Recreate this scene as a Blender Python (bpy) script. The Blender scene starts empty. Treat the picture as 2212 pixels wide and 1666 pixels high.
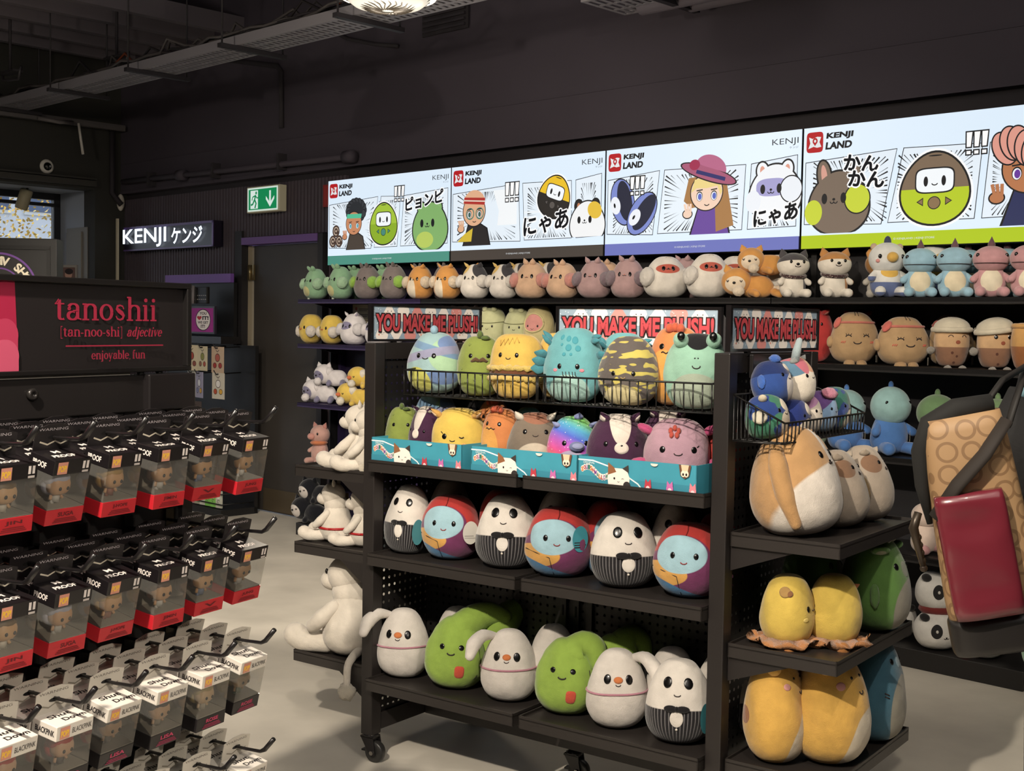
import bpy, math, random
from mathutils import Vector, Matrix, Euler, noise
PI = math.pi
SC = bpy.context.scene
COL = SC.collection
rnd = random.Random(7)
R = math.radians

# ------------------------------------------------------------------ camera
CAM_H, PITCH, ROLL, FPX = 1.5, 0.0490836, 0.0165543, 2700.0
cp, sp, cr, sr = math.cos(PITCH), math.sin(PITCH), math.cos(ROLL), math.sin(ROLL)
fwd = Vector((0, cp, -sp)); up0 = Vector((0, sp, cp)); rt0 = Vector((1, 0, 0))
rt = cr*rt0 + sr*up0; up = -sr*rt0 + cr*up0
cam_d = bpy.data.cameras.new('camera'); cam = bpy.data.objects.new('camera', cam_d); COL.objects.link(cam)
cam_d.sensor_width = 36; cam_d.lens = 36*FPX/2212; cam_d.clip_end = 200
cam.matrix_world = Matrix(((rt.x, up.x, -fwd.x, 0), (rt.y, up.y, -fwd.y, 0), (rt.z, up.z, -fwd.z, CAM_H), (0, 0, 0, 1)))
SC.camera = cam
SC.view_settings.view_transform = 'Standard'; SC.view_settings.look = 'None'
SC.view_settings.exposure = 0.0; SC.view_settings.gamma = 1.0; SC.view_settings.use_curve_mapping = False
SC.cycles.max_bounces = 6; SC.cycles.diffuse_bounces = 3; SC.cycles.glossy_bounces = 2
SC.cycles.transparent_max_bounces = 16; SC.cycles.transmission_bounces = 2
SC.cycles.use_denoising = True; SC.cycles.sample_clamp_indirect = 4.0
SC.cycles.caustics_reflective = False; SC.cycles.caustics_refractive = False

# ------------------------------------------------------------------ frames of reference (metres)
GA, WA, FA = -0.627282, -0.771993, R(62)          # gondola, back wall, hook rack: direction of their long side
def frame(o, a):
    X = Vector((math.cos(a), math.sin(a), 0)); Y = Vector((-math.sin(a), math.cos(a), 0)); o = Vector(o)
    return lambda u, v, z=0.0: o + X*u + Y*v + Vector((0, 0, z))
G = frame((-.434, 4.158, 0), GA)                  # u along the gondola, v away from its front
W = frame((1.788, 5.508, 0), WA)                  # u along the back wall, v into it
T = frame((-.492, 2.614, 0), FA)                  # u along the hook rack, v into it

# ------------------------------------------------------------------ world, sun and lamps
w = bpy.data.worlds.new('world'); SC.world = w; w.use_nodes = True
bg = w.node_tree.nodes['Background']; bg.inputs[0].default_value = (.72, .83, 1, 1); bg.inputs[1].default_value = 2.0
def light(name, kind, loc, energy, col, target=None, **k):
    d = bpy.data.lights.new(name, kind); d.energy = energy; d.color = col
    for a, b in k.items(): setattr(d, a, b)
    o = bpy.data.objects.new(name, d); COL.objects.link(o); o.location = loc
    if target is not None:
        o.rotation_euler = (Vector(target)-Vector(loc)).to_track_quat('-Z', 'Y').to_euler()
    return o
WARM = (1, .885, .73)
light('sun', 'SUN', W(-9, -6, 6), 4.0, (1, .93, .8), W(-8.2, .15, 1.0), angle=.02)
light('track_spot_key', 'SPOT', (-1.1, .57, 3.2), 640, WARM, (-.2, 3.6, 0), spot_size=R(78), spot_blend=.25, shadow_soft_size=.05)
light('track_spot_wall', 'SPOT', (-.2, .6, 3.3), 330, WARM, (-.6, 7.2, 1.05), spot_size=R(44), spot_blend=.5, shadow_soft_size=.06)
light('track_spot_aisle', 'SPOT', (-1.9, 5.35, 3.3), 230, WARM, (-1.5, 7.9, .2), spot_size=R(70), spot_blend=.4, shadow_soft_size=.05)  # unseen fill spot, added to brighten the aisle floor
light('track_spot_end', 'SPOT', (.5, 1.2, 3.3), 120, WARM, (1.8, 4.8, .5), spot_size=R(50), spot_blend=.4, shadow_soft_size=.05)
light('track_spot_right', 'SPOT', (1.3, 1.6, 3.3), 190, WARM, (1.1, 6.2, 1.0), spot_size=R(46), spot_blend=.5, shadow_soft_size=.06)
light('track_spot_rack', 'SPOT', (1.7, -.5, 2.45), 240, WARM, (-.7, 2.35, .88), spot_size=R(36), spot_blend=.5, shadow_soft_size=.06)  # low unseen fill, added to lighten the insides of the figure boxes
light('lamp_aisle', 'POINT', (-4.2, 4.6, 3.0), 100, (1, .88, .74), shadow_soft_size=.15)  # added out-of-view fill for the dim window side and joists
light('ceiling_bounce', 'AREA', (0, 1.0, 3.9), 110, (1, .92, .84), (0, 3.5, 0), shape='RECTANGLE', size=5, size_y=4)

# ------------------------------------------------------------------ materials
def lin(h):
    if not isinstance(h, str): return tuple(h)
    c = [int(h[i:i+2], 16)/255 for i in (0, 2, 4)]
    return tuple(x/12.92 if x <= .04045 else ((x+.055)/1.055)**2.4 for x in c)
MC = {}
def base_mat(key):
    m = bpy.data.materials.new(key[:60]); m.use_nodes = True
    return m, m.node_tree, m.node_tree.nodes['Principled BSDF']
def mat(col, rough=.5, metal=0.0, emit=0.0, bump=0.0, bscale=120, vary=0.0, vscale=6, spec=.5, coat=0.0):
    k = ('m', col, rough, metal, emit, bump, bscale, vary, vscale, spec, coat)
    if k in MC: return MC[k]
    m, nt, p = base_mat('surface_%s' % (col if isinstance(col, str) else 'tone'))
    c = lin(col); N = nt.nodes.new; L = nt.links.new
    p.inputs['Base Color'].default_value = (*c, 1); p.inputs['Roughness'].default_value = rough
    p.inputs['Metallic'].default_value = metal; p.inputs['Specular IOR Level'].default_value = spec
    p.inputs['Coat Weight'].default_value = coat
    if emit:
        p.inputs['Emission Color'].default_value = (*c, 1); p.inputs['Emission Strength'].default_value = emit
        p.inputs['Base Color'].default_value = (*[x*.15 for x in c], 1)
        m.cycles.emission_sampling = 'NONE'
    if bump or vary:
        tc = N('ShaderNodeTexCoord')
    if vary:
        n = N('ShaderNodeTexNoise'); n.inputs['Scale'].default_value = vscale; n.inputs['Detail'].default_value = 5
        L(tc.outputs['Object'], n.inputs['Vector'])
        r = N('ShaderNodeMapRange'); r.inputs[1].default_value = .3; r.inputs[2].default_value = .7
        r.inputs[3].default_value = 1-vary; r.inputs[4].default_value = 1+vary
        L(n.outputs['Fac'], r.inputs[0])
        mx = N('ShaderNodeVectorMath'); mx.operation = 'SCALE'; mx.inputs[0].default_value = c
        L(r.outputs[0], mx.inputs['Scale']); L(mx.outputs[0], p.inputs['Base Color'])
    if bump:
        n = N('ShaderNodeTexNoise'); n.inputs['Scale'].default_value = bscale; n.inputs['Detail'].default_value = 3
        L(tc.outputs['Object'], n.inputs['Vector'])
        b = N('ShaderNodeBump'); b.inputs['Strength'].default_value = bump; b.inputs['Distance'].default_value = .004
        L(n.outputs['Fac'], b.inputs['Height']); L(b.outputs[0], p.inputs['Normal'])
    MC[k] = m
    return m
def soft_col(h, k=.82):
    c = lin(h); y = .3*c[0]+.6*c[1]+.1*c[2]; return tuple(y+(x-y)*k for x in c)
def plush(base, *layers, sheen=.35, fuzz=.35):
    """plush fabric; each layer is a sewn colour patch laid over the base colour in 0..1 body coordinates (x across, y front to back, z up)"""
    k = ('p', base, layers, sheen, fuzz)
    if k in MC: return MC[k]
    m, nt, p = base_mat('plush_' + str(base)); N = nt.nodes.new; L = nt.links.new
    p.inputs['Roughness'].default_value = .9; p.inputs['Specular IOR Level'].default_value = .2
    p.inputs['Sheen Weight'].default_value = sheen; p.inputs['Sheen Roughness'].default_value = .45
    tc = N('ShaderNodeTexCoord')
    rgb = N('ShaderNodeRGB'); rgb.outputs[0].default_value = (*soft_col(base), 1); cur = rgb.outputs[0]
    sep = None
    def math_(op, a, b=None, c=None):
        n = N('ShaderNodeMath'); n.operation = op
        for i, x in enumerate((a, b, c)):
            if x is None: continue
            if isinstance(x, (int, float)): n.inputs[i].default_value = x
            else: L(x, n.inputs[i])
        return n.outputs[0]
    def soft(v, thr=0.0, wdt=.006):
        r = N('ShaderNodeMapRange'); r.inputs[1].default_value = thr-wdt; r.inputs[2].default_value = thr+wdt
        L(v, r.inputs[0]); return r.outputs[0]
    def mask(s):
        t = s[0]
        if t == 'e':
            a = N('ShaderNodeVectorMath'); a.operation = 'SUBTRACT'; a.inputs[1].default_value = s[1:4]; L(tc.outputs['Generated'], a.inputs[0])
            b = N('ShaderNodeVectorMath'); b.operation = 'DIVIDE'; b.inputs[1].default_value = s[4:7]; L(a.outputs[0], b.inputs[0])
            c = N('ShaderNodeVectorMath'); c.operation = 'LENGTH'; L(b.outputs[0], c.inputs[0])
            return soft(math_('SUBTRACT', 1.0, c.outputs['Value']), 0, .02)
        if t == 'h':
            a = N('ShaderNodeVectorMath'); a.operation = 'DOT_PRODUCT'; a.inputs[1].default_value = s[1:4]; L(tc.outputs['Generated'], a.inputs[0])
            return soft(a.outputs['Value'], s[4])
        if t == 'n':
            a = N('ShaderNodeVectorMath'); a.operation = 'MULTIPLY'; a.inputs[1].default_value = s[3]; L(tc.outputs['Generated'], a.inputs[0])
            n = N('ShaderNodeTexNoise'); n.inputs['Scale'].default_value = s[1]; n.inputs['Detail'].default_value = s[4] if len(s) > 4 and not isinstance(s[4], str) else 1.0
            L(a.outputs[0], n.inputs['Vector']); return soft(n.outputs['Fac'], s[2], .01)
        if t == 's':                                       # even stripes: axis vector, count, duty
            a = N('ShaderNodeVectorMath'); a.operation = 'DOT_PRODUCT'; a.inputs[1].default_value = s[1]; L(tc.outputs['Generated'], a.inputs[0])
            f = math_('FRACT', math_('MULTIPLY', a.outputs['Value'], s[2])); return soft(math_('SUBTRACT', s[3], f), 0, .04)
        if t == 'r':                                       # angular stripes around the body
            sp_ = N('ShaderNodeSeparateXYZ'); L(tc.outputs['Generated'], sp_.inputs[0])
            an = math_('ARCTAN2', math_('SUBTRACT', sp_.outputs[0], .5), math_('SUBTRACT', sp_.outputs[1], .5))
            f = math_('FRACT', math_('MULTIPLY', an, s[1]/(2*PI))); return soft(math_('SUBTRACT', s[2], f), 0, .05)
        if t == 'd':                                       # dots
            v = N('ShaderNodeTexVoronoi'); v.inputs['Scale'].default_value = s[1]; L(tc.outputs['Generated'], v.inputs['Vector'])
            return soft(math_('SUBTRACT', s[2], v.outputs['Distance']), 0, .01)
        if t == 'and': return math_('MULTIPLY', mask(s[1]), mask(s[2]))
        if t == 'not': return math_('SUBTRACT', 1.0, mask(s[1]))
    for s in layers:
        if s[0] == 'rainbow':
            sp_ = N('ShaderNodeSeparateXYZ'); L(tc.outputs['Generated'], sp_.inputs[0])
            v = math_('ADD', math_('MULTIPLY', sp_.outputs[2], .85), math_('MULTIPLY', sp_.outputs[0], .35))
            cr_ = N('ShaderNodeValToRGB'); e = cr_.color_ramp.elements
            stops = [(.0, '5aa83c'), (.16, 'e8d23a'), (.3, 'e86a48'), (.44, 'd83a8c'), (.58, 'b04ab8'), (.72, '4a62d0'), (.86, '3aa0c8'), (1, '6ac04a')]
            while len(e) < len(stops): e.new(.5)
            for el, (q, hx) in zip(e, stops): el.position = q; el.color = (*soft_col(hx), 1)
            L(v, cr_.inputs[0]); cur = cr_.outputs[0]; continue
        mx = N('ShaderNodeMix'); mx.data_type = 'RGBA'; L(mask(s[:-1]), mx.inputs[0]); L(cur, mx.inputs[6])
        mx.inputs[7].default_value = (*soft_col(s[-1]), 1); cur = mx.outputs[2]
    n = N('ShaderNodeTexNoise'); n.inputs['Scale'].default_value = 22; n.inputs['Detail'].default_value = 6; L(tc.outputs['Object'], n.inputs['Vector'])
    r = N('ShaderNodeMapRange'); r.inputs[1].default_value = .3; r.inputs[2].default_value = .7; r.inputs[3].default_value = .88; r.inputs[4].default_value = 1.08; L(n.outputs['Fac'], r.inputs[0])
    sc_ = N('ShaderNodeVectorMath'); sc_.operation = 'SCALE'; L(cur, sc_.inputs[0]); L(r.outputs[0], sc_.inputs['Scale']); L(sc_.outputs[0], p.inputs['Base Color'])
    n2 = N('ShaderNodeTexNoise'); n2.inputs['Scale'].default_value = 420; n2.inputs['Detail'].default_value = 2; L(tc.outputs['Object'], n2.inputs['Vector'])
    n3 = N('ShaderNodeTexNoise'); n3.inputs['Scale'].default_value = 30; n3.inputs['Detail'].default_value = 2; L(tc.outputs['Object'], n3.inputs['Vector'])
    ad = math_('MULTIPLY_ADD', n3.outputs['Fac'], 3.0, n2.outputs['Fac'])
    b = N('ShaderNodeBump'); b.inputs['Strength'].default_value = fuzz; b.inputs['Distance'].default_value = .004
    L(ad, b.inputs['Height']); L(b.outputs[0], p.inputs['Normal'])
    MC[k] = m
    return m
def clear_plastic():
    k = 'clear'
    if k in MC: return MC[k]
    m, nt, p = base_mat('clear_plastic'); N = nt.nodes.new; L = nt.links.new
    tr = N('ShaderNodeBsdfTransparent'); tr.inputs[0].default_value = (.93, .93, .92, 1)
    gl = N('ShaderNodeBsdfGlossy'); gl.inputs[1].default_value = .12
    fr = N('ShaderNodeFresnel'); fr.inputs[0].default_value = 1.45
    mx = N('ShaderNodeMixShader'); L(fr.outputs[0], mx.inputs[0]); L(tr.outputs[0], mx.inputs[1]); L(gl.outputs[0], mx.inputs[2])
    df = N('ShaderNodeBsdfDiffuse'); df.inputs[0].default_value = (.9, .88, .82, 1)
    m2 = N('ShaderNodeMixShader'); m2.inputs[0].default_value = .07; L(mx.outputs[0], m2.inputs[1]); L(df.outputs[0], m2.inputs[2])
    L(m2.outputs[0], nt.nodes['Material Output'].inputs[0]); MC[k] = m
    return m
def pegboard(axis):
    """dark steel sheet with real see-through holes on a 25 mm grid"""
    k = ('peg', axis)
    if k in MC: return MC[k]
    m, nt, p = base_mat('pegboard'); N = nt.nodes.new; L = nt.links.new
    p.inputs['Base Color'].default_value = (*lin('1b1919'), 1); p.inputs['Roughness'].default_value = .45
    tc = N('ShaderNodeTexCoord'); sp_ = N('ShaderNodeSeparateXYZ'); L(tc.outputs['Object'], sp_.inputs[0])
    def cell(o):
        a = N('ShaderNodeMath'); a.operation = 'MULTIPLY'; a.inputs[1].default_value = 36; L(o, a.inputs[0])
        b = N('ShaderNodeMath'); b.operation = 'FRACT'; L(a.outputs[0], b.inputs[0])
        c = N('ShaderNodeMath'); c.operation = 'SUBTRACT'; c.inputs[1].default_value = .5; L(b.outputs[0], c.inputs[0])
        d = N('ShaderNodeMath'); d.operation = 'POWER'; d.inputs[1].default_value = 2; L(c.outputs[0], d.inputs[0]); return d.outputs[0]
    s = N('ShaderNodeMath'); s.operation = 'ADD'; L(cell(sp_.outputs['XYZ'.index(axis)]), s.inputs[0]); L(cell(sp_.outputs[2]), s.inputs[1])
    g = N('ShaderNodeMath'); g.operation = 'GREATER_THAN'; g.inputs[1].default_value = .031; L(s.outputs[0], g.inputs[0])
    L(g.outputs[0], p.inputs['Alpha']); MC[k] = m
    return m

# ------------------------------------------------------------------ mesh collector
class MB:
    def __init__(s): s.v = []; s.f = []; s.mi = []; s.sm = []
    def add(s, vs, fs, mi=0, smooth=False, T=None):
        o = len(s.v)
        s.v += [tuple(T @ Vector(q)) if T is not None else tuple(q) for q in vs]
        for f in fs: s.f.append([o+i for i in f]); s.mi.append(mi); s.sm.append(smooth)
        return s
    def box(s, x0, x1, y0, y1, z0, z1, mi=0, T=None):
        v = [(x, y, z) for z in (z0, z1) for x, y in ((x0, y0), (x1, y0), (x1, y1), (x0, y1))]
        return s.add(v, [(3, 2, 1, 0), (4, 5, 6, 7), (0, 1, 5, 4), (1, 2, 6, 5), (2, 3, 7, 6), (3, 0, 4, 7)], mi, False, T)
    def tube(s, pts, r, n=8, mi=0, cap=True, T=None, flat=1.0):
        pts = [Vector(q) for q in pts]; m = len(pts); rs = r if isinstance(r, (list, tuple)) else [r]*m
        vs = []; fs = []; nrm = None
        for i, q in enumerate(pts):
            d = (pts[min(i+1, m-1)]-pts[max(i-1, 0)]).normalized()
            if nrm is None: nrm = d.orthogonal().normalized()
            else: nrm = (nrm-d*nrm.dot(d)); nrm = nrm.normalized() if nrm.length > 1e-6 else d.orthogonal().normalized()
            b = d.cross(nrm)
            for j in range(n):
                a = 2*PI*j/n; vs.append(q+(nrm*math.cos(a)+b*math.sin(a)*flat)*rs[i])
        for i in range(m-1):
            for j in range(n):
                k = (j+1) % n; fs.append((i*n+j, i*n+k, (i+1)*n+k, (i+1)*n+j))
        if cap: fs += [tuple(range(n))[::-1], tuple((m-1)*n+j for j in range(n))]
        return s.add(vs, fs, mi, True, T)
    def ell(s, c, r, rot=None, nu=20, nv=12, mi=0, fn=None):
        M = Matrix.Translation(c) @ (Euler(rot).to_matrix().to_4x4() if rot else Matrix())
        vs = [(0, 0, -1)]
        for i in range(1, nv):
            t = PI*i/nv
            for j in range(nu): a = 2*PI*j/nu; vs.append((math.sin(t)*math.cos(a), math.sin(t)*math.sin(a), -math.cos(t)))
        vs.append((0, 0, 1)); fs = []
        for j in range(nu): fs.append((0, 1+(j+1) % nu, 1+j))
        for i in range(nv-2):
            for j in range(nu):
                k = (j+1) % nu; fs.append((1+i*nu+j, 1+i*nu+k, 1+(i+1)*nu+k, 1+(i+1)*nu+j))
        l = len(vs)-1
        for j in range(nu): fs.append((l, 1+(nv-2)*nu+j, 1+(nv-2)*nu+(j+1) % nu))
        if fn: vs = [fn(Vector(q)) for q in vs]
        return s.add([(q[0]*r[0], q[1]*r[1], q[2]*r[2]) for q in vs], fs, mi, True, M)
    def lathe(s, prof, n=24, c=(0, 0, 0), mi=0, T=None, smooth=True):
        vs = []; fs = []
        for r_, z in prof:
            for j in range(n): a = 2*PI*j/n; vs.append((c[0]+r_*math.cos(a), c[1]+r_*math.sin(a), c[2]+z))
        for i in range(len(prof)-1):
            for j in range(n):
                k = (j+1) % n; fs.append((i*n+j, i*n+k, (i+1)*n+k, (i+1)*n+j))
        fs += [tuple(range(n))[::-1], tuple((len(prof)-1)*n+j for j in range(n))]
        return s.add(vs, fs, mi, smooth, T)
    def prism(s, pts, y0, y1, mi=0, T=None):               # outline in x,z, thickness along y
        n = len(pts); v = [(x, y0, z) for x, z in pts]+[(x, y1, z) for x, z in pts]
        return s.add(v, [tuple(range(n)), tuple(range(n, 2*n))[::-1]]+[(i, i+n, (i+1) % n+n, (i+1) % n) for i in range(n)], mi, False, T)
    def obj(s, name, mats, parent=None, loc=None, rot=None, bev=0.0, sub=0):
        me = bpy.data.meshes.new(name); me.from_pydata(s.v, [], s.f)
        for m in (mats if isinstance(mats, (list, tuple)) else [mats]): me.materials.append(m)
        me.polygons.foreach_set('material_index', s.mi); me.polygons.foreach_set('use_smooth', s.sm); me.update()
        o = bpy.data.objects.new(name, me); COL.objects.link(o)
        if parent is not None: o.parent = parent
        if loc is not None: o.location = loc
        if rot is not None: o.rotation_euler = rot if isinstance(rot, (tuple, list, Euler)) else (0, 0, rot)
        if bev: md = o.modifiers.new('bevel', 'BEVEL'); md.width = bev; md.segments = 2; md.limit_method = 'ANGLE'
        if sub: md = o.modifiers.new('sub', 'SUBSURF'); md.levels = sub; md.render_levels = sub
        return o
def tag(o, label=None, cat=None, group=None, kind=None):
    if label: o['label'] = label
    if cat: o['category'] = cat
    if group: o['group'] = group
    if kind: o['kind'] = kind
    return o
def thing(name, label, cat, loc=(0, 0, 0), rz=0.0, group=None):
    o = bpy.data.objects.new(name, None); COL.objects.link(o); o.empty_display_size = .05
    o.location = loc; o.rotation_euler = rz if isinstance(rz, (tuple, list)) else (0, 0, rz)
    return tag(o, label, cat, group)
def struct(o): o['kind'] = 'structure'; return o
def children(o): return [c for c in bpy.data.objects if c.parent == o]
def dup(root, label, loc, rz, group=None, kids=None):
    """a copy of a thing with copies of its parts and sub-parts"""
    r = root.copy(); COL.objects.link(r); r.location = loc; r.rotation_euler = rz if isinstance(rz, (tuple, list)) else (0, 0, rz); r['label'] = label
    if group: r['group'] = group
    for ch, gs in (kids or [(c, children(c)) for c in children(root)]):
        c = ch.copy(); COL.objects.link(c); c.parent = r
        for g_ in gs: d = g_.copy(); COL.objects.link(d); d.parent = c
    return r
# ------------------------------------------------------------------ lettering
TX = {}
def glyphs(s, off=0.0):
    """outline of a word set in the built-in face: (verts, faces, bounds)"""
    k = (s, off)
    if k not in TX:
        c = bpy.data.curves.new('word', 'FONT'); c.body = s; c.size = 1; c.offset = off; c.resolution_u = 4
        o = bpy.data.objects.new('word', c); COL.objects.link(o)
        dg = bpy.context.evaluated_depsgraph_get(); dg.update()
        m = bpy.data.meshes.new_from_object(o.evaluated_get(dg))
        vs = [(q.co.x, q.co.y) for q in m.vertices]; fs = [tuple(q.vertices) for q in m.polygons]
        bpy.data.objects.remove(o); bpy.data.curves.remove(c); bpy.data.meshes.remove(m)
        xs = [q[0] for q in vs]; ys = [q[1] for q in vs]
        TX[k] = (vs, fs, (min(xs), max(xs), min(ys), max(ys)))
    return TX[k]
class Art:
    """flat printed or backlit graphics lying on a board: x across, z up, each layer a hair in front of the last"""
    def __init__(s, W_, H_, y=-.001, step=.00004): s.mb = MB(); s.W = W_; s.H = H_; s.y = y; s.step = step; s.cols = []; s.T = None
    def ci(s, c):
        if c not in s.cols: s.cols.append(c)
        return s.cols.index(c)
    def put(s, pts, faces, col):
        s.y -= s.step
        if s.T: pts = [s.T(*q) for q in pts]
        s.mb.add([(x, s.y, z) for x, z in pts], faces, s.ci(col))
    def poly(s, pts, col): s.put(pts, [tuple(range(len(pts)))], col)
    def rect(s, x0, x1, z0, z1, col): s.poly([(x0, z0), (x1, z0), (x1, z1), (x0, z1)], col)
    def ell(s, cx, cz, rx, rz, col, rot=0, a0=0, a1=360, n=36, sq=1.0):
        c, q = math.cos(R(rot)), math.sin(R(rot)); pts = []
        for i in range(n+(0 if a1-a0 >= 360 else 1)):
            a = R(a0+(a1-a0)*i/n); x = rx*math.copysign(abs(math.cos(a))**sq, math.cos(a)); z = rz*math.copysign(abs(math.sin(a))**sq, math.sin(a))
            pts.append((cx+x*c-z*q, cz+x*q+z*c))
        s.poly(pts, col)
    def line(s, pts, wd, col):
        m = len(pts); vs = []; fs = []
        for i, (x, z) in enumerate(pts):
            x0, z0 = pts[max(i-1, 0)]; x1, z1 = pts[min(i+1, m-1)]; dx, dz = x1-x0, z1-z0; l = math.hypot(dx, dz) or 1
            h = (wd[i] if isinstance(wd, (list, tuple)) else wd)/2
            vs += [(x-dz/l*h, z+dx/l*h), (x+dz/l*h, z-dx/l*h)]
        for i in range(m-1): fs.append((2*i, 2*i+1, 2*i+3, 2*i+2))
        s.put(vs, fs, col)
    def arc(s, cx, cz, rx, rz, a0, a1, wd, col, n=14): s.line([(cx+rx*math.cos(R(a0+(a1-a0)*i/n)), cz+rz*math.sin(R(a0+(a1-a0)*i/n))) for i in range(n+1)], wd, col)
    def bold(s, txt, x0, x1, z0, z1, col, d, slant=0.0, rise=0.0):
        vs, fs, b = glyphs(txt); sx = (x1-x0)/(b[1]-b[0]); sz = (z1-z0)/(b[3]-b[2]); P_ = []; F_ = []
        for k in range(8):
            dx, dz = d*math.cos(k*PI/4), d*math.sin(k*PI/4); o = len(P_)
            P_ += [(x0+(x-b[0])*sx+slant*(z-b[2])*sz+dx, z0+(z-b[2])*sz+rise*(x-b[0])*sx+dz) for x, z in vs]; F_ += [tuple(o+i for i in f) for f in fs]
        s.put(P_, F_, col)
    def text(s, txt, x0, x1, z0, z1, col, off=0.0, slant=0.0, rise=0.0, ref=None):
        vs, fs, b = glyphs(txt, off)
        if ref: b = glyphs(txt, ref)[2]
        sx = (x1-x0)/(b[1]-b[0]); sz = (z1-z0)/(b[3]-b[2])
        pts = [(x0+(x-b[0])*sx+slant*(z-b[2])*sz, z0+(z-b[2])*sz+rise*(x-b[0])*sx) for x, z in vs]
        s.put(pts, fs, col)
    def obj(s, name, parent, emit=0.0, rough=.6):
        return s.mb.obj(name, [mat(c, rough=rough, emit=emit) for c in s.cols], parent)
# ================================================================== the room
DARK = mat('2b272c', .75, bump=.15, bscale=40)
UPPER = mat('413b45', .8, bump=.25, bscale=25, vary=.06, vscale=1.5)
BLACK = mat('141314', .5)
STEEL = mat('1d1b1b', .38)
CHROME = mat('b8b4ae', .25, 1.0)
def wbox(name, m, u0, u1, v0, v1, z0, z1, parent=None, bev=0):
    b = MB(); b.box(u0, u1, v0, v1, z0, z1); o = b.obj(name, m, parent, bev=bev)
    if parent is None: o.location = W(0, 0, 0); o.rotation_euler = (0, 0, WA)
    return o
CONC = mat('d6cfc2', .45, bump=.08, bscale=14, vary=.16, vscale=2.2)
struct(wbox('floor', CONC, -8.6, 5.2, -9.2, .6, -.08, 0))
b = MB(); b.box(-7.8, 5.2, .4, .6, 2.6, 4.3)                     # plastered bulkhead over the shop fittings
b.box(-7.8, 5.2, .392, .4, 2.6, 2.625); b.box(-7.8, 5.2, .395, .4, 2.86, 2.865)
o = struct(b.obj('wall_back_upper', UPPER, None, W(0, 0, 0), WA))
b = MB(); b.box(-7.8, -5.9, .46, .62, 0, 2.6); b.box(-4.8, 5.2, .46, .62, 0, 2.6); b.box(-5.9, -4.8, .46, .62, 2.14, 2.6)
struct(b.obj('wall_back', DARK, None, W(0, 0, 0), WA))
b = MB(); n = 0                                                  # vertical slat cladding
u = -7.79
while u < -4.62:
    if u < -6.02: b.box(u, u+.026, .43, .46, 0, 2.55)
    elif u > -4.84: b.box(u, u+.026, .43, .46, 0, 2.55)
    else: b.box(u, u+.026, .43, .46, 2.15, 2.55)
    u += .042
struct(b.obj('trim_1', mat('4d454d', .6), None, W(0, 0, 0), WA))
# left wall with the deep window
b = MB()
b.box(-8.0, -7.8, .152, .6, 0, 4.3); b.box(-8.0, -7.8, -9.2, -4.2, 0, 4.3); b.box(-8.0, -7.8, -4.2, .152, 2.62, 4.3); b.box(-8.0, -7.8, -4.2, .152, 0, .4)
struct(b.obj('wall_left', mat('2e2d29', .8, bump=.15, bscale=30), None, W(0, 0, 0), WA))
b = MB(); b.box(-8.5, -8.0, .152, .3, 0, 2.7); b.box(-8.5, -8.0, -4.2, .152, 2.62, 2.72); b.box(-8.5, -8.0, -4.2, .152, .3, .4)
b.box(-8.5, -8.0, -4.35, -4.2, 0, 2.7)
struct(b.obj('trim_2', mat('a3abb8', .7), None, W(0, 0, 0), WA))
b = MB(); b.box(-8.32, -7.93, .146, .152, .4, 2.3); b.box(-8.3, -8.02, .132, .146, .4, 2.26)
struct(b.obj('trim_3', mat('85817a', .6), None, W(0, 0, 0), WA))
b = MB(); b.box(-7.8, -7.74, -4.3, .14, 2.64, 2.69); b.box(-7.8, -7.76, -4.3, .152, 2.70, 2.715)
struct(b.obj('trim_4', mat('3a3833', .6), None, W(0, 0, 0), WA))
b = MB(); b.box(-7.79, -7.76, .345, .36, .2, 2.38)                # cream strip in the corner stands in for sunlight on a panel edge
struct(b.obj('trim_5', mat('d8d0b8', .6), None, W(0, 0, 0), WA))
win = thing('window_1', 'tall shop window looking out on a yellow-leaved tree', 'window', W(-8.48, -2, .4), WA+PI/2); struct(win)
b = MB()
for x0, x1, z0, z1 in ((-2.2, 2.15, 2.16, 2.22), (-2.2, 2.15, 0, .06), (2.09, 2.15, 0, 2.22), (-2.2, -2.14, 0, 2.22), (-.35, -.29, 0, 2.22), (-2.2, 2.15, 2.10, 2.13)): b.box(x0, x1, -.03, .03, z0, z1)
b.obj('window_frame', mat('23252b', .4), win)
b = MB(); b.box(-2.14, 2.09, -.004, .004, .06, 2.16); b.obj('window_pane', clear_plastic(), win)
for nm, a in (('wall_right', (5.0, 5.2, -9.2, .6)), ('wall_front', (-7.8, 5.2, -9.4, -9.2))):
    struct(wbox(nm, DARK, *a, 0, 4.3))
o = struct(wbox('ceiling', mat('131214', .9), -8.0, 5.2, -9.4, .6, 4.3, 4.4))
for i, u in enumerate((-7.62, -7.2, -6.78, -6.36, -5.94)):      # roof joists
    struct(wbox('ceiling_joist', mat('655f66', .8), u, u+.07, -9.2, .4, 3.72, 3.86))
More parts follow.
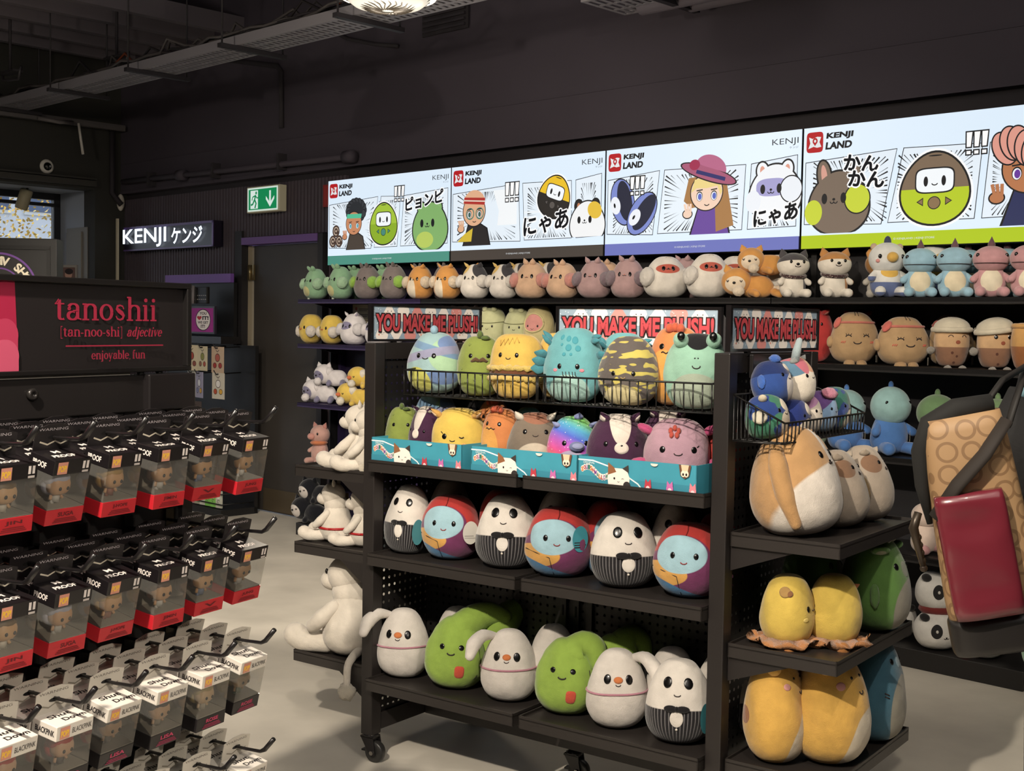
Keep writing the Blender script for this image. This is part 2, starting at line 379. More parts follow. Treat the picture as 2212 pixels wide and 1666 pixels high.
# fire door
d = thing('door_1', 'black fire door in the slatted wall', 'door', W(-5.9, .46, 0), WA); struct(d)
b = MB(); b.box(.0, .06, -.09, .1, 0, 2.14); b.box(1.04, 1.1, -.09, .1, 0, 2.14); b.box(-.1, 0, -.05, 0, 0, 2.2); b.obj('door_frame', mat('211f21', .6), d)
b = MB(); b.box(.06, 1.04, -.095, .1, 2.085, 2.14); b.obj('door_head', mat('6b4a8c', .5), d)
b = MB(); b.box(.13, 1.03, -.02, .03, .01, 2.08); lf = b.obj('door_leaf', mat('3a3633', .55, bump=.1, bscale=30, vary=.1, vscale=4), d)
b = MB(); b.box(.06, .115, -.03, -.01, 0, 2.08); b.obj('door_edge', mat('9c917c', .5), d)
for z in (1.87, 1.10, .3):
    b = MB(); b.box(.075, .155, -.045, -.028, z-.06, z+.06); b.tube([(.115, -.05, z-.06), (.115, -.05, z+.06)], .012, 8); b.obj('hinge', mat('8a7a58', .35, .8), d)
b = MB(); b.box(.28, 1.0, -.026, -.02, .02, .19); b.obj('kick_plate', mat('6e6250', .4, .6), d)
# conduits and the long pipe on the bulkhead
def pipe(name, pts, r, m, label, cat='pipe', col=None):
    b = MB(); b.tube([W(*q) for q in pts], r, 8); return tag(b.obj(name, m), label, cat)
t = thing('wall_pipe', 'dark pipe running along the foot of the bulkhead above the exit sign', 'pipe')
MB().tube([W(-7.68, .35, 2.70), W(-4.5, .35, 2.66)], .022, 10).obj('tube', UPPER, t)
for u in (-6.75, -4.52): MB().tube([W(u, .35, 2.70-.0126*(u+7.68)), W(u+.1, .35, 2.70-.0126*(u+7.78))], .045, 12).obj('coupling', UPPER, t)
for u in (-7.2, -6.2, -5.3): MB().box(-.012, .012, -.03, .05, -.06, .06).obj('bracket', DARK, t, W(u, .35, 2.69), WA)
pipe('wall_conduit', [(-6.9, .39, 3.72), (-5.4, .385, 3.42), (-5.35, .385, 3.37), (-5.34, .385, 2.95)], .02, DARK, 'black conduit bending down the middle of the plastered bulkhead', 'conduit')
pipe('corner_conduit', [(-7.77, .3, 3.2), (-7.77, .3, 2.6), (-7.72, .36, 2.5)], .025, DARK, 'black conduit dropping down the corner beside the motion sensor', 'conduit')
pipe('wall_conduit', [(-4.9, .385, 3.66), (-4.55, .385, 3.5), (-4.25, .385, 3.42), (-4.0, .385, 3.37)], .014, DARK, 'short grey conduit slanting down the bulkhead left of the glowing lamp', 'conduit')
t = thing('wall_vent', 'dark louvred vent high on the bulkhead beside the glowing lamp', 'vent', W(-3.53, .39, 3.39), WA)
MB().box(-.22, .22, -.012, 0, 0, .34).obj('frame', DARK, t)
b = MB()
for k in range(9): b.box(-.2, .2, -.03, -.012, .02+.034*k, .034+.034*k)
b.obj('louvre', mat('332f35', .6), t)
# CCTV dome and motion sensor on the window wall
t = thing('cctv_camera', 'white-ringed dome camera on the black wall over the window', 'camera', W(-7.8, -.291, 2.777), (PI/2, 0, WA+PI/2))
MB().lathe([(.06, 0), (.062, .012), (.05, .022), (.036, .024)], 24).obj('ring', mat('d4d0c8', .5), t)
MB().ell((0, 0, .02), (.036, .036, .03)).obj('dome', mat('111111', .1), t)
MB().ell((.012, 0, .048), (.01, .01, .006)).obj('lens', mat('8c8c90', .2), t)
t = thing('motion_sensor', 'small white motion sensor high in the corner by the window', 'sensor', W(-7.8, .381, 2.525), WA+PI/2)
MB().ell((0, -.03, 0), (.035, .03, .075), nu=16).obj('housing', mat('cfc9bd', .5), t)
MB().box(-.02, .02, -.064, -.05, -.004, .004).obj('lens_strip', mat('9a958a', .5), t)
# ------------------------------------------------------------------ overhead services
def tray(name, label, a, bb, wd, dp, cables):
    """perforated cable tray between two points, with hangers and loose cables"""
    a, bb = Vector(a), Vector(bb); L_ = (bb-a).length; ang = math.atan2(bb.y-a.y, bb.x-a.x)
    t = thing(name, label, 'cable tray', a, (0, 0, ang))
    b = MB(); n = int(L_/.05)
    for i in range(n):                                           # slotted base: rungs between two strips
        x = i*.05; b.box(x, x+.026, .015, wd-.015, 0, .003)
    for y in (0, wd*.33, wd*.66, wd-.015): b.box(0, L_, y, y+.02, -.0005, .0035)
    b.box(0, L_, -.002, 0, 0, dp); b.box(0, L_, wd+.005, wd+.007, 0, dp)
    b.obj('tray', mat('8f8c92', .45, .2), t)
    x = .4
    while x < L_-.2:
        b = MB(); b.box(x-.02, x+.02, -.12, wd+.12, -.03, -.004); b.obj('cross_bar', mat('2b282c', .5), t)
        for y in (-.1, wd+.1): MB().tube([(x, y, -.03), (x, y, 4.28-a.z)], .006, 6).obj('hanger_rod', mat('232024', .5), t)
        x += 1.15
    for k in range(cables):
        r_ = random.Random(k*31+int(L_*100)); y0 = .03+r_.random()*(wd-.06); pts = []; x = 0
        while x < L_: pts.append((x, y0+r_.uniform(-.03, .03), dp+.01+r_.uniform(0, .04)+(.09 if r_.random() < .07 else 0))); x += .16
        MB().tube(pts, .007+.003*r_.random(), 6).obj('cable', mat(r_.choice(['2a2729', '3a3538', '241f20', '7a3a20', '55504f']), .5), t)
    return t
d0 = Vector((math.cos(WA), math.sin(WA), 0)); A = Vector((-4.184, 10.219, 3.2))
tray('cable_tray', 'long perforated grey cable tray crossing under the joists', A-d0*1.6, A+d0*5.6, .25, .06, 9)
tray('cable_tray', 'short perforated cable tray beside the glowing ceiling lamp', Vector((.33, 6.678, 3.2)), Vector((.33, 6.678, 3.2))+d0*2.6, .36, .06, 3)
for k in range(2):
    q = Vector((.84, 6.62+.16*k, 3.22)); t = thing('ceiling_pipe', ['fat dark ceiling pipe nearest the short cable tray', 'fat dark ceiling pipe farther behind the short cable tray'][k], 'pipe', q, WA)
    MB().tube([(-.25 if k == 0 else .1, 0, 0), (2.6, 0, 0)], .055, 14).obj('tube', mat('6a646c', .5), t)
    for x in (.3, 1.6): MB().tube([(x, 0, .05), (x, 0, 1.06)], .006, 6).obj('hanger_rod', mat('232024', .5), t)
E2 = W(-7.68, -.69, 3.19); dW = W(0, 1, 0)-W(0, 0, 0)
t = thing('cable_trunking', 'thin grey cable trunking along the top of the window wall', 'trunking', E2, WA+PI/2)
b = MB(); b.box(-5, 1.05, -.03, .03, -.05, 0); b.box(-5, 1.05, -.034, -.03, -.02, -.012); b.obj('channel', mat('5b5757', .5), t)
b = MB(); b.tube([(.25, -.05, -.04), (.4, -.12, -.06), (.55, -.05, -.04)], .018, 8); b.obj('bracket', mat('6a6565', .5), t)
b = MB(); b.tube([(.6, -.06, -.04), (.63, -.08, -.3)], .012, 6); b.obj('loose_end', mat('cfcac2', .5), t)
for k, (px, pv, hz) in enumerate(((-6.9, -1.0, 3.35), (-6.2, -.5, 3.45))):
    t = thing('service_bracket', ['dark hanging steel bracket under the joists near the window', 'dark folded steel bracket hanging below the far end of the tray'][k], 'bracket', W(px, pv, hz), WA)
    b = MB(); b.tube([(0, 0, 0), (0, 0, 4.28-hz)], .012, 6); b.obj('rod', DARK, t)
    b = MB(); b.tube([(-.15, 0, .02), (-.12, 0, -.05), (.1, .02, -.06), (.14, .02, .03)], .012, 6); b.box(-.13, .13, -.04, .04, -.01, .005); b.obj('cradle', mat('2e2b2e', .5), t)
# round prismatic lamp
t = thing('ceiling_lamp', 'glowing round prismatic lamp hanging at the top of the picture', 'lamp', (-.606, 5.89, 3.0))
MB().lathe([(.20, .0), (.225, .006), (.228, .03), (.205, .045)], 40).obj('rim', mat('fff0dc', .3, emit=1.7), t)
b = MB(); b.lathe([(.0, -.055), (.09, -.048), (.16, -.03), (.2, 0)], 40); b.obj('prismatic_lens', mat('fff4e0', .15, emit=.82), t)
b = MB()
for i in range(24):
    a = 2*PI*i/24; b.tube([(.03*math.cos(a), .03*math.sin(a), -.056), (.10*math.cos(a+.5), .10*math.sin(a+.5), -.049), (.195*math.cos(a+.2), .195*math.sin(a+.2), -.004)], .0035, 5)
b.obj('lens_rib', mat('2a241c', .4), t)
MB().lathe([(.205, .045), (.2, .1), (.12, .2), (.07, .24)], 32).obj('shade', mat('2a2628', .4), t)
MB().tube([(0, 0, .24), (0, 0, 1.29)], .012, 8).obj('stem', BLACK, t)
light('lamp_ceiling', 'POINT', (-.606, 5.89, 2.66), 26, (1, .86, .68), shadow_soft_size=.12)
# ------------------------------------------------------------------ exit sign, fire sign
t = thing('exit_sign', 'green and white running man exit sign over the fire door', 'exit sign', W(-5.53, .42, 2.325), WA)
MB().box(-.215, .215, -.07, 0, 0, .2).obj('housing', mat('cfcab0', .5), t, bev=.006)
a = Art(.4, .18, -.072)
a.rect(-.2, .2, .01, .19, 'dff2e6'); a.rect(-.185, .185, .022, .178, '0b8f55')
a.rect(-.16, -.06, .03, .17, 'eafaf2')
a.ell(-.085, .15, .011, .012, '0b8f55'); a.line([(-.09, .135), (-.105, .1), (-.085, .07), (-.1, .035)], .017, '0b8f55'); a.line([(-.105, .1), (-.13, .065), (-.155, .06)], .015, '0b8f55'); a.line([(-.095, .13), (-.13, .12), (-.14, .095)], .01, '0b8f55'); a.line([(-.093, .128), (-.07, .11), (-.055, .115)], .01, '0b8f55')
a.line([(.1, .16), (.1, .06)], .022, 'eafaf2'); a.poly([(.045, .095), (.1, .035), (.155, .095), (.155, .12), (.1, .068), (.045, .12)], 'eafaf2')
a.obj('sign_face', t, emit=.75)
t = thing('fire_notice', 'small red notice half hidden behind the green-banded lightbox', 'notice', W(-4.74, .40, 2.33), WA)
MB().box(-.1, .1, 0, .02, 0, .16).obj('plate', mat('8c2420', .5), t)
MB().box(-.085, .085, -.002, 0, .012, .148).obj('notice_face', mat('a32c24', .5), t)
# ------------------------------------------------------------------ illuminated shop-name sign
t = thing('shop_name_sign', 'black and purple box sign with glowing white letters over the accessory stand', 'sign', W(-6.93, .45, 2.19), WA)
b = MB(); b.box(-.72, .72, -.10, .0, -.105, .105); b.obj('box', mat('1a1524', .3), t)
b = MB(); b.box(-.72, .72, -.106, -.1, .085, .105); b.box(-.72, .72, -.106, -.1, -.105, -.092); b.box(.70, .72, -.106, -.1, -.105, .105); b.obj('edge_trim', mat('5f4a86', .3), t)
a = Art(1.4, .2, -.118)
a.text('KENJI', -.71, .02, -.082, .082, 'e8f4ff', .012); a.obj('lettering', t, emit=1.6)
a = Art(1.4, .2, -.118); a.text('ケンジ', .10, .58, -.068, .068, 'e8f4ff', .02); a.obj('katakana', t, emit=1.6)
# ------------------------------------------------------------------ poster clipped at the far end, beyond the header sign
t = thing('framed_print', 'small framed reddish print by the pale corner strip', 'print', W(-7.6, -.2, 1.72), WA+.5)
MB().box(-.09, .09, 0, .02, 0, .22).obj('frame', mat('9a9690', .5), t)
a = Art(.18, .22, -.001); a.rect(-.075, .075, .02, .2, '6d5550'); a.ell(.01, .14, .035, .04, 'c09888'); a.ell(.015, .165, .04, .025, '2c2224'); a.rect(-.05, .06, .02, .09, '8a4a48'); a.obj('picture', t)
# ================================================================== backlit posters over the wall shelves
U4 = (-4.585, -3.308, -2.03, -.764, .51)
LW, LH, LZ = 1.268, .594, 1.893
INK = '17181c'
def burst(a, x0, x1, z0, z1, cx, cz, n, seed, col=INK, clear=.45, wd=.009):
    """speed lines from the panel edge in towards a focus"""
    r_ = random.Random(seed); vs = []; fs = []
    for i in range(n):
        an = 2*PI*(i+r_.uniform(-.3, .3))/n; dx, dz = math.cos(an), math.sin(an)
        tt = min(((x1-cx)/dx if dx > 0 else (x0-cx)/dx) if abs(dx) > 1e-6 else 9, ((z1-cz)/dz if dz > 0 else (z0-cz)/dz) if abs(dz) > 1e-6 else 9)
        k = clear+r_.uniform(-.1, .25); px, pz = cx+dx*tt, cz+dz*tt; h = wd*r_.uniform(.3, 1)/2
        fs.append((len(vs), len(vs)+1, len(vs)+2)); vs += [(px-dz*h, pz+dx*h), (px+dz*h, pz-dx*h), (cx+dx*tt*k, cz+dz*tt*k)]
    a.put(vs, fs, col)
def panel(a, q, fillc='e8f3fd'):
    a.poly(q, INK); mx = sum(p[0] for p in q)/4; mz = sum(p[1] for p in q)/4
    a.poly([(p[0]+(.0035 if p[0] < mx else -.0035), p[1]+(.0035 if p[1] < mz else -.0035)) for p in q], fillc)
def shout(a, x, z, s=1.0):
    s *= .72; z += .03
    for k in range(3):
        for g, c in ((.006, INK), (0, 'ffffff')):
            xx = x+k*.05*s
            a.poly([(xx-g, z+.045*s-g), (xx+.026*s+g, z+.045*s-g), (xx+.034*s+g, z+.135*s+g), (xx-.002*s-g, z+.135*s+g)], c)
            a.rect(xx-g, xx+.026*s+g, z-g, z+.02*s+g, c)
def outlined(a, txt, x0, x1, z0, z1, slant=0, rise=0):
    a.bold(txt, x0, x1, z0, z1, 'ffffff', .011, slant, rise); a.bold(txt, x0, x1, z0, z1, INK, .0035, slant, rise)
def gadget(a, cx, cz, s, top, bot, scr, btn, rot=0):
    """egg-shaped toy gadget with a screen face and three buttons"""
    c, q = math.cos(R(rot)), math.sin(R(rot))
    a.T = lambda x, z: (cx+(x*c-z*q)*s, cz+(x*q+z*c)*s)
    E_ = lambda r, col: a.poly([(r*1.0*math.cos(t)*(1-.15*math.sin(t)), r*1.0*math.sin(t)) for t in [2*PI*i/44 for i in range(44)]], col)
    E_(1.1, 'ffffff'); E_(1.04, INK); E_(.98, bot)
    a.poly([(.98*math.cos(t)*(1-.15*math.sin(t)), .98*math.sin(t)) for t in [PI*i/24 for i in range(25)]], top)
    a.ell(0, .9, .2, .02, INK); a.ell(0, .22, .58, .36, INK, sq=.45); a.ell(0, .22, .54, .32, 'f6fbff', sq=.45)
    for x in (-.26, .26): a.ell(x, .2, .065, .14, INK)
    a.arc(0, .16, .09, .07, 200, 340, .03, INK)
    a.ell(0, -.4, .19, .18, INK); a.ell(0, -.4, .165, .155, btn)
    for sg in (-1, 1): a.poly([(sg*.52, -.36), (sg*.32, -.24), (sg*.32, -.48)], INK); a.poly([(sg*.48, -.36), (sg*.34, -.28), (sg*.34, -.44)], btn)
    a.T = None
def animal(a, cx, cz, s, body, ear, inner, muff=None, mask=None, patch=None, belly=None, earlen=.3, cut=-.8):
    """round cartoon animal bust with dot eyes"""
    a.T = lambda x, z: (cx+x*s, cz+z*s)
    for g, e_, b_ in ((.06, INK, INK), (0, ear, body)):
        for x in (-.5, .45): a.ell(x, .72+earlen*.4, .22+g, .22+earlen+g, e_, rot=-x*20)
        if not g:
            for x in (-.5, .45): a.ell(x, .72+earlen*.4, .1, .1+earlen, inner, rot=-x*20)
        a.poly([(x, max(z, cut)) for x, z in [((1+g)*math.cos(t)*(1-.12*math.sin(t)), (.95+g)*math.sin(t)) for t in [2*PI*i/48 for i in range(48)]]], b_)
    if patch: a.ell(.42, .55, .42, .36, patch, rot=-30)
    if belly: a.ell(-.3, -.5, .5, .32, belly)
    if mask: a.ell(-.12, .2, .62, .3, mask, sq=.7)
    if muff:
        a.ell(.62, .1, .44, .46, INK); a.ell(.62, .1, .4, .42, muff); a.ell(-.85, -.25, .3, .38, muff)
    for x in (-.48, .16): a.ell(x, .15, .095, .16, INK)
    a.ell(-.16, .12, .05, .04, INK); a.arc(-.22, .06, .06, .06, 180, 360, .03, INK); a.arc(-.1, .06, .06, .06, 180, 360, .03, INK)
    a.T = None
def chibi(a, cx, cz, s, skin, hair, eye, cloth, kind):
    """simple big-headed cartoon person"""
    a.T = lambda x, z: (cx+x*s, cz+z*s)
    a.poly([(-.55, -1.0), (.75, -1.0), (.6, -.45), (.2, -.25), (-.3, -.3)], INK); a.poly([(-.5, -1.0), (.7, -1.0), (.55, -.47), (.2, -.3), (-.28, -.34)], cloth)
    if kind == 'long': a.poly([(-.6, .5), (.55, .6), (.85, -.8), (.3, -.95), (.25, -.2), (-.5, -.3), (-.75, -.1)], hair)
    if kind == 'curly':
        for i in range(16):
            an = 2*PI*i/16; a.ell(.12+.5*math.cos(an), .62+.36*math.sin(an), .2, .19, INK); a.ell(.12+.5*math.cos(an), .62+.36*math.sin(an), .165, .155, '3a3c40')
        a.ell(.12, .65, .45, .35, hair)
    a.ell(-.02, .1, .53, .5, INK); a.ell(-.02, .1, .5, .47, skin)
    if kind == 'curly': a.poly([(-.5, .32), (.46, .3), (.5, .48), (-.46, .5)], '57c29a')
    if kind == 'cap': a.ell(-.02, .35, .5, .42, skin, a0=0, a1=180); a.poly([(-.5, .36), (.46, .28), (.48, .5), (-.48, .56)], 'b0342e'); a.line([(-.5, .46), (.48, .39)], .04, 'e8d8c8')
    if kind == 'cap':
        for x in (-.2, .24): a.arc(x, .02, .17, .17, 0, 360, .04, '4f7f70', 24)
    if kind == 'long': a.poly([(-.52, .1), (-.4, .45), (.3, .52), (.48, .1), (.42, .0), (.32, .25), (-.02, .2), (-.34, .22)], 'ecd58c'); a.ell(.02, .58, .95, .2, INK, rot=-18); a.ell(.02, .58, .9, .165, 'a85a78', rot=-18); a.ell(.1, .72, .5, .34, 'b8688a', rot=-18, a0=0, a1=180); a.line([(-.36, .66), (.56, .4)], .1, '2f2f6a'); a.ell(-.42, .84, .17, .14, 'a02c50')
    if kind == 'swept':
        for i in range(9): a.ell(-.5+.14*i, .5+.1*math.sin(i*1.1), .24, .36, INK, rot=28-8*i); a.ell(-.5+.14*i, .5+.1*math.sin(i*1.1), .21, .33, hair, rot=28-8*i)
    for x in (-.24, .22):
        a.ell(x, .0, .1, .13, INK); a.ell(x, -.01, .085, .11, 'f4f6fa'); a.ell(x+.01, -.01, .06, .085, eye); a.line([(x-.1, .15), (x+.1, .17)], .03, INK)
    a.arc(.0, -.2, .08, .05, 200, 340, .025, INK)
    a.ell(-.62, -.45, .17, .13, INK); a.ell(-.62, -.45, .14, .1, skin)
    for k in range(3): a.line([(-.66+.07*k, -.4), (-.72+.1*k, -.18)], .07, skin)
    a.T = None
BOXES = [('green', '4f9484', '2'), ('brown', '4a423c', ''), ('blue', '7078c0', ''), ('lime', 'b4cc1c', '')]
for bi in range(4):
    cn, bc, _ = BOXES[bi]; u0, u1 = U4[bi]+.005, U4[bi+1]-.005; Wd = u1-u0
    t = thing('lightbox', {'green': 'backlit comic-panel poster with a green base band', 'brown': 'backlit comic-panel poster with a dark brown base band',
              'blue': 'backlit comic-panel poster with a lavender blue base band', 'lime': 'backlit comic-panel poster with a lime yellow base band'}[cn], 'lightbox', W(u0, .25, LZ), WA, 'backlit posters above the wall shelves')
    MB().box(0, Wd, .004, .2, 0, LH).obj('housing', BLACK, t)
    mb = MB(); mb.box(.002, Wd-.002, -.001, .004, .066, LH-.002)
    pm_ = mat((.74, .87, 1.0), .4, emit=.92)
    pm_.cycles.emission_sampling = 'AUTO'
    mb.obj('poster', pm_, t)
    a = Art(Wd, LH, -.0012); a.rect(.002, Wd-.002, .002, .066, bc)
    a.text('© KENJILAND | KENJI STORE', Wd*.39, Wd*.55, .028, .04, 'dde2e6'); a.obj('colour_band', t, emit=.85)
    a = Art(Wd, LH, -.0012); X = lambda f: f*Wd; Z = lambda f: LH*(1-f)
    a.ell(X(.05), Z(.125), .046, .05, 'c01c24', sq=.35)
    a.poly([(X(.024), Z(.08)), (X(.04), Z(.095)), (X(.06), Z(.08)), (X(.077), Z(.085)), (X(.07), Z(.125)), (X(.079), Z(.165)), (X(.06), Z(.17)), (X(.045), Z(.16)), (X(.022), Z(.175)), (X(.03), Z(.13))], 'f4f6f8')
    a.ell(X(.051), Z(.115), .014, .016, 'c01c24'); a.poly([(X(.042), Z(.128)), (X(.06), Z(.128)), (X(.051), Z(.155))], 'c01c24'); a.ell(X(.051), Z(.115), .006, .007, 'f4f6f8')
    a.obj('logo', t, emit=.78)
    a = Art(Wd, LH, -.0012)
    a.text('KENJI', X(.098), X(.212), Z(.118), Z(.058), INK, .05, .12); a.text('LAND', X(.096), X(.208), Z(.193), Z(.133), INK, .05, .12)
    a.obj('lettering', t, emit=.7); a = Art(Wd, LH, -.0012)
    if bi < 3: a.text('KENJI', X(.865), X(.985), Z(.13), Z(.065), INK, -.005); a.text('ケンジ', X(.945), X(.985), Z(.155), Z(.138), INK)
    a.obj('lettering', t, emit=.7)
    a = Art(Wd, LH, -.0022)
    L1 = {0: (.42, .62), 1: (.49, .82), 2: (.30, .75), 3: (.38, .72)}[bi]; g = .012
    zt, zb = Z(.285), Z(.815); sl = .035 if bi in (0, 3) else -.01 if bi == 1 else .02
    P1 = [(X(.012), zb+.01), (X(L1[0]-g)-sl, zb-.005), (X(L1[0]-g)+sl, zt+.03), (X(.012), zt)]
    P2 = [(X(L1[0]+g)-sl, zb), (X(L1[1]-g)-sl*.4, zb), (X(L1[1]-g)+sl*.4, zt+.02), (X(L1[0]+g)+sl, zt+.03)]
    P3 = [(X(L1[1]+g)-sl*.4, zb), (X(.985), zb+.005), (X(.985), zt+.045), (X(L1[1]+g)+sl*.4, zt+.02)]
    for k, P_ in enumerate((P1, P2, P3)):
        panel(a, P_); xs = [p[0] for p in P_]; x0, x1 = min(xs)+.045, max(xs)-.045
        if x1-x0 > .05: burst(a, x0, x1, zb+.012, zt-.004, (x0+x1)/2, (zb+zt)/2, 64, bi*7+k, clear=.6)
    mz = (zt+zb)/2
    if bi == 0:
        chibi(a, X(.235), mz-.0, .165, 'c98a64', '2a2c30', '5aa8b8', '4a4038', 'curly')
        for x, z in ((.05, .72), (.105, .72), (.078, .60)): a.ell(X(x), Z(z), .04, .042, '4a3830'); a.arc(X(x), Z(z), .024, .026, 0, 300, .007, 'c8b4a0'); a.ell(X(x), Z(z), .008, .008, 'c8b4a0')
        gadget(a, X(.485), mz, .14, 'a6c63c', '8eb02a', 'f', '4a8a7a'); shout(a, X(.575), Z(.36))
        animal(a, X(.855), mz-.04, .165, '84b26c', '84b26c', '94c07c', None, None, None, 'b8cc62', .02, -.9); outlined(a, 'ピョンピ', X(.665), X(.95), Z(.43), Z(.29), 0, .12)
    if bi == 1:
        chibi(a, X(.17), mz+.02, .195, 'e2b08c', '2a2c30', '406058', '2a2626', 'cap'); a.poly([(X(.10), Z(.72)), (X(.16), Z(.66)), (X(.15), Z(.8)), (X(.05), Z(.8))], 'd4b83c')
        a.poly([(X(.33), zb+.1), (X(.46), zb+.1), (X(.46), zt), (X(.30), zt), (X(.34), Z(.5))], 'f6fafd'); shout(a, X(.385), Z(.46), 1.15)
        a.rect(P2[0][0], P2[1][0], Z(.545), Z(.525), 'f0f6fb'); gadget(a, X(.70), Z(.40), .125, 'ecc22c', '2b2724', 'f', '5a5450', -18)
        animal(a, X(.905), mz-.075, .13, 'f2f4f6', '2a2625', 'c0805c', None, None, 'e4be40', None, .06, -.6); outlined(a, 'にゃあ', X(.51), X(.79), Z(.78), Z(.59), 0, .12)
    if bi == 2:
        for x, z, rr in ((.10, .50, 14), (.21, .62, -38)):
            a.ell(X(x), Z(z), .085, .135, INK, rr); a.ell(X(x), Z(z), .08, .128, '7d8cd0', rr); a.ell(X(x+.012), Z(z-.01), .05, .115, '23263a', rr); a.ell(X(x-.04), Z(z+.03), .035, .05, 'eef2fa', rr); a.ell(X(x-.045), Z(z+.03), .007, .014, INK, rr)
        shout(a, X(.145), Z(.49), 1.0)
        chibi(a, X(.555), mz+.03, .20, 'f2d2bc', 'a87b4c', '5a6ac0', '6a4a9c', 'long')
        animal(a, X(.885), mz+.02, .15, 'f4f7fb', 'f4f7fb', 'e0a08c', 'eef3fa', 'a8a4d4', None, None, .08, -.9); outlined(a, 'にゃあ', X(.79), X(.99), Z(.80), Z(.66), 0, .14)
    if bi == 3:
        animal(a, X(.16), mz-.05, .16, '7a6a5c', '7a6a5c', 'd8a090', 'c8d43c', None, None, None, .26, -.9); outlined(a, 'かん', X(.18), X(.32), Z(.37), Z(.25), 0, -.1); outlined(a, 'かん', X(.20), X(.345), Z(.50), Z(.38), 0, -.1)
        gadget(a, X(.545), mz-.01, .165, '7e6a56', 'b8cc28', 'f', '8a7050'); shout(a, X(.66), Z(.38))
        chibi(a, X(.885), mz+.03, .225, 'b87850', 'e09c8c', '6a3a9c', '2a3058', 'swept')
    a.obj('illustration', t, emit=.9)
# ================================================================== wall shelving, one bay per lightbox
PURPLE = mat('5a3f86', .5)
SHZ = (1.648, 1.34, .93, .50)
for bi in range(4):
    u0, u1 = U4[bi]+(.0 if bi else -.005), U4[bi+1]; Wd = u1-u0
    t = thing('wall_shelving_bay', ['black wall shelving bay with purple edges beside the fire door', 'black wall shelving bay under the brown-banded lightbox', 'black wall shelving bay under the lavender-banded lightbox', 'black wall shelving bay under the lime-banded lightbox'][bi], 'shelving', W(u0, 0, 0), WA, 'wall shelving bays')
    MB().box(0, Wd, .405, .425, .05, 1.88).obj('back_panel', mat('2a2140' if bi == 0 else '1c1a1d', .6), t)
    for x in ((.0, Wd-.03) if bi == 3 else (.0,)): MB().box(x, x+.03, .36, .405, 0, 1.88).obj('upright', mat('2c2145', .5) if bi == 0 else BLACK, t)
    for z in SHZ:
        b = MB(); b.box(.003, Wd-.003, 0, .40, z-.022, z); b.box(.003, Wd-.003, 0, .012, z-.03, z)
        sh = b.obj('shelf', mat('33254c', .45) if bi == 0 else STEEL, t, bev=.002)  # first bay's shelf colour holds the purple light on its edges
        for x in (.02, Wd-.05):
            b = MB(); b.prism([(0, z-.022), (0, z-.07), (.0, z-.07)], 0, 0) if False else b.add([(x, .1, z-.022), (x, .4, z-.022), (x, .4, z-.09), (x+.012, .1, z-.022), (x+.012, .4, z-.022), (x+.012, .4, z-.09)], [(0, 1, 2), (5, 4, 3), (0, 3, 4, 1), (1, 4, 5, 2), (2, 5, 3, 0)])
            b.obj('shelf_bracket', BLACK, t)
    b = MB(); b.box(0, Wd, .0, .40, .0, .085); b.obj('plinth', STEEL, t, bev=.003)
t = thing('wall_shelving_end', 'black end panel closing the wall shelving near the fire door', 'end panel', W(-4.60, .2, 0), WA)
MB().box(-.012, .0, .1, .22, 0, 1.62).obj('panel', BLACK, t)
# price ticket and small gadget on the left bay
t = thing('notice_card', 'cream printed card fixed under the top shelf by the yellow chicks', 'card', W(-4.33, .36, 1.47), WA)
MB().box(-.1, .1, 0, .003, 0, .15).obj('card', mat('cfc4a4', .6), t)
a = Art(.2, .15, -.001)
for k in range(3): a.ell(-.06, .12-.04*k, .012, .012, 'b0503c'); a.rect(-.03, .08, .115-.04*k, .121-.04*k, '6a6050'); a.rect(-.03, .06, .104-.04*k, .109-.04*k, '6a6050')
a.obj('print', t)
# ================================================================== the wheeled display gondola
gon = thing('gondola', 'black wheeled pegboard gondola with shelves of plush toys', 'gondola', G(0, 0, 0), GA)
FR = mat('231f1e', .42)
for u in (-.078, 1.222):
    for v in (0, .57): MB().box(u, u+.048, v, v+.05, .095, 1.43).obj('post', FR, gon, bev=.003)
    MB().box(u+.004, u+.044, .05, .57, .107, .165).obj('end_rail', FR, gon)
    MB().box(u+.004, u+.044, .05, .57, 1.375, 1.43).obj('top_rail', FR, gon)
    b = MB(); b.add([(0, y, z) for y, z in ((.05, .165), (.57, .165), (.57, 1.375), (.05, 1.375))], [(0, 1, 2, 3)])
    b.obj('end_panel', pegboard('Y'), gon, (u+.036 if u < 0 else u+.012, 0, 0))
MB().box(-.03, 1.222, .285, .335, .107, .155).obj('centre_rail', FR, gon)
MB().box(-.03, 1.222, .285, .335, 1.385, 1.43).obj('centre_top_rail', FR, gon)
for v in (.29, .33):
    b = MB(); b.add([(x, v, z) for x, z in ((-.03, .155), (1.222, .155), (1.222, 1.39), (-.03, 1.39))], [(0, 1, 2, 3)]); b.obj('back_panel', pegboard('X'), gon)
MB().box(-.03, 1.222, .305, .315, .155, 1.39).obj('core_panel', mat('141213', .6), gon)
b = MB()
for x in (.545, .595, .645):
    b.box(x, x+.022, .278, .288, .155, 1.39)
b.obj('slotted_upright', mat('262222', .45), gon)
b = MB()
for x in (.556, .606):
    for k in range(16): b.box(x-.003, x+.003, .2765, .2785, .2+k*.07, .235+k*.07)
b.obj('upright_slot', mat('060606', .8), gon)
TRAY = mat('2b2725', .4)
def shelf_tray(name, u0, u1, v0, v1, z, lipf='v'):
    b = MB(); b.box(u0, u1, v0, v1, z-.012, z-.008)
    b.box(u0, u1, v0, v0+.004, z-.04, z+.0); b.box(u0, u1, v1-.004, v1, z-.04, z)
    b.box(u0, u0+.004, v0, v1, z-.04, z); b.box(u1-.004, u1, v0, v1, z-.04, z)
    return b.obj(name, TRAY, gon)
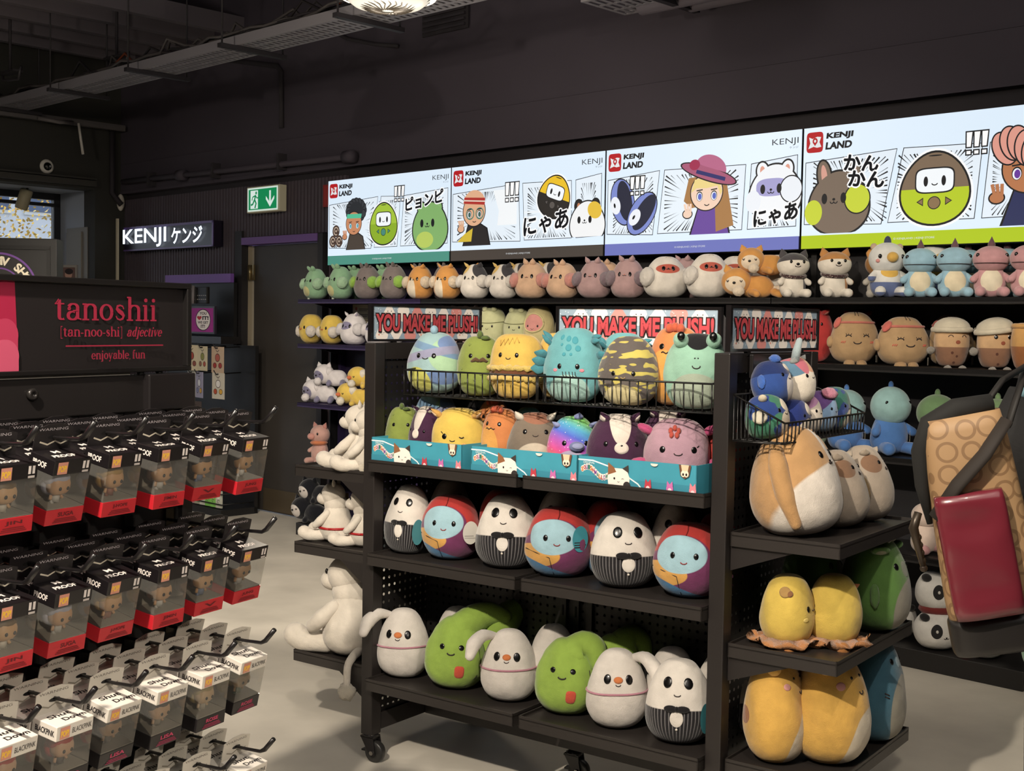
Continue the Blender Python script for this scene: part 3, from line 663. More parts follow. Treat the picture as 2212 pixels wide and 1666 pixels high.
for z in (1.042, .727, .302):
    shelf_tray('shelf_tray', -.029, .583, -.032, .284, z); shelf_tray('shelf_tray', .605, 1.219, -.032, .284, z)
for z in (.938, .628, .302):
    shelf_tray('end_tray', 1.275, 1.59, .02, .62, z)
    for v in (.03, .57):
        b = MB(); b.add([(1.272, v, z-.04), (1.46, v, z-.04), (1.272, v, z-.11), (1.272, v+.012, z-.04), (1.46, v+.012, z-.04), (1.272, v+.012, z-.11)], [(0, 1, 2), (5, 4, 3), (0, 3, 4, 1), (1, 4, 5, 2), (2, 5, 3, 0)]); b.obj('tray_bracket', FR, gon)
for z in (.99, .715, .325):
    shelf_tray('end_tray', -.425, -.083, .02, .62, z)
    for v in (.02, .57):
        b = MB(); b.add([(-.08, v, z-.04), (-.2, v, z-.04), (-.08, v, z-.12), (-.08, v+.012, z-.04), (-.2, v+.012, z-.04), (-.08, v+.012, z-.12)], [(0, 1, 2), (5, 4, 3), (0, 3, 4, 1), (1, 4, 5, 2), (2, 5, 3, 0)]); b.obj('tray_bracket', FR, gon)
def caster(u, v, rz):
    c = bpy.data.objects.new('caster', None); COL.objects.link(c); c.parent = gon; c.location = (u, v, 0); c.rotation_euler = (0, 0, rz)
    MB().lathe([(.0, .088), (.026, .088), (.028, .094), (.02, .098), (.012, .105)], 16).obj('swivel', mat('1a1819', .25), c)
    b = MB()
    for y in (-.022, .018):
        b.prism([(-.028, .088), (.024, .088), (.034, .03), (.02, .022), (.008, .03)], y, y+.004)
    b.box(-.028, .024, -.022, .022, .084, .09); b.obj('fork', mat('1a1819', .25), c)
    M = Matrix.Translation((.02, 0, .036)) @ Matrix.Rotation(PI/2, 4, 'X')
    MB().lathe([(.022, -.013), (.034, -.013), (.036, -.009), (.036, .009), (.034, .013), (.022, .013)], 26, T=M).obj('wheel', mat('2b2a29', .35), c)
    b = MB(); b.lathe([(.022, -.011), (.022, .011)], 20, T=M); b.obj('hub', mat('8d8a86', .3, .6), c)
    b = MB(); b.lathe([(.0, -.027), (.008, -.027), (.008, .027), (.0, .027)], 6, T=M, smooth=False); b.obj('axle_bolt', CHROME, c)
    b = MB(); b.box(-.03, .0, -.012, .012, .034, .04); b.obj('brake_pedal', mat('1a1819', .3), c)
for u, v in ((-.054, .025), (-.054, .595), (.59, .31), (1.246, .025), (1.246, .595)): caster(u, v, .1)
# title holders on the top: three signs
def plush_sign(label, loc, rz, wd, h=.128):
    t = thing('plush_sign', label, 'sign', loc, rz, 'slogan signs on the gondola')
    b = MB(); b.box(-wd/2, wd/2, -.008, .008, 0, .008); b.box(-wd/2, wd/2, -.008, .008, h-.008, h); b.box(-wd/2, -wd/2+.012, -.008, .008, .008, h-.008); b.box(wd/2-.012, wd/2, -.008, .008, .008, h-.008)
    b.obj('frame', mat('171516', .2, coat=.6), t)
    MB().box(-wd/2+.01, wd/2-.01, -.003, .003, .006, h-.006).obj('card', mat('8c9cab', .5), t)
    a = Art(wd, h, -.0032, .00003); x0, x1, z0, z1 = -wd/2+.012, wd/2-.012, .008, h-.008
    a.rect(x0, x1, z0, z1, '93a7b8'); r_ = random.Random(5); sp_ = (x1-x0)/8
    for k in range(9):                                           # triangular rice-ball shapes, some with little faces
        for row in (0, 1):
            cx = x0+sp_*(k+.5*row)+.01; cz = z0+(.012 if row else .085)+.006; s_ = .032
            if cx > x1-.02 or cx < x0+.02: continue
            up_ = 1 if (k+row) % 2 else -1
            pts = [(cx+s_*math.cos(R(90*up_+120*j+q)), min(max(cz+s_*math.sin(R(90*up_+120*j+q)), z0), z1)) for j in range(3) for q in (-22, 0, 22)]
            a.poly(pts, 'eee6df' if (k+row) % 3 else 'd98f8a')
            if (k+row) % 3 == 1:
                for e in (-.008, .01): a.ell(cx+e, min(max(cz+.004, z0+.004), z1-.004), .0018, .0022, '222222')
                a.arc(cx, min(max(cz, z0+.005), z1-.005), .003, .003, 180, 360, .001, '222222'); a.ell(cx-.015, min(max(cz-.003, z0+.005), z1-.005), .004, .003, 'd99080')
    for k in range(60): a.ell(r_.uniform(x0+.004, x1-.004), r_.uniform(z0+.004, z1-.004), .0016, .002, 'e8eef2', n=6)
    a.obj('artwork', t)
    a = Art(wd, h, -.0068, .00005); m = .026
    for dx in (-.003, .003):
        for dz in (-.003, .003): a.text('YOU MAKE ME PLUSH!', x0+.012+dx, x1-.012+dx, z0+m+dz, z1-m+dz, '1c0c10', .055, 0, 0, .04)
    a.text('YOU MAKE ME PLUSH!', x0+.012, x1-.012, z0+m, z1-m, 'b8434b', .04)
    a.obj('lettering', t)
    for x in (-wd*.3, wd*.3): MB().box(x-.01, x+.01, -.006, .006, -.012, .0).obj('clip', BLACK, t)
    return t
plush_sign('YOU MAKE ME PLUSH sign behind the blue striped plush at the far end', G(-.062, .31, 1.434), GA+R(90) if False else GA+PI/2, .61)
plush_sign('YOU MAKE ME PLUSH sign in the middle, behind the teal dragon plush', G(.79, .31, 1.434), GA, .60)
plush_sign('YOU MAKE ME PLUSH sign over the end basket of blue plush toys', G(1.262, .31, 1.434), GA+PI/2, .62)
# wire baskets
WIRE = mat('151414', .35, .2)
def basket(label, loc, rz, wd, dp, h, hb, n):
    """open wire basket: front height h, back height hb"""
    t = thing('wire_basket', label, 'basket', loc, rz, 'wire baskets on the gondola'); x0, x1 = -wd/2, wd/2; r_ = .0022
    b = MB(); b.tube([(x0, dp, hb), (x0, 0, h), (x1, 0, h), (x1, dp, hb), (x0, dp, hb)], .003, 6); b.tube([(x0, dp, 0), (x0, 0, 0), (x1, 0, 0), (x1, dp, 0), (x0, dp, 0)], .0025, 6); b.obj('rim', WIRE, t)
    b = MB()
    for i in range(n+1): x = x0+wd*i/n; b.tube([(x, 0, h), (x, .002, .004), (x, .02, -.002), (x, dp, -.002), (x, dp, hb)], r_, 5)
    b.obj('wire', WIRE, t)
    b = MB()
    for k in range(1, 7): y = dp*k/7; hh = h+(hb-h)*k/7; b.tube([(x0, y, hh), (x0, y, -.002), (x1, y, -.002), (x1, y, hh)], r_, 5)
    b.obj('side_wire', WIRE, t)
    return t
basket('black wire basket holding the striped alien, pickle and burger plush', G(.362, .0, 1.262), GA, .53, .275, .082, .1, 18)
basket('black wire basket holding the dragon, tiger-striped and mint frog plush', G(.925, .0, 1.262), GA, .585, .275, .082, .1, 20)
basket('black wire end basket heaped with small blue plush toys', G(1.43, .305, 1.192), GA+PI/2, .59, .15, .055, .125, 24)
for v0, v1, c in ((.09, .53, 0),):
    t = thing('lock_panel', 'black lockable panel under the end slogan sign', 'panel', G(1.275, .31, 1.36), GA+PI/2)
    MB().box(-.2, .2, -.012, 0, 0, .066).obj('panel', mat('1c1a1a', .3), t, bev=.002)
    M = Matrix.Translation((0, -.012, .035)) @ Matrix.Rotation(PI/2, 4, 'X')
    MB().lathe([(.012, 0), (.012, .008), (.006, .01)], 16, T=M).obj('lock', mat('3b3838', .25, .6), t)
# turquoise shelf-ready boxes
def display_box(label, u0, u1):
    wd = u1-u0; t = thing('display_box', label, 'display box', G(u0, -.024, 1.034), GA, 'turquoise display boxes')
    m = mat('3f93a8', .5, vary=.08, vscale=9)
    b = MB(); b.box(0, wd, 0, .003, 0, .083); b.box(0, .003, 0, .22, 0, .083); b.box(wd-.003, wd, 0, .22, 0, .083); b.box(0, wd, .217, .22, 0, .12); b.box(0, wd, 0, .22, 0, .002); b.obj('carton', m, t)
    a = Art(wd, .083, -.0003, .0001)
    a.rect(0, wd, 0, .026, '35849a')
    a.line([(0, .072), (wd*.13, .072), (wd*.28, .058), (wd*.4, .04), (wd*.52, .016), (wd*.56, .0)], .004, 'e6f2f2')
    word = 'SQUISHMALLOWS'; n = len(word)
    for k, ch in enumerate(word):                                # wavy row of letters on a white band
        x = wd*(.03+.255*k/n); z = .036+.012*math.sin(k/n*2*PI+.3)-.006*k/n; a.ell(x+.0035, z+.006, .0062, .0095, 'e8e2da')
    for k, ch in enumerate(word):
        x = wd*(.03+.255*k/n); z = .036+.012*math.sin(k/n*2*PI+.3)-.006*k/n; a.text(ch, x, x+.0075, z-.001, z+.012, ['c8742e', 'b03a4a', '7a4a9a', '2f7a68'][k % 4], .03)
    a.text('ORIGINAL', wd*.05, wd*.15, .062, .069, 'dcecee')
    cx = wd*.36                                                  # a plain cat picture
    a.poly([(cx-.034, 0), (cx+.034, 0), (cx+.037, .03), (cx+.026, .056), (cx-.026, .056), (cx-.037, .03)], 'eee4dc')
    a.poly([(cx-.036, .035), (cx-.036, .071), (cx-.016, .058), (cx-.008, .045)], '8a5a3a'); a.poly([(cx+.012, .056), (cx+.032, .068), (cx+.033, .045)], '3a3230'); a.ell(cx+.028, .008, .012, .012, '2f2a2a', a0=0, a1=180)
    a.ell(cx-.014, .026, .003, .0035, '1d1818'); a.arc(cx+.014, .024, .004, .003, 20, 160, .0012, '1d1818'); a.arc(cx, .019, .003, .003, 180, 360, .0012, '1d1818')
    for x, c in ((.62, 'b83a48'), (.80, 'c26aa8'), (.985, 'd8808c')): a.ell(wd*x-.004, .012, .011, .013, c); a.ell(wd*x-.004, .008, .006, .006, 'eccfd4'); a.poly([(wd*x-.014, .02), (wd*x-.012, .034), (wd*x-.004, .024), (wd*x+.004, .034), (wd*x+.006, .02)], c)
    a.ell(wd*.66, .079, .012, .008, 'eadcd0', a0=180, a1=360); a.poly([(wd*.86, .083), (wd*.96, .083), (wd*.945, .052), (wd*.91, .044), (wd*.875, .052)], '6a4632'); a.poly([(wd*.878, .083), (wd*.942, .083), (wd*.93, .06), (wd*.89, .06)], 'e0c4a4')
    for x in (.897, .923): a.ell(wd*x, .058, .007, .009, 'efe0cc'); a.ell(wd*x, .056, .003, .004, '2a1c16')
    a.obj('print', t)
display_box('turquoise display box under the yellow winking plush', -.02, .362)
display_box('turquoise display box under the grey and rainbow plush', .40, .796)
display_box('turquoise display box under the purple skunk and pink plush', .80, 1.19)
# ================================================================== peg-hook rack on the near side
RK = mat('1a1718', .5)
rack = thing('hook_rack', 'black pegboard rack hung with boxed figures', 'rack', T(0, .3, 0), FA)
MB().box(-1.5, .055, 0, .03, .1, 1.31).obj('back_panel', mat('151314', .6), rack)
b = MB(); b.box(-1.5, .06, -.012, .03, 1.30, 1.378); b.obj('top_band', mat('1d1a1a', .4), rack, bev=.003)
MB().box(-.09, .052, -.03, .02, 1.302, 1.380).obj('corner_plate', mat('1b1819', .35), rack, bev=.003)
MB().box(.03, .062, -.012, .045, 0, 1.31).obj('upright', RK, rack)
MB().box(-1.5, .06, -.25, .05, 0, .1).obj('base', RK, rack)
M = Matrix.Translation((-.387, -.012, 1.349)) @ Matrix.Rotation(PI/2, 4, 'X')
MB().lathe([(.012, 0), (.012, .008), (.005, .01), (.004, .004)], 18, T=M).obj('lock', mat('33302f', .25, .5), rack)
ROWZ = (1.319, 1.085, .847, .612); SPX = .124
for z in ROWZ:
    for k in range(6):
        b = MB(); x = -SPX*k; zb = z-.035
        b.tube([(x, 0, zb+.004), (x, -.22, zb), (x, -.262, zb+.001), (x, -.275, zb+.008), (x, -.298, zb+.034)], [.0035, .0035, .004, .0055, .0055], 8)
        b.box(x-.012, x+.012, -.004, 0, zb-.01, zb+.03); b.obj('hook', mat('141213', .3), rack)
# ---- blister of small boxed figures
def figure_box(kind, hair, skin, cloth, band, label, loc, tilt):
    """hanging window box: card tab, printed lid, clear window, tray base and the figure inside"""
    t = thing('figure_box', label, 'boxed figure', loc, (tilt, 0, FA), 'boxed figures on the rack, '+kind)
    dk = kind == 'dark'; lidc = mat('171416' if dk else 'd3cdc4', .3 if dk else .5); basec = mat('b3202a' if dk else '1a1718', .4)
    b = MB(); hw = .0425
    b.prism([(-.0425, -.036), (.0425, -.036), (.0425, 0.004), (.014, .012), (-.014, .012), (-.0425, .004)], .027, .0285, T=None)
    b.obj('hang_tab', mat('1e1a1c' if dk else 'c9c3b8', .5), t)
    a = Art(1, 1, .0268); a.text('POP KEYCHAIN' if False else 'WARNING', -.036, .03, .0, .005, 'b8b0b4' if dk else '5a544c'); a.ell(0, -.013, .013, .004, '060606')
    a.line([(-.03, -.02), (-.012, -.026), (.004, -.02), (.018, -.026), (.032, -.021)], .003, 'd6ccb8' if dk else '8a8478'); a.obj('tab_print', t)
    b = MB(); b.box(-hw, hw, -.031, .031, -.064, -.036); b.obj('lid', lidc, t, bev=.0015)
    a = Art(1, 1, -.0315, .0001); ink = 'd8d0cc' if dk else '1c181a'
    if dk: a.rect(.022, .036, -.055, -.041, 'd8d0cc'); a.rect(.0275, .0305, -.055, -.041, '1a1718'); a.rect(.022, .036, -.062, -.058, 'b8b0ac')
    else: a.text('BLACKPINK', -.006, .038, -.056, -.046, ink)
    a.obj('lid_print', t)
    a = Art(1, 1, -.0315, .0001); a.rect(-.034, -.012, -.062, -.040, 'c88a78'); a.text('POP!', -.032, -.014, -.058, -.046, 'e8b83a', .05); a.obj('lid_logo', t)
    L_ = MB(); vs, fs, bb = glyphs('PROOF' if dk else 'BLACKPINK', .03); sx = (.034 if dk else .048)/(bb[1]-bb[0]); sz = .011/(bb[3]-bb[2])
    L_.add([(-.0428, .022-(x-bb[0])*sx, -.056+(y-bb[2])*sz) for x, y in vs], fs)
    vs, fs, bb = glyphs('PROOF' if dk else 'Shut', .03); sx = .05/(bb[1]-bb[0]); sy = .013/(bb[3]-bb[2]); q = .35
    L_.add([(-.03+(x-bb[0])*sx+q*(y-bb[2])*sy*.5, (-.016 if dk else .002)+(y-bb[2])*sy+ (0), -.0357) for x, y in vs], fs)
    vs, fs, bb = glyphs('M' if dk else 'Down', .03); sx = (.016 if dk else .05)/(bb[1]-bb[0])
    L_.add([((-.012 if dk else -.012)+(x-bb[0])*sx, (.006 if dk else -.018)+(y-bb[2])*sy, -.0357) for x, y in vs], fs)
    L_.obj('lettering', mat('d6cec8' if dk else '231e20', .5), t)
    b = MB(); b.box(-hw+.0006, hw-.0006, -.0304, .0304, -.128, -.064); b.obj('clear_window', clear_plastic(), t)
    b = MB(); b.box(-hw, hw, -.031, .031, -.157, -.128); b.obj('base_tray', [basec], t, bev=.001); MB().box(-hw+.002, hw-.002, -.029, .029, -.128, -.1265).box(-hw+.003, hw-.003, .027, .029, -.1265, -.066).obj('inner_tray', mat('9a9284', .5), t)
    a = Art(1, 1, -.0315, .0001); nm = band; a.text(nm, -.016, .02, -.142, -.134, '5c0f16' if dk else 'b83c60', .03)
    for q_ in range(3): a.rect(-.02-.003*q_, .024+.003*q_, -.147-.003*q_, -.1455-.003*q_, '6a141c' if dk else 'a03858')
    a.obj('base_print', t)
    b = MB(); z0 = -.092                                         # the figure: large head, cap of hair, small body
    b.ell((0, -.002, z0), (.022, .018, .019), nu=14, nv=9, mi=0, fn=lambda q: Vector((math.copysign(abs(q.x)**.7, q.x), math.copysign(abs(q.y)**.7, q.y), q.z)))
    b.ell((0, .004, z0+.010), (.0262, .0222, .0172), nu=14, nv=9, mi=1)
    b.ell((0, .012, z0-.002), (.0255, .0145, .0225), nu=12, nv=8, mi=1)
    for s_ in (-1, 1): b.ell((s_*.0085, -.0195, z0-.003), (.0032, .002, .0036), nu=8, nv=6, mi=2)
    b.tube([(0, 0, z0-.016), (0, 0, z0-.024), (0, 0, z0-.032)], [.007, .009, .0085], 10, 3)
    for s_ in (-1, 1): b.tube([(s_*.005, 0, z0-.03), (s_*.006, -.001, -.128)], .0042, 8, 3); b.tube([(s_*.009, 0, z0-.018), (s_*.014, -.004, z0-.027)], .0032, 6, 0)
    b.obj('figure', [mat(skin, .5), mat(hair, .5), BLACK, mat(cloth, .5)], t)
    return t
ORD = ('first', 'second', 'third', 'fourth', 'fifth', 'sixth'); ROWN = ('top row', 'second row', 'third row', 'lowest row'); DEEP = ('front', 'second', 'third')
dark_specs = [('2a201c', 'c89a6a', 'd8d4cc', 'JUNG'), ('2b211d', 'c89a6a', '5a6a8a', 'V'), ('4a3020', 'c8986a', 'c8c4bc', 'JIMIN'), ('b08a4a', 'd0a070', '8a4a30', 'J-HOPE'), ('a8a8b8', 'c89a70', 'c0bcb4', 'SUGA'), ('6a5230', 'd0a474', 'c8c0b0', 'JIN')]
lite_specs = [('8a7a4a', 'c8a880', '3a6a3a', 'ROSE'), ('a08c58', 'c8a880', 'a8a090', 'ROSE'), ('332a2a', 'c09a78', '8a8070', 'LISA'), ('302626', 'c8a078', '6a6058', 'LISA'), ('a8302a', 'c8a080', '3a3434', 'JISOO'), ('a8302a', 'c8a080', '2a2626', 'JISOO')]
cache = {}
for r_, z in enumerate(ROWZ):
    for k in range(6):
        for q in range(3):
            dk = r_ < 2; sp_ = (dark_specs if dk else lite_specs)[k]
            lab = '%s-topped %s boxed figure, %s on the %s hook from the aisle end, %s' % ('black' if dk else 'white', 'red' if dk else 'black', ('front' if q == 0 else DEEP[q]+' back'), ORD[k], ROWN[r_])
            loc = T(-SPX*k, .075+.066*q, z-.028); tl = R(11+3*math.sin(k*2.1+r_)+1.5*q)
            key = (dk, k)
            if key not in cache:
                o = figure_box('dark' if dk else 'light', *sp_[:3], sp_[3], lab, loc, tl); cache[key] = (o, [(c, children(c)) for c in children(o)])
            else: dup(cache[key][0], lab, loc, (tl, 0, FA), kids=cache[key][1])
# ---- header sign with serif lettering drawn stroke by stroke
def serif_strokes():
    TH, ST = .10, .28
    def S(pts, w0): return [(x, y, w0) for x, y in pts]
    def arc(cx, cy, rx, ry, a0, a1, th=TH, st=ST, n=14):
        o = []
        for i in range(n+1): t_ = R(a0+(a1-a0)*i/n); o.append((cx+rx*math.cos(t_), cy+ry*math.sin(t_), th+(st-th)*abs(math.cos(t_))**1.6))
        return o
    def V(x, y0, y1, wd=ST): return S([(x, y0), (x, y1)], wd)
    def Hh(x0, x1, y, wd=TH): return S([(x0, y), (x1, y)], wd)
    D = {}
    D['i'] = (.42, [V(.2, 0, 1), Hh(.03, .38, .03), Hh(.04, .25, .97), arc(.2, 1.32, .06, .06, 0, 360, .13, .13)])
    D['n'] = (.86, [V(.2, 0, 1), Hh(.03, .38, .03), Hh(.04, .25, .97), arc(.44, .72, .24, .25, 170, 0), V(.68, 0, .72), Hh(.51, .86, .03)])
    D['h'] = (.86, [V(.2, 0, 1.5), Hh(.03, .38, .03), Hh(.04, .25, 1.47), arc(.44, .72, .24, .25, 170, 0), V(.68, 0, .72), Hh(.51, .86, .03)])
    D['o'] = (.8, [arc(.4, .5, .28, .47, 0, 360, n=26)])
    D['t'] = (.52, [V(.24, .16, 1.2), Hh(.02, .48, .96, .09), arc(.38, .18, .14, .15, 180, 310), S([(.06, .98), (.2, 1.25)], .07)])
    D['a'] = (.78, [arc(.36, .26, .22, .24, 60, 330), V(.6, .06, .74), arc(.38, .72, .22, .25, 0, 165), arc(.18, .68, .06, .06, 0, 360, .1, .1), S([(.36, .56), (.6, .58)], .08), S([(.58, .1), (.78, .04)], .09)])
    D['s'] = (.64, [[(.52, .72, .09), (.46, .9, .1), (.32, .96, .11), (.18, .9, .17), (.15, .74, .25), (.26, .6, .3), (.42, .46, .3), (.51, .3, .25), (.46, .12, .17), (.32, .04, .11), (.18, .1, .1), (.1, .28, .09)]])
    D['e'] = (.74, [arc(.38, .5, .27, .47, 0, 320, n=24), Hh(.18, .62, .52)])
    D['j'] = (.42, [V(.22, -.2, 1), Hh(.05, .26, .97), arc(.1, -.2, .12, .18, 0, -140), arc(.22, 1.32, .06, .06, 0, 360, .13, .13)])
    D['y'] = (.74, [S([(.12, .97), (.38, .05)], ST*.9), S([(.62, .97), (.3, -.3)], TH), arc(.2, -.32, .07, .07, 0, 360, .1, .1), Hh(.0, .28, .97), Hh(.5, .74, .97)])
    D['b'] = (.82, [V(.2, .0, 1.5), Hh(.04, .25, 1.47), arc(.42, .48, .26, .46, 150, -150)])
    D['d'] = (.84, [V(.6, .0, 1.5), Hh(.44, .65, 1.47), Hh(.6, .8, .03), arc(.38, .48, .26, .46, 30, 330)])
    D['l'] = (.42, [V(.2, 0, 1.5), Hh(.03, .38, .03), Hh(.04, .25, 1.47)])
    D['f'] = (.5, [V(.22, 0, 1.2), Hh(.04, .42, .03), Hh(.03, .44, .95, .09), arc(.36, 1.22, .15, .24, 180, 40)])
    D['u'] = (.86, [V(.2, .28, 1), Hh(.03, .25, .97), arc(.42, .28, .22, .25, 180, 350), V(.66, 0, 1), Hh(.5, .7, .97), Hh(.66, .84, .03)])
    D['c'] = (.68, [arc(.38, .5, .26, .47, 40, 320, n=22), arc(.56, .76, .05, .05, 0, 360, .1, .1)])
    D['v'] = (.74, [S([(.12, .97), (.38, .02)], ST*.9), S([(.62, .97), (.38, .02)], TH), Hh(.0, .28, .97), Hh(.5, .74, .97)])
    D[','] = (.3, [[(.15, .06, .16), (.16, -.04, .12), (.08, -.2, .04)]]); D['-'] = (.46, [Hh(.06, .4, .48, .13)])
    D['['] = (.4, [V(.14, -.3, 1.5, .09), Hh(.12, .34, 1.47), Hh(.12, .34, -.27)]); D[']'] = (.4, [V(.26, -.3, 1.5, .09), Hh(.06, .28, 1.47), Hh(.06, .28, -.27)]); D[' '] = (.3, [])
    return D
SD = serif_strokes()
def serif(a, txt, x0, x1, z0, xh, col, slant=0.0, heavy=1.0):
    tot = sum(SD[c][0] for c in txt); sx = (x1-x0)/tot; x = 0
    for c in txt:
        for st in SD[c][1]: a.line([(x0+(x+p[0])*sx+slant*p[1]*xh, z0+p[1]*xh) for p in st], [p[2]*xh*heavy*(.95 if xh < sx else sx/xh) for p in st], col)
        x += SD[c][0]
t = thing('header_sign', 'black framed header sign with crimson lettering above the boxed figures', 'sign', T(0, .3, 0), FA)
MB().box(-.72, .05, -.006, .012, 1.386, 1.577).obj('board', mat('1b1718', .45), t)
b = MB()
for q in ((-.72, .05, 1.566, 1.578), (-.72, .05, 1.385, 1.395)): b.box(q[0], q[1], -.02, .014, q[2], q[3])
b.box(.036, .05, -.02, .014, 1.395, 1.566); b.box(-.72, -.706, -.02, .014, 1.395, 1.566); b.obj('frame', mat('151313', .35), t, bev=.002)
a = Art(1, 1, -.0065, .0002); CR = '8f1b36'
serif(a, 'tanoshii', -.325, -.050, 1.494, .033, CR); serif(a, '[tan-noo-shi]', -.317, -.158, 1.461, .0135, CR, 0, 1.1); serif(a, 'adjective', -.148, -.053, 1.461, .0135, CR, .25, 1.1)
a.rect(-.316, -.048, 1.441, 1.4435, CR); serif(a, 'enjoyable, fun', -.25, -.111, 1.415, .012, '841c33', 0, 1.15); a.obj('lettering', t)
a = Art(1, 1, -.0065, .0002); a.poly([(-.706, 1.395), (-.411, 1.395), (-.42, 1.566), (-.706, 1.566)], '96153a')
for k, (cz, c) in enumerate(((1.475, 'a8304f'), (1.435, 'b84a66'))):
    for j in range(8): x = -.69+.038*j+(.014 if k else 0); a.ell(min(x, -.443), cz-.012, .03, .032, c)
    a.rect(-.706, -.414, 1.395, cz-.015, c)
a.obj('pink_panel', t)
for x in (-.09, -.035): MB().tube([(x, -.004, 1.378), (x, -.004, 1.388)], .008, 10).obj('foot', BLACK, t)
MB().box(-.7, -.12, -.004, .01, 1.379, 1.386).obj('gap_strip', mat('8f8b86', .3), t)
# ================================================================== far-left things: totem, accessory stand, street outside
t = thing('totem_sign', 'black totem board with a purple-ringed round shop badge', 'sign', (-1.95, 5.0, 0), R(4))
MB().box(-.6, .125, 0, .09, 0, 1.81).obj('board', mat('131110', .5), t, bev=.004)
b = MB(); b.box(.085, .1, -.004, 0, .1, 1.77); b.box(-.6, .1, -.004, 0, 1.765, 1.78); b.obj('edge_trim', mat('141211', .4), t)
a = Art(1, 1, -.004); cx, cz = -.10, 1.60
a.ell(cx, cz, .152, .152, '6a3f8c', n=64); a.ell(cx, cz, .144, .144, '1a1716', n=64); a.ell(cx, cz, .092, .092, '6a3f8c', n=48); a.ell(cx, cz, .086, .086, '1a1716', n=48)
tx = 'THE HMV SHOP'
for i, ch in enumerate(tx):
    if ch == ' ': continue
    an = R(165-150*(i/(len(tx)-1)))-.02; an = R(157-i*13.2); vs, fs, bb = glyphs(ch, .04); s_ = .032/.7; c_, q_ = math.cos(an-PI/2), math.sin(an-PI/2); w_ = (bb[1]-bb[0])*s_
    a.put([(cx+.103*math.cos(an)+((x-bb[0])*s_-w_/2)*c_-y*s_*q_, cz+.103*math.sin(an)+((x-bb[0])*s_-w_/2)*q_+y*s_*c_) for x, y in vs], fs, 'e2d8c0')
a.arc(cx+.01, cz+.04, .02, .02, 0, 180, .008, 'cfc6b0'); a.rect(cx-.03, cz+.03, cz-.02, cz+.03, 'cfc6b0') if False else None
a.obj('badge', t)
# accessory stand against the slatted wall, behind the header sign
st = thing('accessory_stand', 'narrow black stand of hanging pin cards beside the fire door', 'stand', W(-6.85, .12, 0), WA)
MB().box(0, .98, .2, .23, 1.3, 1.79).box(0, 1.28, .2, .23, 0, 1.3).obj('back_panel', BLACK, st)
MB().box(0, 1.28, -.1, .23, 0, .05).obj('base', BLACK, st)
MB().box(.0, .98, .17, .2, 1.79, 1.86).obj('purple_header', mat('7a52a8', .5), st)
MB().box(0, 1.08, .02, .2, 1.31, 1.365).obj('top_band', mat('191718', .4), st)
for z in (.09, .17):
    MB().tube([(.4, -.08, z), (1.26, -.08, z), (1.26, .2, z)], .005, 6).obj('basket_rail', BLACK, st)
t = thing('fandom_sign', 'magenta sign with YOU LOVE IT WE GET IT in a white oval', 'sign', W(-6.83, .12, 1.385), WA)
MB().box(0, 1.0, .0, .02, 0, .215).obj('frame', mat('2a2430', .4), t)
a = Art(1, .2, -.001); a.rect(.012, .985, .014, .2, 'a01f8c'); a.text('G', .52, .66, .05, .15, 'ece4ea', .04)
a.ell(.84, .108, .108, .085, '1a1018'); a.ell(.84, .108, .1, .078, 'f0e8e6')
a.text('YOU', .79, .89, .148, .170, '201018', .03); a.text('IT!', .83, .92, .108, .138, '201018', .05); a.text('♥', .755, .82, .106, .138, 'b81c28')
a.text('WE GET', .765, .915, .078, .098, '201018', .03); a.text('IT!', .81, .87, .045, .07, '201018', .03); a.obj('sign_face', t)
def pin_card(label, u, v, z, h, wd, cols, bgc, rz=0.0):
    t = thing('pin_card', label, 'pin card', W(u, v, z), WA+rz, 'pin cards on the accessory stand')
    MB().box(-wd/2, wd/2, 0, .003, -h, 0).obj('card', mat(bgc, .6), t)
    a = Art(1, 1, -.001); a.line([(-.02, -.03), (0, -.04), (.02, -.025)], .006, '4a3c34')
    for i, c in enumerate(cols): a.ell(-wd*.22+wd*.44*(i % 2) if i else 0, -h*.42-(h*.3 if i else 0)-.012*(i//3), wd*.2 if i == 0 else wd*.15, h*.16 if i == 0 else h*.11, '3a2a22'); a.ell(-wd*.22+wd*.44*(i % 2) if i else 0, -h*.42-(h*.3 if i else 0)-.012*(i//3), wd*.17 if i == 0 else wd*.125, h*.135 if i == 0 else h*.09, c)
    a.obj('print', t); MB().tube([(0, .2, .0), (0, -.02, -.01), (0, -.04, .02)], .005, 6).obj('hook', BLACK, t)
for q in (('cream pin card with a red round charm, beside the header sign', -6.09, .08, 1.295, .20, .17, ('a8402c', '8a4a3a', 'd8b84a'), 'd6c8a8', .05),
          ('cream pin card with small scattered green and red charms', -5.90, .06, 1.29, .19, .15, ('8a8a3a', 'a84a2c', '8a5a3a'), 'd4c8a6', -.08),
          ('cream pin card with dark red lantern charms nearest the fire door', -5.72, .08, 1.29, .20, .17, ('b05a4a', 'a03028', 'a03028'), 'c4ab92', 0),
          ('white pin card with a thin green stripe on the lower hook row', -6.12, .1, 1.09, .2, .12, ('b8c8b0', '6a9a6a'), 'c8c8bc', 0),
          ('lavender pin card with blue charms hanging crooked', -5.93, .05, 1.09, .2, .14, ('dcdce4', 'd0a03a', '7a80a8'), '9c98b0', -.15),
          ('white pin card with a penguin-like black and white charm', -5.71, .08, 1.09, .2, .17, ('e8e4e0', 'd8a83a', 'b8502c'), 'cfc8b8', 0)): pin_card(*q)
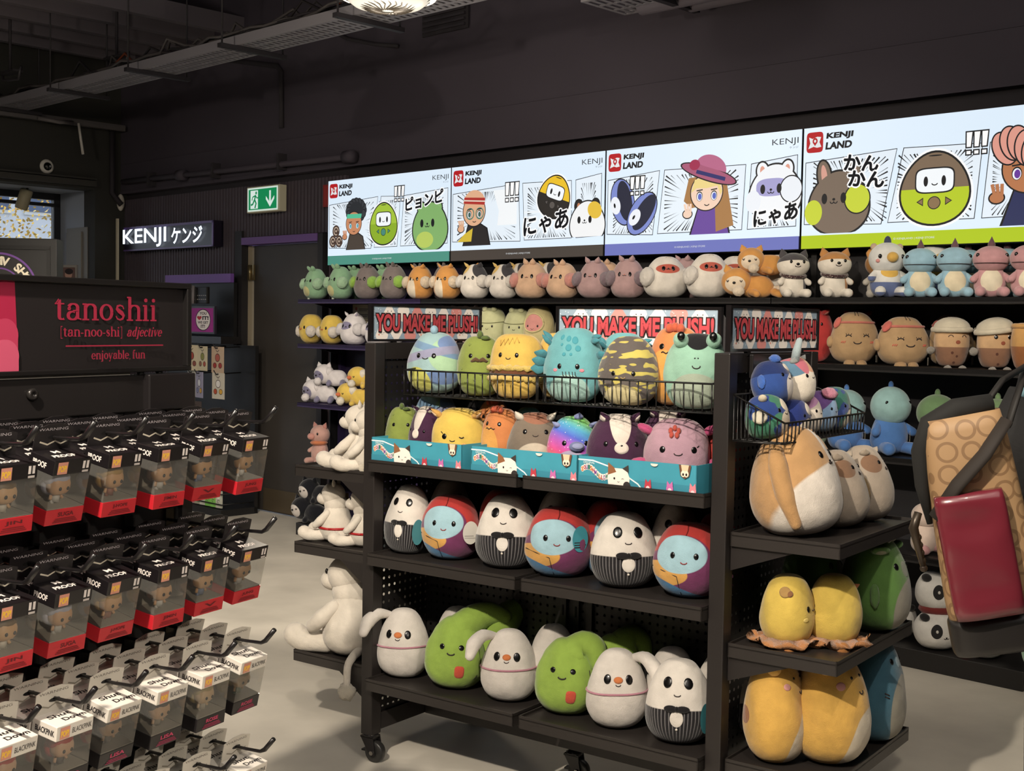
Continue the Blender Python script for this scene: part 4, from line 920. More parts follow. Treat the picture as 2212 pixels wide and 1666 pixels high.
for i, c in enumerate(('b9b56a', 'c98f94', 'a8a890', 'cfcfc4', '7fc05a', '8acb62', 'c8c8b8')):
    t = thing('sticker_pack', ['olive', 'pink', 'grey-green', 'white', 'bright green', 'lime green', 'pale grey'][i]+' sticker pack standing in the low rack by the fire door', 'sticker pack', W(-6.10+.075*i, .05, .06), WA+R(6), 'sticker packs in the low rack')
    MB().box(-.034, .034, 0, .012, 0, .13).obj('pack', mat(c, .5), t)
    a = Art(1, 1, -.001); a.ell(0, .085, .018, .02, 'e8e4d8'); a.arc(0, .05, .012, .012, 0, 270, .004, '3a3630'); a.obj('print', t)
for i in range(3):
    t = thing('wallet', ['black wallet hanging under the purple header', 'black wallet with a pale striped strap', 'black wallet at the end of the strap row'][i], 'wallet', W(-6.3+.16*i, .1, 1.62), WA, 'wallets under the purple header')
    MB().box(-.07, .07, 0, .03, 0, .13).obj('wallet', BLACK, t, bev=.006)
    b = MB()
    for k in range(5): b.box(-.065+.028*k, -.05+.028*k, -.002, 0, .03, .036); b.box(-.065+.028*k, -.05+.028*k, -.002, 0, .06, .066)
    b.obj('chain_print', mat('a09c98', .4), t)
    if i == 1:
        for k in range(2): MB().tube([(.03+.035*k, -.015, .14), (.03+.035*k, -.02, .0)], .012, 8).obj('strap', mat('7f7a7c', .6), t)
t = thing('mouth_card', 'dark card with a moustache print below the lower pin cards', 'pin card', W(-6.02, .05, .86), WA)
MB().box(-.12, .12, 0, .003, -.1, .0).obj('card', mat('4a3a30', .6), t)
a = Art(1, 1, -.001); a.ell(0, -.06, .03, .025, 'c89070'); a.line([(-.05, -.03), (0, -.02), (.05, -.03)], [.004, .014, .004], '1a1210'); a.obj('print', t)
# ceiling-mounted things hung inside the window
t = thing('window_spotlight', 'cream cylinder spotlight tilted in the top of the window', 'spotlight', W(-8.2, -.28, 2.60), (R(-12), R(14), WA))
MB().lathe([(.05, -.17), (.055, -.16), (.055, .0), (.04, .01)], 20).obj('can', mat('a39a7e', .5), t); MB().tube([(0, 0, 0), (0, 0, .1)], .01, 6).obj('stem', BLACK, t)
t = thing('window_speaker', 'small dark box speaker hanging in the window', 'speaker', W(-8.3, -.62, 2.32), WA+PI/2)
MB().box(-.07, .07, -.06, .06, 0, .2).obj('cabinet', mat('3a3432', .6), t, bev=.01); MB().tube([(0, 0, .2), (0, 0, .32)], .01, 6).obj('stem', BLACK, t)
# ---- the street
struct(wbox('street_ground', mat('8a8680', .9), -40, -8.6, -30, 20, -.2, -.05))
def facade(label, u, v0, v1, h, col, wcol, nx, nz, first=.8):
    t = thing('street_building', label, 'building', W(u, 0, 0), WA)
    MB().box(-3, 0, v0, v1, 0, h).obj('wall', mat(col, .8), t)
    for i in range(nx):
        for k in range(nz):
            y0 = v0+(v1-v0)*(i+.2)/nx; y1 = v0+(v1-v0)*(i+.8)/nx; z0 = first+(h-first)*(k+.12)/nz; z1 = first+(h-first)*(k+.8)/nz
            f_ = MB().box(0, .05, y0-.08, y1+.08, z0-.08, z1+.08).obj('window', mat('d8d8d4', .6), t); MB().box(.05, .07, y0, y1, z0, z1).obj('pane', mat(wcol, .15), f_)
facade('pale rendered building across the street beyond the tree', -26, 2.0, 11, 12, 'd5d8dd', '4a5a78', 8, 4)
facade('white panelled building with a large dark green window, behind the tree', -21, -7, 1.4, 9, 'dfe2e6', '1f3a38', 3, 3)
facade('grey-blue building at the end of the street', -34, 11, 24, 14, 'aab4c4', '55657f', 8, 5)
t = thing('street_tree', 'yellow-leaved autumn tree outside the window', 'tree', W(-13.2, .35, 0), WA)
b = MB(); b.tube([(0, 0, 0), (.03, 0, 1.2), (.0, .05, 2.2), (.1, .0, 3.6)], [.1, .085, .07, .02], 8); r_ = random.Random(3)
for k in range(26):
    z = r_.uniform(1.0, 3.2); an = r_.uniform(0, 2*PI); l = r_.uniform(.5, 1.3); b.tube([(0, 0, z), (l*.5*math.cos(an), l*.5*math.sin(an), z+l*.3), (l*math.cos(an), l*math.sin(an), z+l*.55)], [.03, .018, .006], 5)
b.obj('trunk', mat('4a3c30', .9), t)
b = MB()
for k in range(11000):
    an = r_.uniform(0, 2*PI); rr = math.sqrt(r_.random())*1.7; z = r_.uniform(.8, 4.0); c = Vector((rr*math.cos(an), rr*math.sin(an)*1.2, z+.15*math.sin(an*5+rr*4)))
    if noise.noise(c*1.6) < -.02: continue
    a_ = Vector((r_.gauss(0, 1), r_.gauss(0, 1), r_.gauss(0, 1))).normalized()*.026; d_ = a_.orthogonal().normalized()*.017
    b.add([c-a_, c+d_, c+a_, c-d_], [(0, 1, 2, 3)], r_.choice((0, 0, 1, 2)))
f_ = b.obj('foliage', [mat('c0a048', .8), mat('a88436', .8), mat('d8c072', .8)], t); f_['kind'] = 'stuff'
t = thing('street_lamp', 'dark traditional street lamp post in front of the tree', 'street lamp', W(-11.6, .02, 0), WA)
MB().tube([(0, 0, 0), (0, 0, 2.72)], .045, 10).obj('post', mat('20242a', .5), t)
MB().lathe([(.06, 2.72), (.1, 2.78), (.16, 3.0), (.17, 3.05)], 8, smooth=False).obj('lantern', mat('c9ccd0', .2), t)
MB().lathe([(.24, 3.05), (.2, 3.1), (.06, 3.2), (.02, 3.28)], 12).obj('cap', mat('1c2634', .4), t)
# ================================================================== the visitor at the edge of the picture, seen from behind
p = thing('person', 'person in a black coat standing at the shelves with a tan shoulder bag', 'person', (1.335, 2.72, 0), R(-35))
def skin_body(name, joints, edges, mats, parent, sub=2):
    me = bpy.data.meshes.new(name); me.from_pydata([j[0] for j in joints], edges, []); me.materials.append(mats)
    o = bpy.data.objects.new(name, me); COL.objects.link(o); o.parent = parent
    md = o.modifiers.new('skin', 'SKIN')
    if not me.skin_vertices: me.skin_vertices.new()
    for i, j in enumerate(joints):
        sv = me.skin_vertices[0].data[i]; sv.radius = j[1] if isinstance(j[1], tuple) else (j[1], j[1]); sv.use_root = (i == 0)
    md.use_smooth_shade = True
    s_ = o.modifiers.new('sub', 'SUBSURF'); s_.levels = sub; s_.render_levels = sub
    return o
J = [((0, 0, .90), (.13, .10)), ((0, 0, 1.08), (.12, .09)), ((0, -.01, 1.26), (.12, .085)), ((0, 0, 1.36), (.06, .055)), ((0, .01, 1.45), .045), ((0, .02, 1.50), .05),
     ((-.1, 0, .86), .085), ((-.1, .0, .48), .055), ((-.1, -.02, .09), .04), ((-.1, .14, .04), .035), ((.1, 0, .86), .085), ((.1, .0, .48), .055), ((.1, -.02, .09), .04), ((.1, .14, .04), .035),
     ((-.15, 0, 1.31), .045), ((-.23, .02, 1.06), .04), ((-.2, .2, .92), .035), ((-.19, .25, .9), .03), ((.15, 0, 1.31), .045), ((.23, .02, 1.06), .04), ((.2, .2, .98), .035), ((.19, .25, 1.0), .03)]
EG = [(0, 1), (1, 2), (2, 3), (3, 4), (4, 5), (0, 6), (6, 7), (7, 8), (8, 9), (0, 10), (10, 11), (11, 12), (12, 13), (3, 14), (14, 15), (15, 16), (16, 17), (3, 18), (18, 19), (19, 20), (20, 21)]
skin_body('body', J, EG, mat('c89a7c', .6), p)
for sx in (-1, 1):
    hx, hy, hz = (-.19, .27, .89) if sx < 0 else (.19, .27, 1.01)
    b = MB(); b.ell((hx, hy+.03, hz), (.036, .05, .018), nu=12, nv=8)
    for k in range(4): b.tube([(hx-.027+.018*k, hy+.07, hz), (hx-.029+.019*k, hy+.1+.006*(1 if k in (1, 2) else 0), hz-.008), (hx-.029+.019*k, hy+.118+.008*(1 if k in (1, 2) else -.5), hz-.028)], [.0095, .0085, .0065], 7)
    b.tube([(hx-sx*.03, hy+.02, hz), (hx-sx*.055, hy+.045, hz-.008), (hx-sx*.058, hy+.07, hz-.016)], [.011, .0095, .007], 7); b.obj('hand', mat('c89a7c', .6), p)
b = MB(); b.ell((0, .025, 1.585), (.078, .097, .115), nu=20, nv=16); b.ell((0, .122, 1.575), (.012, .016, .02)); b.obj('head', mat('c89a7c', .6), p)
for sx in (-1, 1): MB().ell((sx*.08, .02, 1.58), (.012, .022, .032)).obj('ear', mat('c89a7c', .6), p); MB().ell((sx*.03, .113, 1.6), (.014, .008, .009)).obj('eye', mat('e8e4e0', .3), p)
b = MB(); b.tube([(-.025, .115, 1.53), (0, .122, 1.527), (.025, .115, 1.53)], .006, 6); b.obj('mouth', mat('a05a50', .5), p)
b = MB(); b.ell((0, .005, 1.62), (.095, .108, .10)); r_ = random.Random(9)
for k in range(46):
    an = PI+PI*k/45; x, y = .088*math.cos(an), .02+.09*math.sin(an); b.tube([(x*.8, y*.8, 1.66), (x*1.08, y*1.08, 1.55), (x*1.25, y*1.2-.01, 1.42), (x*1.3+r_.uniform(-.02, .02), y*1.25-.02, 1.27+r_.uniform(-.04, .04))], [.016, .018, .016, .006], 6)
b.obj('hair', mat('3a2030', .5), p)
CT = mat('0c0b0c', .85, bump=.4, bscale=60)
def tube_coat(b, pts, n=26):
    vs = []; fs = []
    for x, y, z, rx, ry in pts:
        for j in range(n): a_ = 2*PI*j/n; q = 1+.03*math.sin(3*a_+z*9)+.02*math.sin(7*a_-z*15); vs.append((x+rx*math.cos(a_)*q, y+ry*math.sin(a_)*q, z))
    for i in range(len(pts)-1):
        for j in range(n): k = (j+1) % n; fs.append((i*n+j, i*n+k, (i+1)*n+k, (i+1)*n+j))
    b.add(vs, fs, 0, True)
b = MB(); tube_coat(b, [(0, 0, .84, .185, .14), (0, 0, .95, .19, .145), (0, 0, 1.1, .195, .145), (0, 0, 1.25, .215, .145), (0, 0, 1.33, .22, .145), (0, 0, 1.385, .165, .125), (0, .01, 1.43, .1, .095)])
for sx in (-1, 1): b.tube([(sx*.16, 0, 1.34), (sx*.215, .005, 1.22), (sx*.24, .02, 1.05), (sx*.215, .14, .95 if sx < 0 else .99), (sx*.2, .21, .92 if sx < 0 else .98)], [.088, .088, .074, .06, .052], 16)
b.obj('coat', CT, p)
b = MB()
for k in range(5): b.tube([(-.22+.02*k, -.03+.01*k, 1.352+.006*k), (-.14, -.06, 1.395+.006*k), (-.03, -.08, 1.42+.004*k), (.08, -.07, 1.41)], [.012, .018, .02, .014], 8)
b.obj('scarf', mat('7fa6b4', .8), p)  # pale blue tubes stand in for lightbox rim light on the coat
for sx in (-1, 1):
    b = MB(); tube_coat(b, [(sx*.1, 0, .1, .06, .065), (sx*.1, 0, .45, .075, .08), (sx*.09, 0, .87, .10, .115)], 16); b.obj('trouser_leg', mat('1c1e26', .8), p)
    b = MB(); b.ell((sx*.1, .06, .05), (.052, .14, .055), nu=16); b.obj('shoe', mat('151313', .5), p)
# tan monogram bag hanging from the shoulder
bagc = Vector((.945, 2.52, 1.125))
t = thing('shoulder_bag', 'tan ring-patterned shoulder bag with a maroon front pocket and black trim', 'bag', bagc, (0, R(-12), R(-12)))
def slab(b, wd, dp, h, mi=0, e=3.2, n=40, m=14, taper=.0, c=(0, 0, 0), wob=0.0):
    vs = []; fs = []
    for i in range(m+1):
        tt = -1+2*i/m; k = (1-abs(tt)**6)**.35 if abs(tt) < 1 else .0; k = max(k, .55)
        for j in range(n):
            a_ = 2*PI*j/n; ca, sa = math.cos(a_), math.sin(a_)
            x = wd/2*math.copysign(abs(ca)**(2/e), ca)*(1-taper*tt)*(.9+.1*k); y = dp/2*math.copysign(abs(sa)**(2/e), sa)*(.6+.4*k)
            if wob: y *= 1+wob*noise.noise(Vector((x*9+c[0]*30, tt*2.2, sa)))
            vs.append((c[0]+x, c[1]+y, c[2]+h/2*tt))
    for i in range(m):
        for j in range(n): k = (j+1) % n; fs.append((i*n+j, i*n+k, (i+1)*n+k, (i+1)*n+j))
    fs += [tuple(range(n))[::-1], tuple(m*n+j for j in range(n))]
    return b.add(vs, fs, mi, True)
def monogram():
    m, nt, p_ = base_mat('ring_print_canvas'); N = nt.nodes.new; L = nt.links.new; tc = N('ShaderNodeTexCoord')
    v = N('ShaderNodeTexVoronoi'); v.inputs['Scale'].default_value = 22; v.inputs['Randomness'].default_value = .25; L(tc.outputs['Object'], v.inputs['Vector'])
    s1 = N('ShaderNodeMath'); s1.operation = 'SUBTRACT'; s1.inputs[1].default_value = .42; L(v.outputs['Distance'], s1.inputs[0])
    s2 = N('ShaderNodeMath'); s2.operation = 'ABSOLUTE'; L(s1.outputs[0], s2.inputs[0]); s3 = N('ShaderNodeMath'); s3.operation = 'LESS_THAN'; s3.inputs[1].default_value = .06; L(s2.outputs[0], s3.inputs[0])
    mx = N('ShaderNodeMix'); mx.data_type = 'RGBA'; L(s3.outputs[0], mx.inputs[0]); mx.inputs[6].default_value = (*lin('927452'), 1); mx.inputs[7].default_value = (*lin('75593c'), 1)
    L(mx.outputs[2], p_.inputs['Base Color']); p_.inputs['Roughness'].default_value = .6; return m
b = MB(); slab(b, .178, .1, .42, c=(.006, 0, .0), taper=.10); b.obj('canvas_body', monogram(), t)
b = MB(); slab(b, .136, .05, .25, c=(-.014, -.06, -.065), taper=.0, wob=.4); b.obj('maroon_pocket', mat('64202b', .28, bump=.35, bscale=14, coat=.3), t)
b = MB(); slab(b, .185, .11, .075, c=(.0, .0, -.235), taper=.0); b.obj('black_base', mat('171413', .45), t)
b = MB(); b.tube([(-.09, .0, .0), (-.092, .0, .08), (-.082, -.005, .15), (-.055, -.01, .2), (.0, -.01, .222), (.07, .0, .222)], [.006, .014, .02, .024, .024, .02], 10); b.obj('leather_trim', mat('0b0a08', .85), t)
b = MB(); b.tube([(-.085, -.057, .02), (-.03, -.066, .08), (.03, -.066, .13), (.085, -.055, .19)], [.008, .009, .009, .008], 8, flat=2.0); b.obj('strap', mat('1c140e', .8), t)
b = MB(); b.tube([(-.11, -.02, .03), (-.125, -.02, .0), (-.12, -.02, -.08)], [.008, .01, .006], 6)
for k in range(5): b.ell((-.12, -.02, -.02-.016*k), (.008, .006, .008), nu=8, nv=6)
b.obj('chain_tassel', mat('3a3128', .35, .5), t)

Mb = (Matrix.Translation(bagc) @ Euler((0, R(-12), R(-12))).to_matrix().to_4x4()).inverted()
for k, (dx, dz) in enumerate(((-.03, 0), (.06, -.012))):
    pts = [Mb @ Vector(q) for q in ((.955+dx, 2.50+k*.05, 1.32+dz), (1.03+dx*.6, 2.58+k*.04, 1.40+dz), (1.12, 2.70+k*.03, 1.435+dz), (1.19, 2.78+k*.03, 1.43+dz), (1.215, 2.86+k*.03, 1.38+dz))]
    MB().tube(pts, .013, 8, flat=.5).obj('shoulder_strap', mat('120e0b', .7), t)
# ================================================================== plush toys
EYE = mat('0b0a0b', .25); SEAM = mat('2a2020', .8)
def fluff(amp=.1, f=5.0, s=0.0):
    return lambda q: q*(1+amp*noise.noise(q*f+Vector((s, s, s)))+amp*.5*noise.noise(q*f*2.3))
def pointed(q): k = max(q.z, 0); return Vector((q.x*(1-.8*k), q.y*(1-.6*k), q.z))
SHAPES = {'round': None, 'tri': pointed, 'pom': fluff(.13, 4.5)}
class Toy:
    """stuffed toy: one soft egg-shaped body plus sewn-on parts placed on its surface.  az: degrees round from the front, zf: 0 bottom..1 top"""
    def __init__(s, name, label, cat, loc, rz, w_, h_, m, d=.86, p=.6, k=.16, group=None, tilt=(0, 0), lump=.018, seed=None, flat=.14):
        s.t = thing(name, label, cat, loc, (tilt[0], tilt[1], rz), group); s.w = w_; s.d = w_*d; s.h = h_; s.p = p; s.k = k
        s.sd = seed if seed is not None else rnd.random()*50; s.lump = lump; s.flat = flat
        N_ = 240; s.tab = []
        for i in range(N_+1):
            th = PI*i/N_; z = (1-math.cos(th))/2; zz = z-flat*(1-z)**7*.5; r = max(math.sin(th), 0)**p*(1+k*(1-2*z)); s.tab.append((th, zz, r))
        z0 = s.tab[0][1]; sc = 1/(1-z0); mx = max(q[2] for q in s.tab)
        s.tab = [(a, (b-z0)*sc, c/mx) for a, b, c in s.tab]; zs = 0; 
        for i in range(1, len(s.tab)):
            if s.tab[i][1] < s.tab[i-1][1]: s.tab[i] = (s.tab[i][0], s.tab[i-1][1]+1e-6, s.tab[i][2])
        nu, nv = 60, 40; b = MB(); vs = [s.at(0, 0, 0)]; fs = []
        for i in range(1, nv):
            th = PI*i/nv
            for j in range(nu): vs.append(s.pt(-PI/2+2*PI*j/nu, th))
        vs.append(s.pt(0, PI-1e-4))
        for j in range(nu): fs.append((0, 1+(j+1) % nu, 1+j))
        for i in range(nv-2):
            for j in range(nu): k2 = (j+1) % nu; fs.append((1+i*nu+j, 1+i*nu+k2, 1+(i+1)*nu+k2, 1+(i+1)*nu+j))
        l = len(vs)-1
        for j in range(nu): fs.append((l, 1+(nv-2)*nu+j, 1+(nv-2)*nu+(j+1) % nu))
        b.add(vs, fs, 0, True); s.body = b.obj('body', m, s.t)
    def row(s, th):
        x = th/PI*(len(s.tab)-1); i = min(int(x), len(s.tab)-2); f = x-i
        return s.tab[i][1]*(1-f)+s.tab[i+1][1]*f, s.tab[i][2]*(1-f)+s.tab[i+1][2]*f
    def pt(s, a, th):
        z, r = s.row(th)
        q = 1+s.lump*math.sin(th)*(math.sin(3*a+s.sd)*math.sin(2*th+s.sd*1.7)+.7*math.sin(5*a-s.sd*2+3*th)+.5*math.cos(2*a+s.sd*3))
        u_ = Vector((math.cos(a)*math.sin(th), math.sin(a)*math.sin(th), math.cos(th)*1.1)); sv = Vector((s.sd, s.sd*.7, 0))
        q += s.lump*.9*noise.noise(u_*2.1+sv)+s.lump*.5*noise.noise(Vector((u_.x*5, u_.y*5, u_.z*2.5))+sv)
        if z < .22: q -= s.lump*.55*(1-z/.22)*max(0, math.sin(11*a+s.sd))**3*math.sin(th)
        return Vector((s.w/2*r*q*math.cos(a), s.d/2*r*q*math.sin(a), s.h*z))
    def at(s, az, zf, off=0.0):
        lo, hi = 0, len(s.tab)-1
        while hi-lo > 1:
            m_ = (lo+hi)//2
            if s.tab[m_][1] < zf: lo = m_
            else: hi = m_
        f = (zf-s.tab[lo][1])/max(s.tab[hi][1]-s.tab[lo][1], 1e-9); th = (lo+min(max(f, 0), 1))/(len(s.tab)-1)*PI; a = R(az)-PI/2
        if not off: return s.pt(a, th)
        return s.pt(a, th)+s.nrm(a, th)*off
    def nrm(s, a, th):
        th = min(max(th, .03), PI-.03); e = .01; da = s.pt(a+e, th)-s.pt(a-e, th); dt = s.pt(a, th+e)-s.pt(a, th-e); n = da.cross(dt); return n.normalized() if n.length > 0 else Vector((0, 0, 1))
    def basis(s, az, zf):
        lo = min(range(len(s.tab)), key=lambda i: abs(s.tab[i][1]-zf)); th = s.tab[lo][0]; a = R(az)-PI/2; n = s.nrm(a, th)
        x = Vector((-math.sin(a), math.cos(a), 0)); x = (x-n*x.dot(n)).normalized(); y = n.cross(x); return x, y, n
    def blob(s, name, az, zf, r, m, off=0.0, shape='round', spin=0.0, lean=0.0, nu=18, nv=12, label=None):
        """ellipsoid sewn on at a surface point; r = (sideways, up, outward) in body widths; off lifts it outward"""
        x, y, n = s.basis(az, zf); c = s.at(az, zf)+n*off*s.w; b = MB(); rr = [q*s.w for q in r]
        b.ell((0, 0, 0), rr, nu=nu, nv=nv, fn=SHAPES[shape] if not callable(shape) else shape)
        M = Matrix((x, y, n)).transposed().to_4x4() @ Matrix.Rotation(spin, 4, 'Z') @ Matrix.Rotation(lean, 4, 'X')
        b.v = [tuple(M @ Vector(q)) for q in b.v]; o = b.obj(name, m, s.t, c)
        if label: o['label'] = label
        return o
    def eyes(s, az=20, zf=.6, rw=.035, rh=.045, c=0, m=None, dz=0):
        for sg in (-1, 1): s.blob('eye', c+sg*az, zf+sg*dz, (rw, rh, .014), m or EYE, .002, nu=14, nv=8)
        return s
    def curve(s, name, pts, r, m=None, off=.001):
        b = MB(); b.tube([s.at(a, z, off) for a, z in pts], r, 6); return b.obj(name, m or SEAM, s.t)
    def smile(s, az=0, zf=.52, wd=5, dp=.025, m=None, r=None):
        s.curve('mouth', [(az+wd*math.cos(PI*i/8), zf-dp*math.sin(PI*i/8)) for i in range(9)], r or s.w*.007, m); return s
    def catmouth(s, az=0, zf=.53, wd=4, dp=.02, nose=None):
        pts = [(az-wd*2+wd*(1-math.cos(PI*i/6)), zf-dp*math.sin(PI*i/6)) for i in range(7)]+[(az+wd*(1-math.cos(PI*i/6)), zf-dp*math.sin(PI*i/6)) for i in range(1, 7)]
        s.curve('mouth', pts, s.w*.007); s.blob('nose', az, zf+.012, (.022, .014, .012), nose or EYE, nu=10, nv=8); return s
    def patch(s, name, az, zf, ra, rz_, m, off=.0016, sq=1.0, label=None):
        n = 28; vs = [s.at(az, zf, off)]; fs = []; R_ = 5
        for i in range(1, R_+1):
            for j in range(n):
                t_ = 2*PI*j/n; ca, sa = math.cos(t_), math.sin(t_); q = i/R_
                vs.append(s.at(az+ra*q*math.copysign(abs(ca)**sq, ca), min(max(zf+rz_*q*math.copysign(abs(sa)**sq, sa), .004), .995), off if i < R_ else off*.2))
        for j in range(n): fs.append((0, 1+j, 1+(j+1) % n))
        for i in range(R_-1):
            for j in range(n): k = (j+1) % n; fs.append((1+i*n+j, 1+(i+1)*n+j, 1+(i+1)*n+k, 1+i*n+k))
        b = MB(); b.add(vs, fs, 0, True); o = b.obj(name, m, s.t)
        if label: o['label'] = label
        return o
    def cheeks(s, az, zf, r, col):
        for sg in (-1, 1): s.patch('cheek', sg*az, zf, r, r*.0045, mat(col, .9))
        return s
    def ears(s, az, zf, r, m, off=.05, shape='round', inner=None, spin=0, name='ear', lean=0):
        for sg in (-1, 1):
            e = s.blob(name, sg*az, zf, r, m, off, shape, sg*spin, lean)
            if inner:
                x, y, n = s.basis(sg*az, zf); b = MB(); b.ell((0, -.62*r[1]*s.w, .1*r[2]*s.w), (r[0]*.62*s.w, r[1]*.45*s.w, r[2]*.66*s.w), nu=12, nv=8, fn=SHAPES[shape])
                M = Matrix((x, y, n)).transposed().to_4x4(); b.v = [tuple(M @ Vector(q)) for q in b.v]; b.obj('inner_ear', inner, e)
        return s
    def part(s, name, c, r, m, rot=None, shape='round', nu=18, nv=12):
        b = MB(); b.ell((0, 0, 0), r, rot, nu, nv, fn=SHAPES[shape] if not callable(shape) else shape); return b.obj(name, m, s.t, c)
    def limb(s, name, pts, r, m, n=12):
        b = MB(); pts = [Vector(q) for q in pts]; rs = list(r) if isinstance(r, (list, tuple)) else [r]*len(pts)
        P_ = []; Q = []                                          # smooth the path, round the ends
        for i in range(len(pts)-1):
            for k in range(4): f = k/4; P_.append(pts[i].lerp(pts[i+1], f)); Q.append(rs[i]*(1-f)+rs[i+1]*f)
        P_.append(pts[-1]); Q.append(rs[-1])
        for _ in range(2): P_ = [P_[0]]+[(P_[i-1]+P_[i]*2+P_[i+1])/4 for i in range(1, len(P_)-1)]+[P_[-1]]
        d0_ = (P_[0]-P_[1]).normalized(); d1_ = (P_[-1]-P_[-2]).normalized()
        e0 = [(P_[0]+d0_*Q[0]*math.sin(R(t_)), Q[0]*math.cos(R(t_))) for t_ in (88, 60, 30)]; e1 = [(P_[-1]+d1_*Q[-1]*math.sin(R(t_)), Q[-1]*math.cos(R(t_))) for t_ in (30, 60, 88)]
        b.tube([q[0] for q in e0]+P_+[q[0] for q in e1], [q[1] for q in e0]+Q+[q[1] for q in e1], n); return b.obj(name, m, s.t)
    def paper_tag(s, az, zf, wd, h_, col='d8d4cc', price=None, round_=False, tilt=.0, print_=None, off=.012):
        x, y, n = s.basis(az, zf); c = s.at(az, zf)+n*off
        e = bpy.data.objects.new('paper_tag', None)
        a = Art(wd, h_, -.0008, .0002)
        if round_: a.ell(0, -h_/2, wd/2, h_/2, col)
        else: a.rect(-wd/2, wd/2, -h_, 0, col)
        if price: a.text(price, -wd*.4, wd*.35, -h_*.55, -h_*.25, '20202a', .03)
        if print_:
            for i, q in enumerate(print_): a.rect(-wd*.38, wd*(.38 if i % 2 else .2), -h_*(.62+.09*i)-.003, -h_*(.62+.09*i), q)
        bm_ = a.mb; bm_.box(-wd/2+.001, wd/2-.001, 0, .0008, -h_, 0, 0) if not round_ else None
        yw = Matrix.Rotation(tilt, 4, 'Y'); xx = Vector((n.x, n.y, 0)).normalized(); X = Vector((-xx.y, xx.x, 0))*1; X = Vector((xx.y*-1, xx.x, 0)); X = X if X.dot(x) > 0 else -X
        M = Matrix((X, -xx, Vector((0, 0, 1)))).transposed().to_4x4() @ yw
        bm_.v = [tuple(M @ Vector(q)) for q in bm_.v]
        return bm_.obj('paper_tag', [mat(q, .6) for q in a.cols], s.t, c)
def head_face(s, c, r, az0, el, eye_az, er, m=None, mouth=True, nose=None, nz=-.12, close=False):
    """eyes, nose and mouth on an ellipsoid head centred at c with radii r"""
    def on(az, e_, k=1.01):
        a = R(az); q = R(e_); return Vector((c[0]+r[0]*math.sin(a)*math.cos(q)*k, c[1]-r[1]*math.cos(a)*math.cos(q)*k, c[2]+r[2]*math.sin(q)*k))
    for sg in (-1, 1):
        if close: b = MB(); b.tube([on(az0+sg*eye_az+er*120*math.cos(PI*i/6)/max(r[0], .01)*.5, el-7*math.sin(PI*i/6)) for i in range(7)], r[0]*.03, 6); b.obj('eye', SEAM, s.t)
        else: s.part('eye', on(az0+sg*eye_az, el), (er, er*.6, er*1.15), m or EYE, nu=12, nv=8)
    if nose: s.part('nose', on(az0, el+nz*90, 1.02), (r[0]*.11, r[0]*.07, r[0]*.085), nose, nu=10, nv=8)
    if mouth: b = MB(); b.tube([on(az0+10*math.cos(PI*i/8), el+nz*90-7-6*math.sin(PI*i/8)) for i in range(9)], r[0]*.022, 6); b.obj('mouth', SEAM, s.t)
    return on
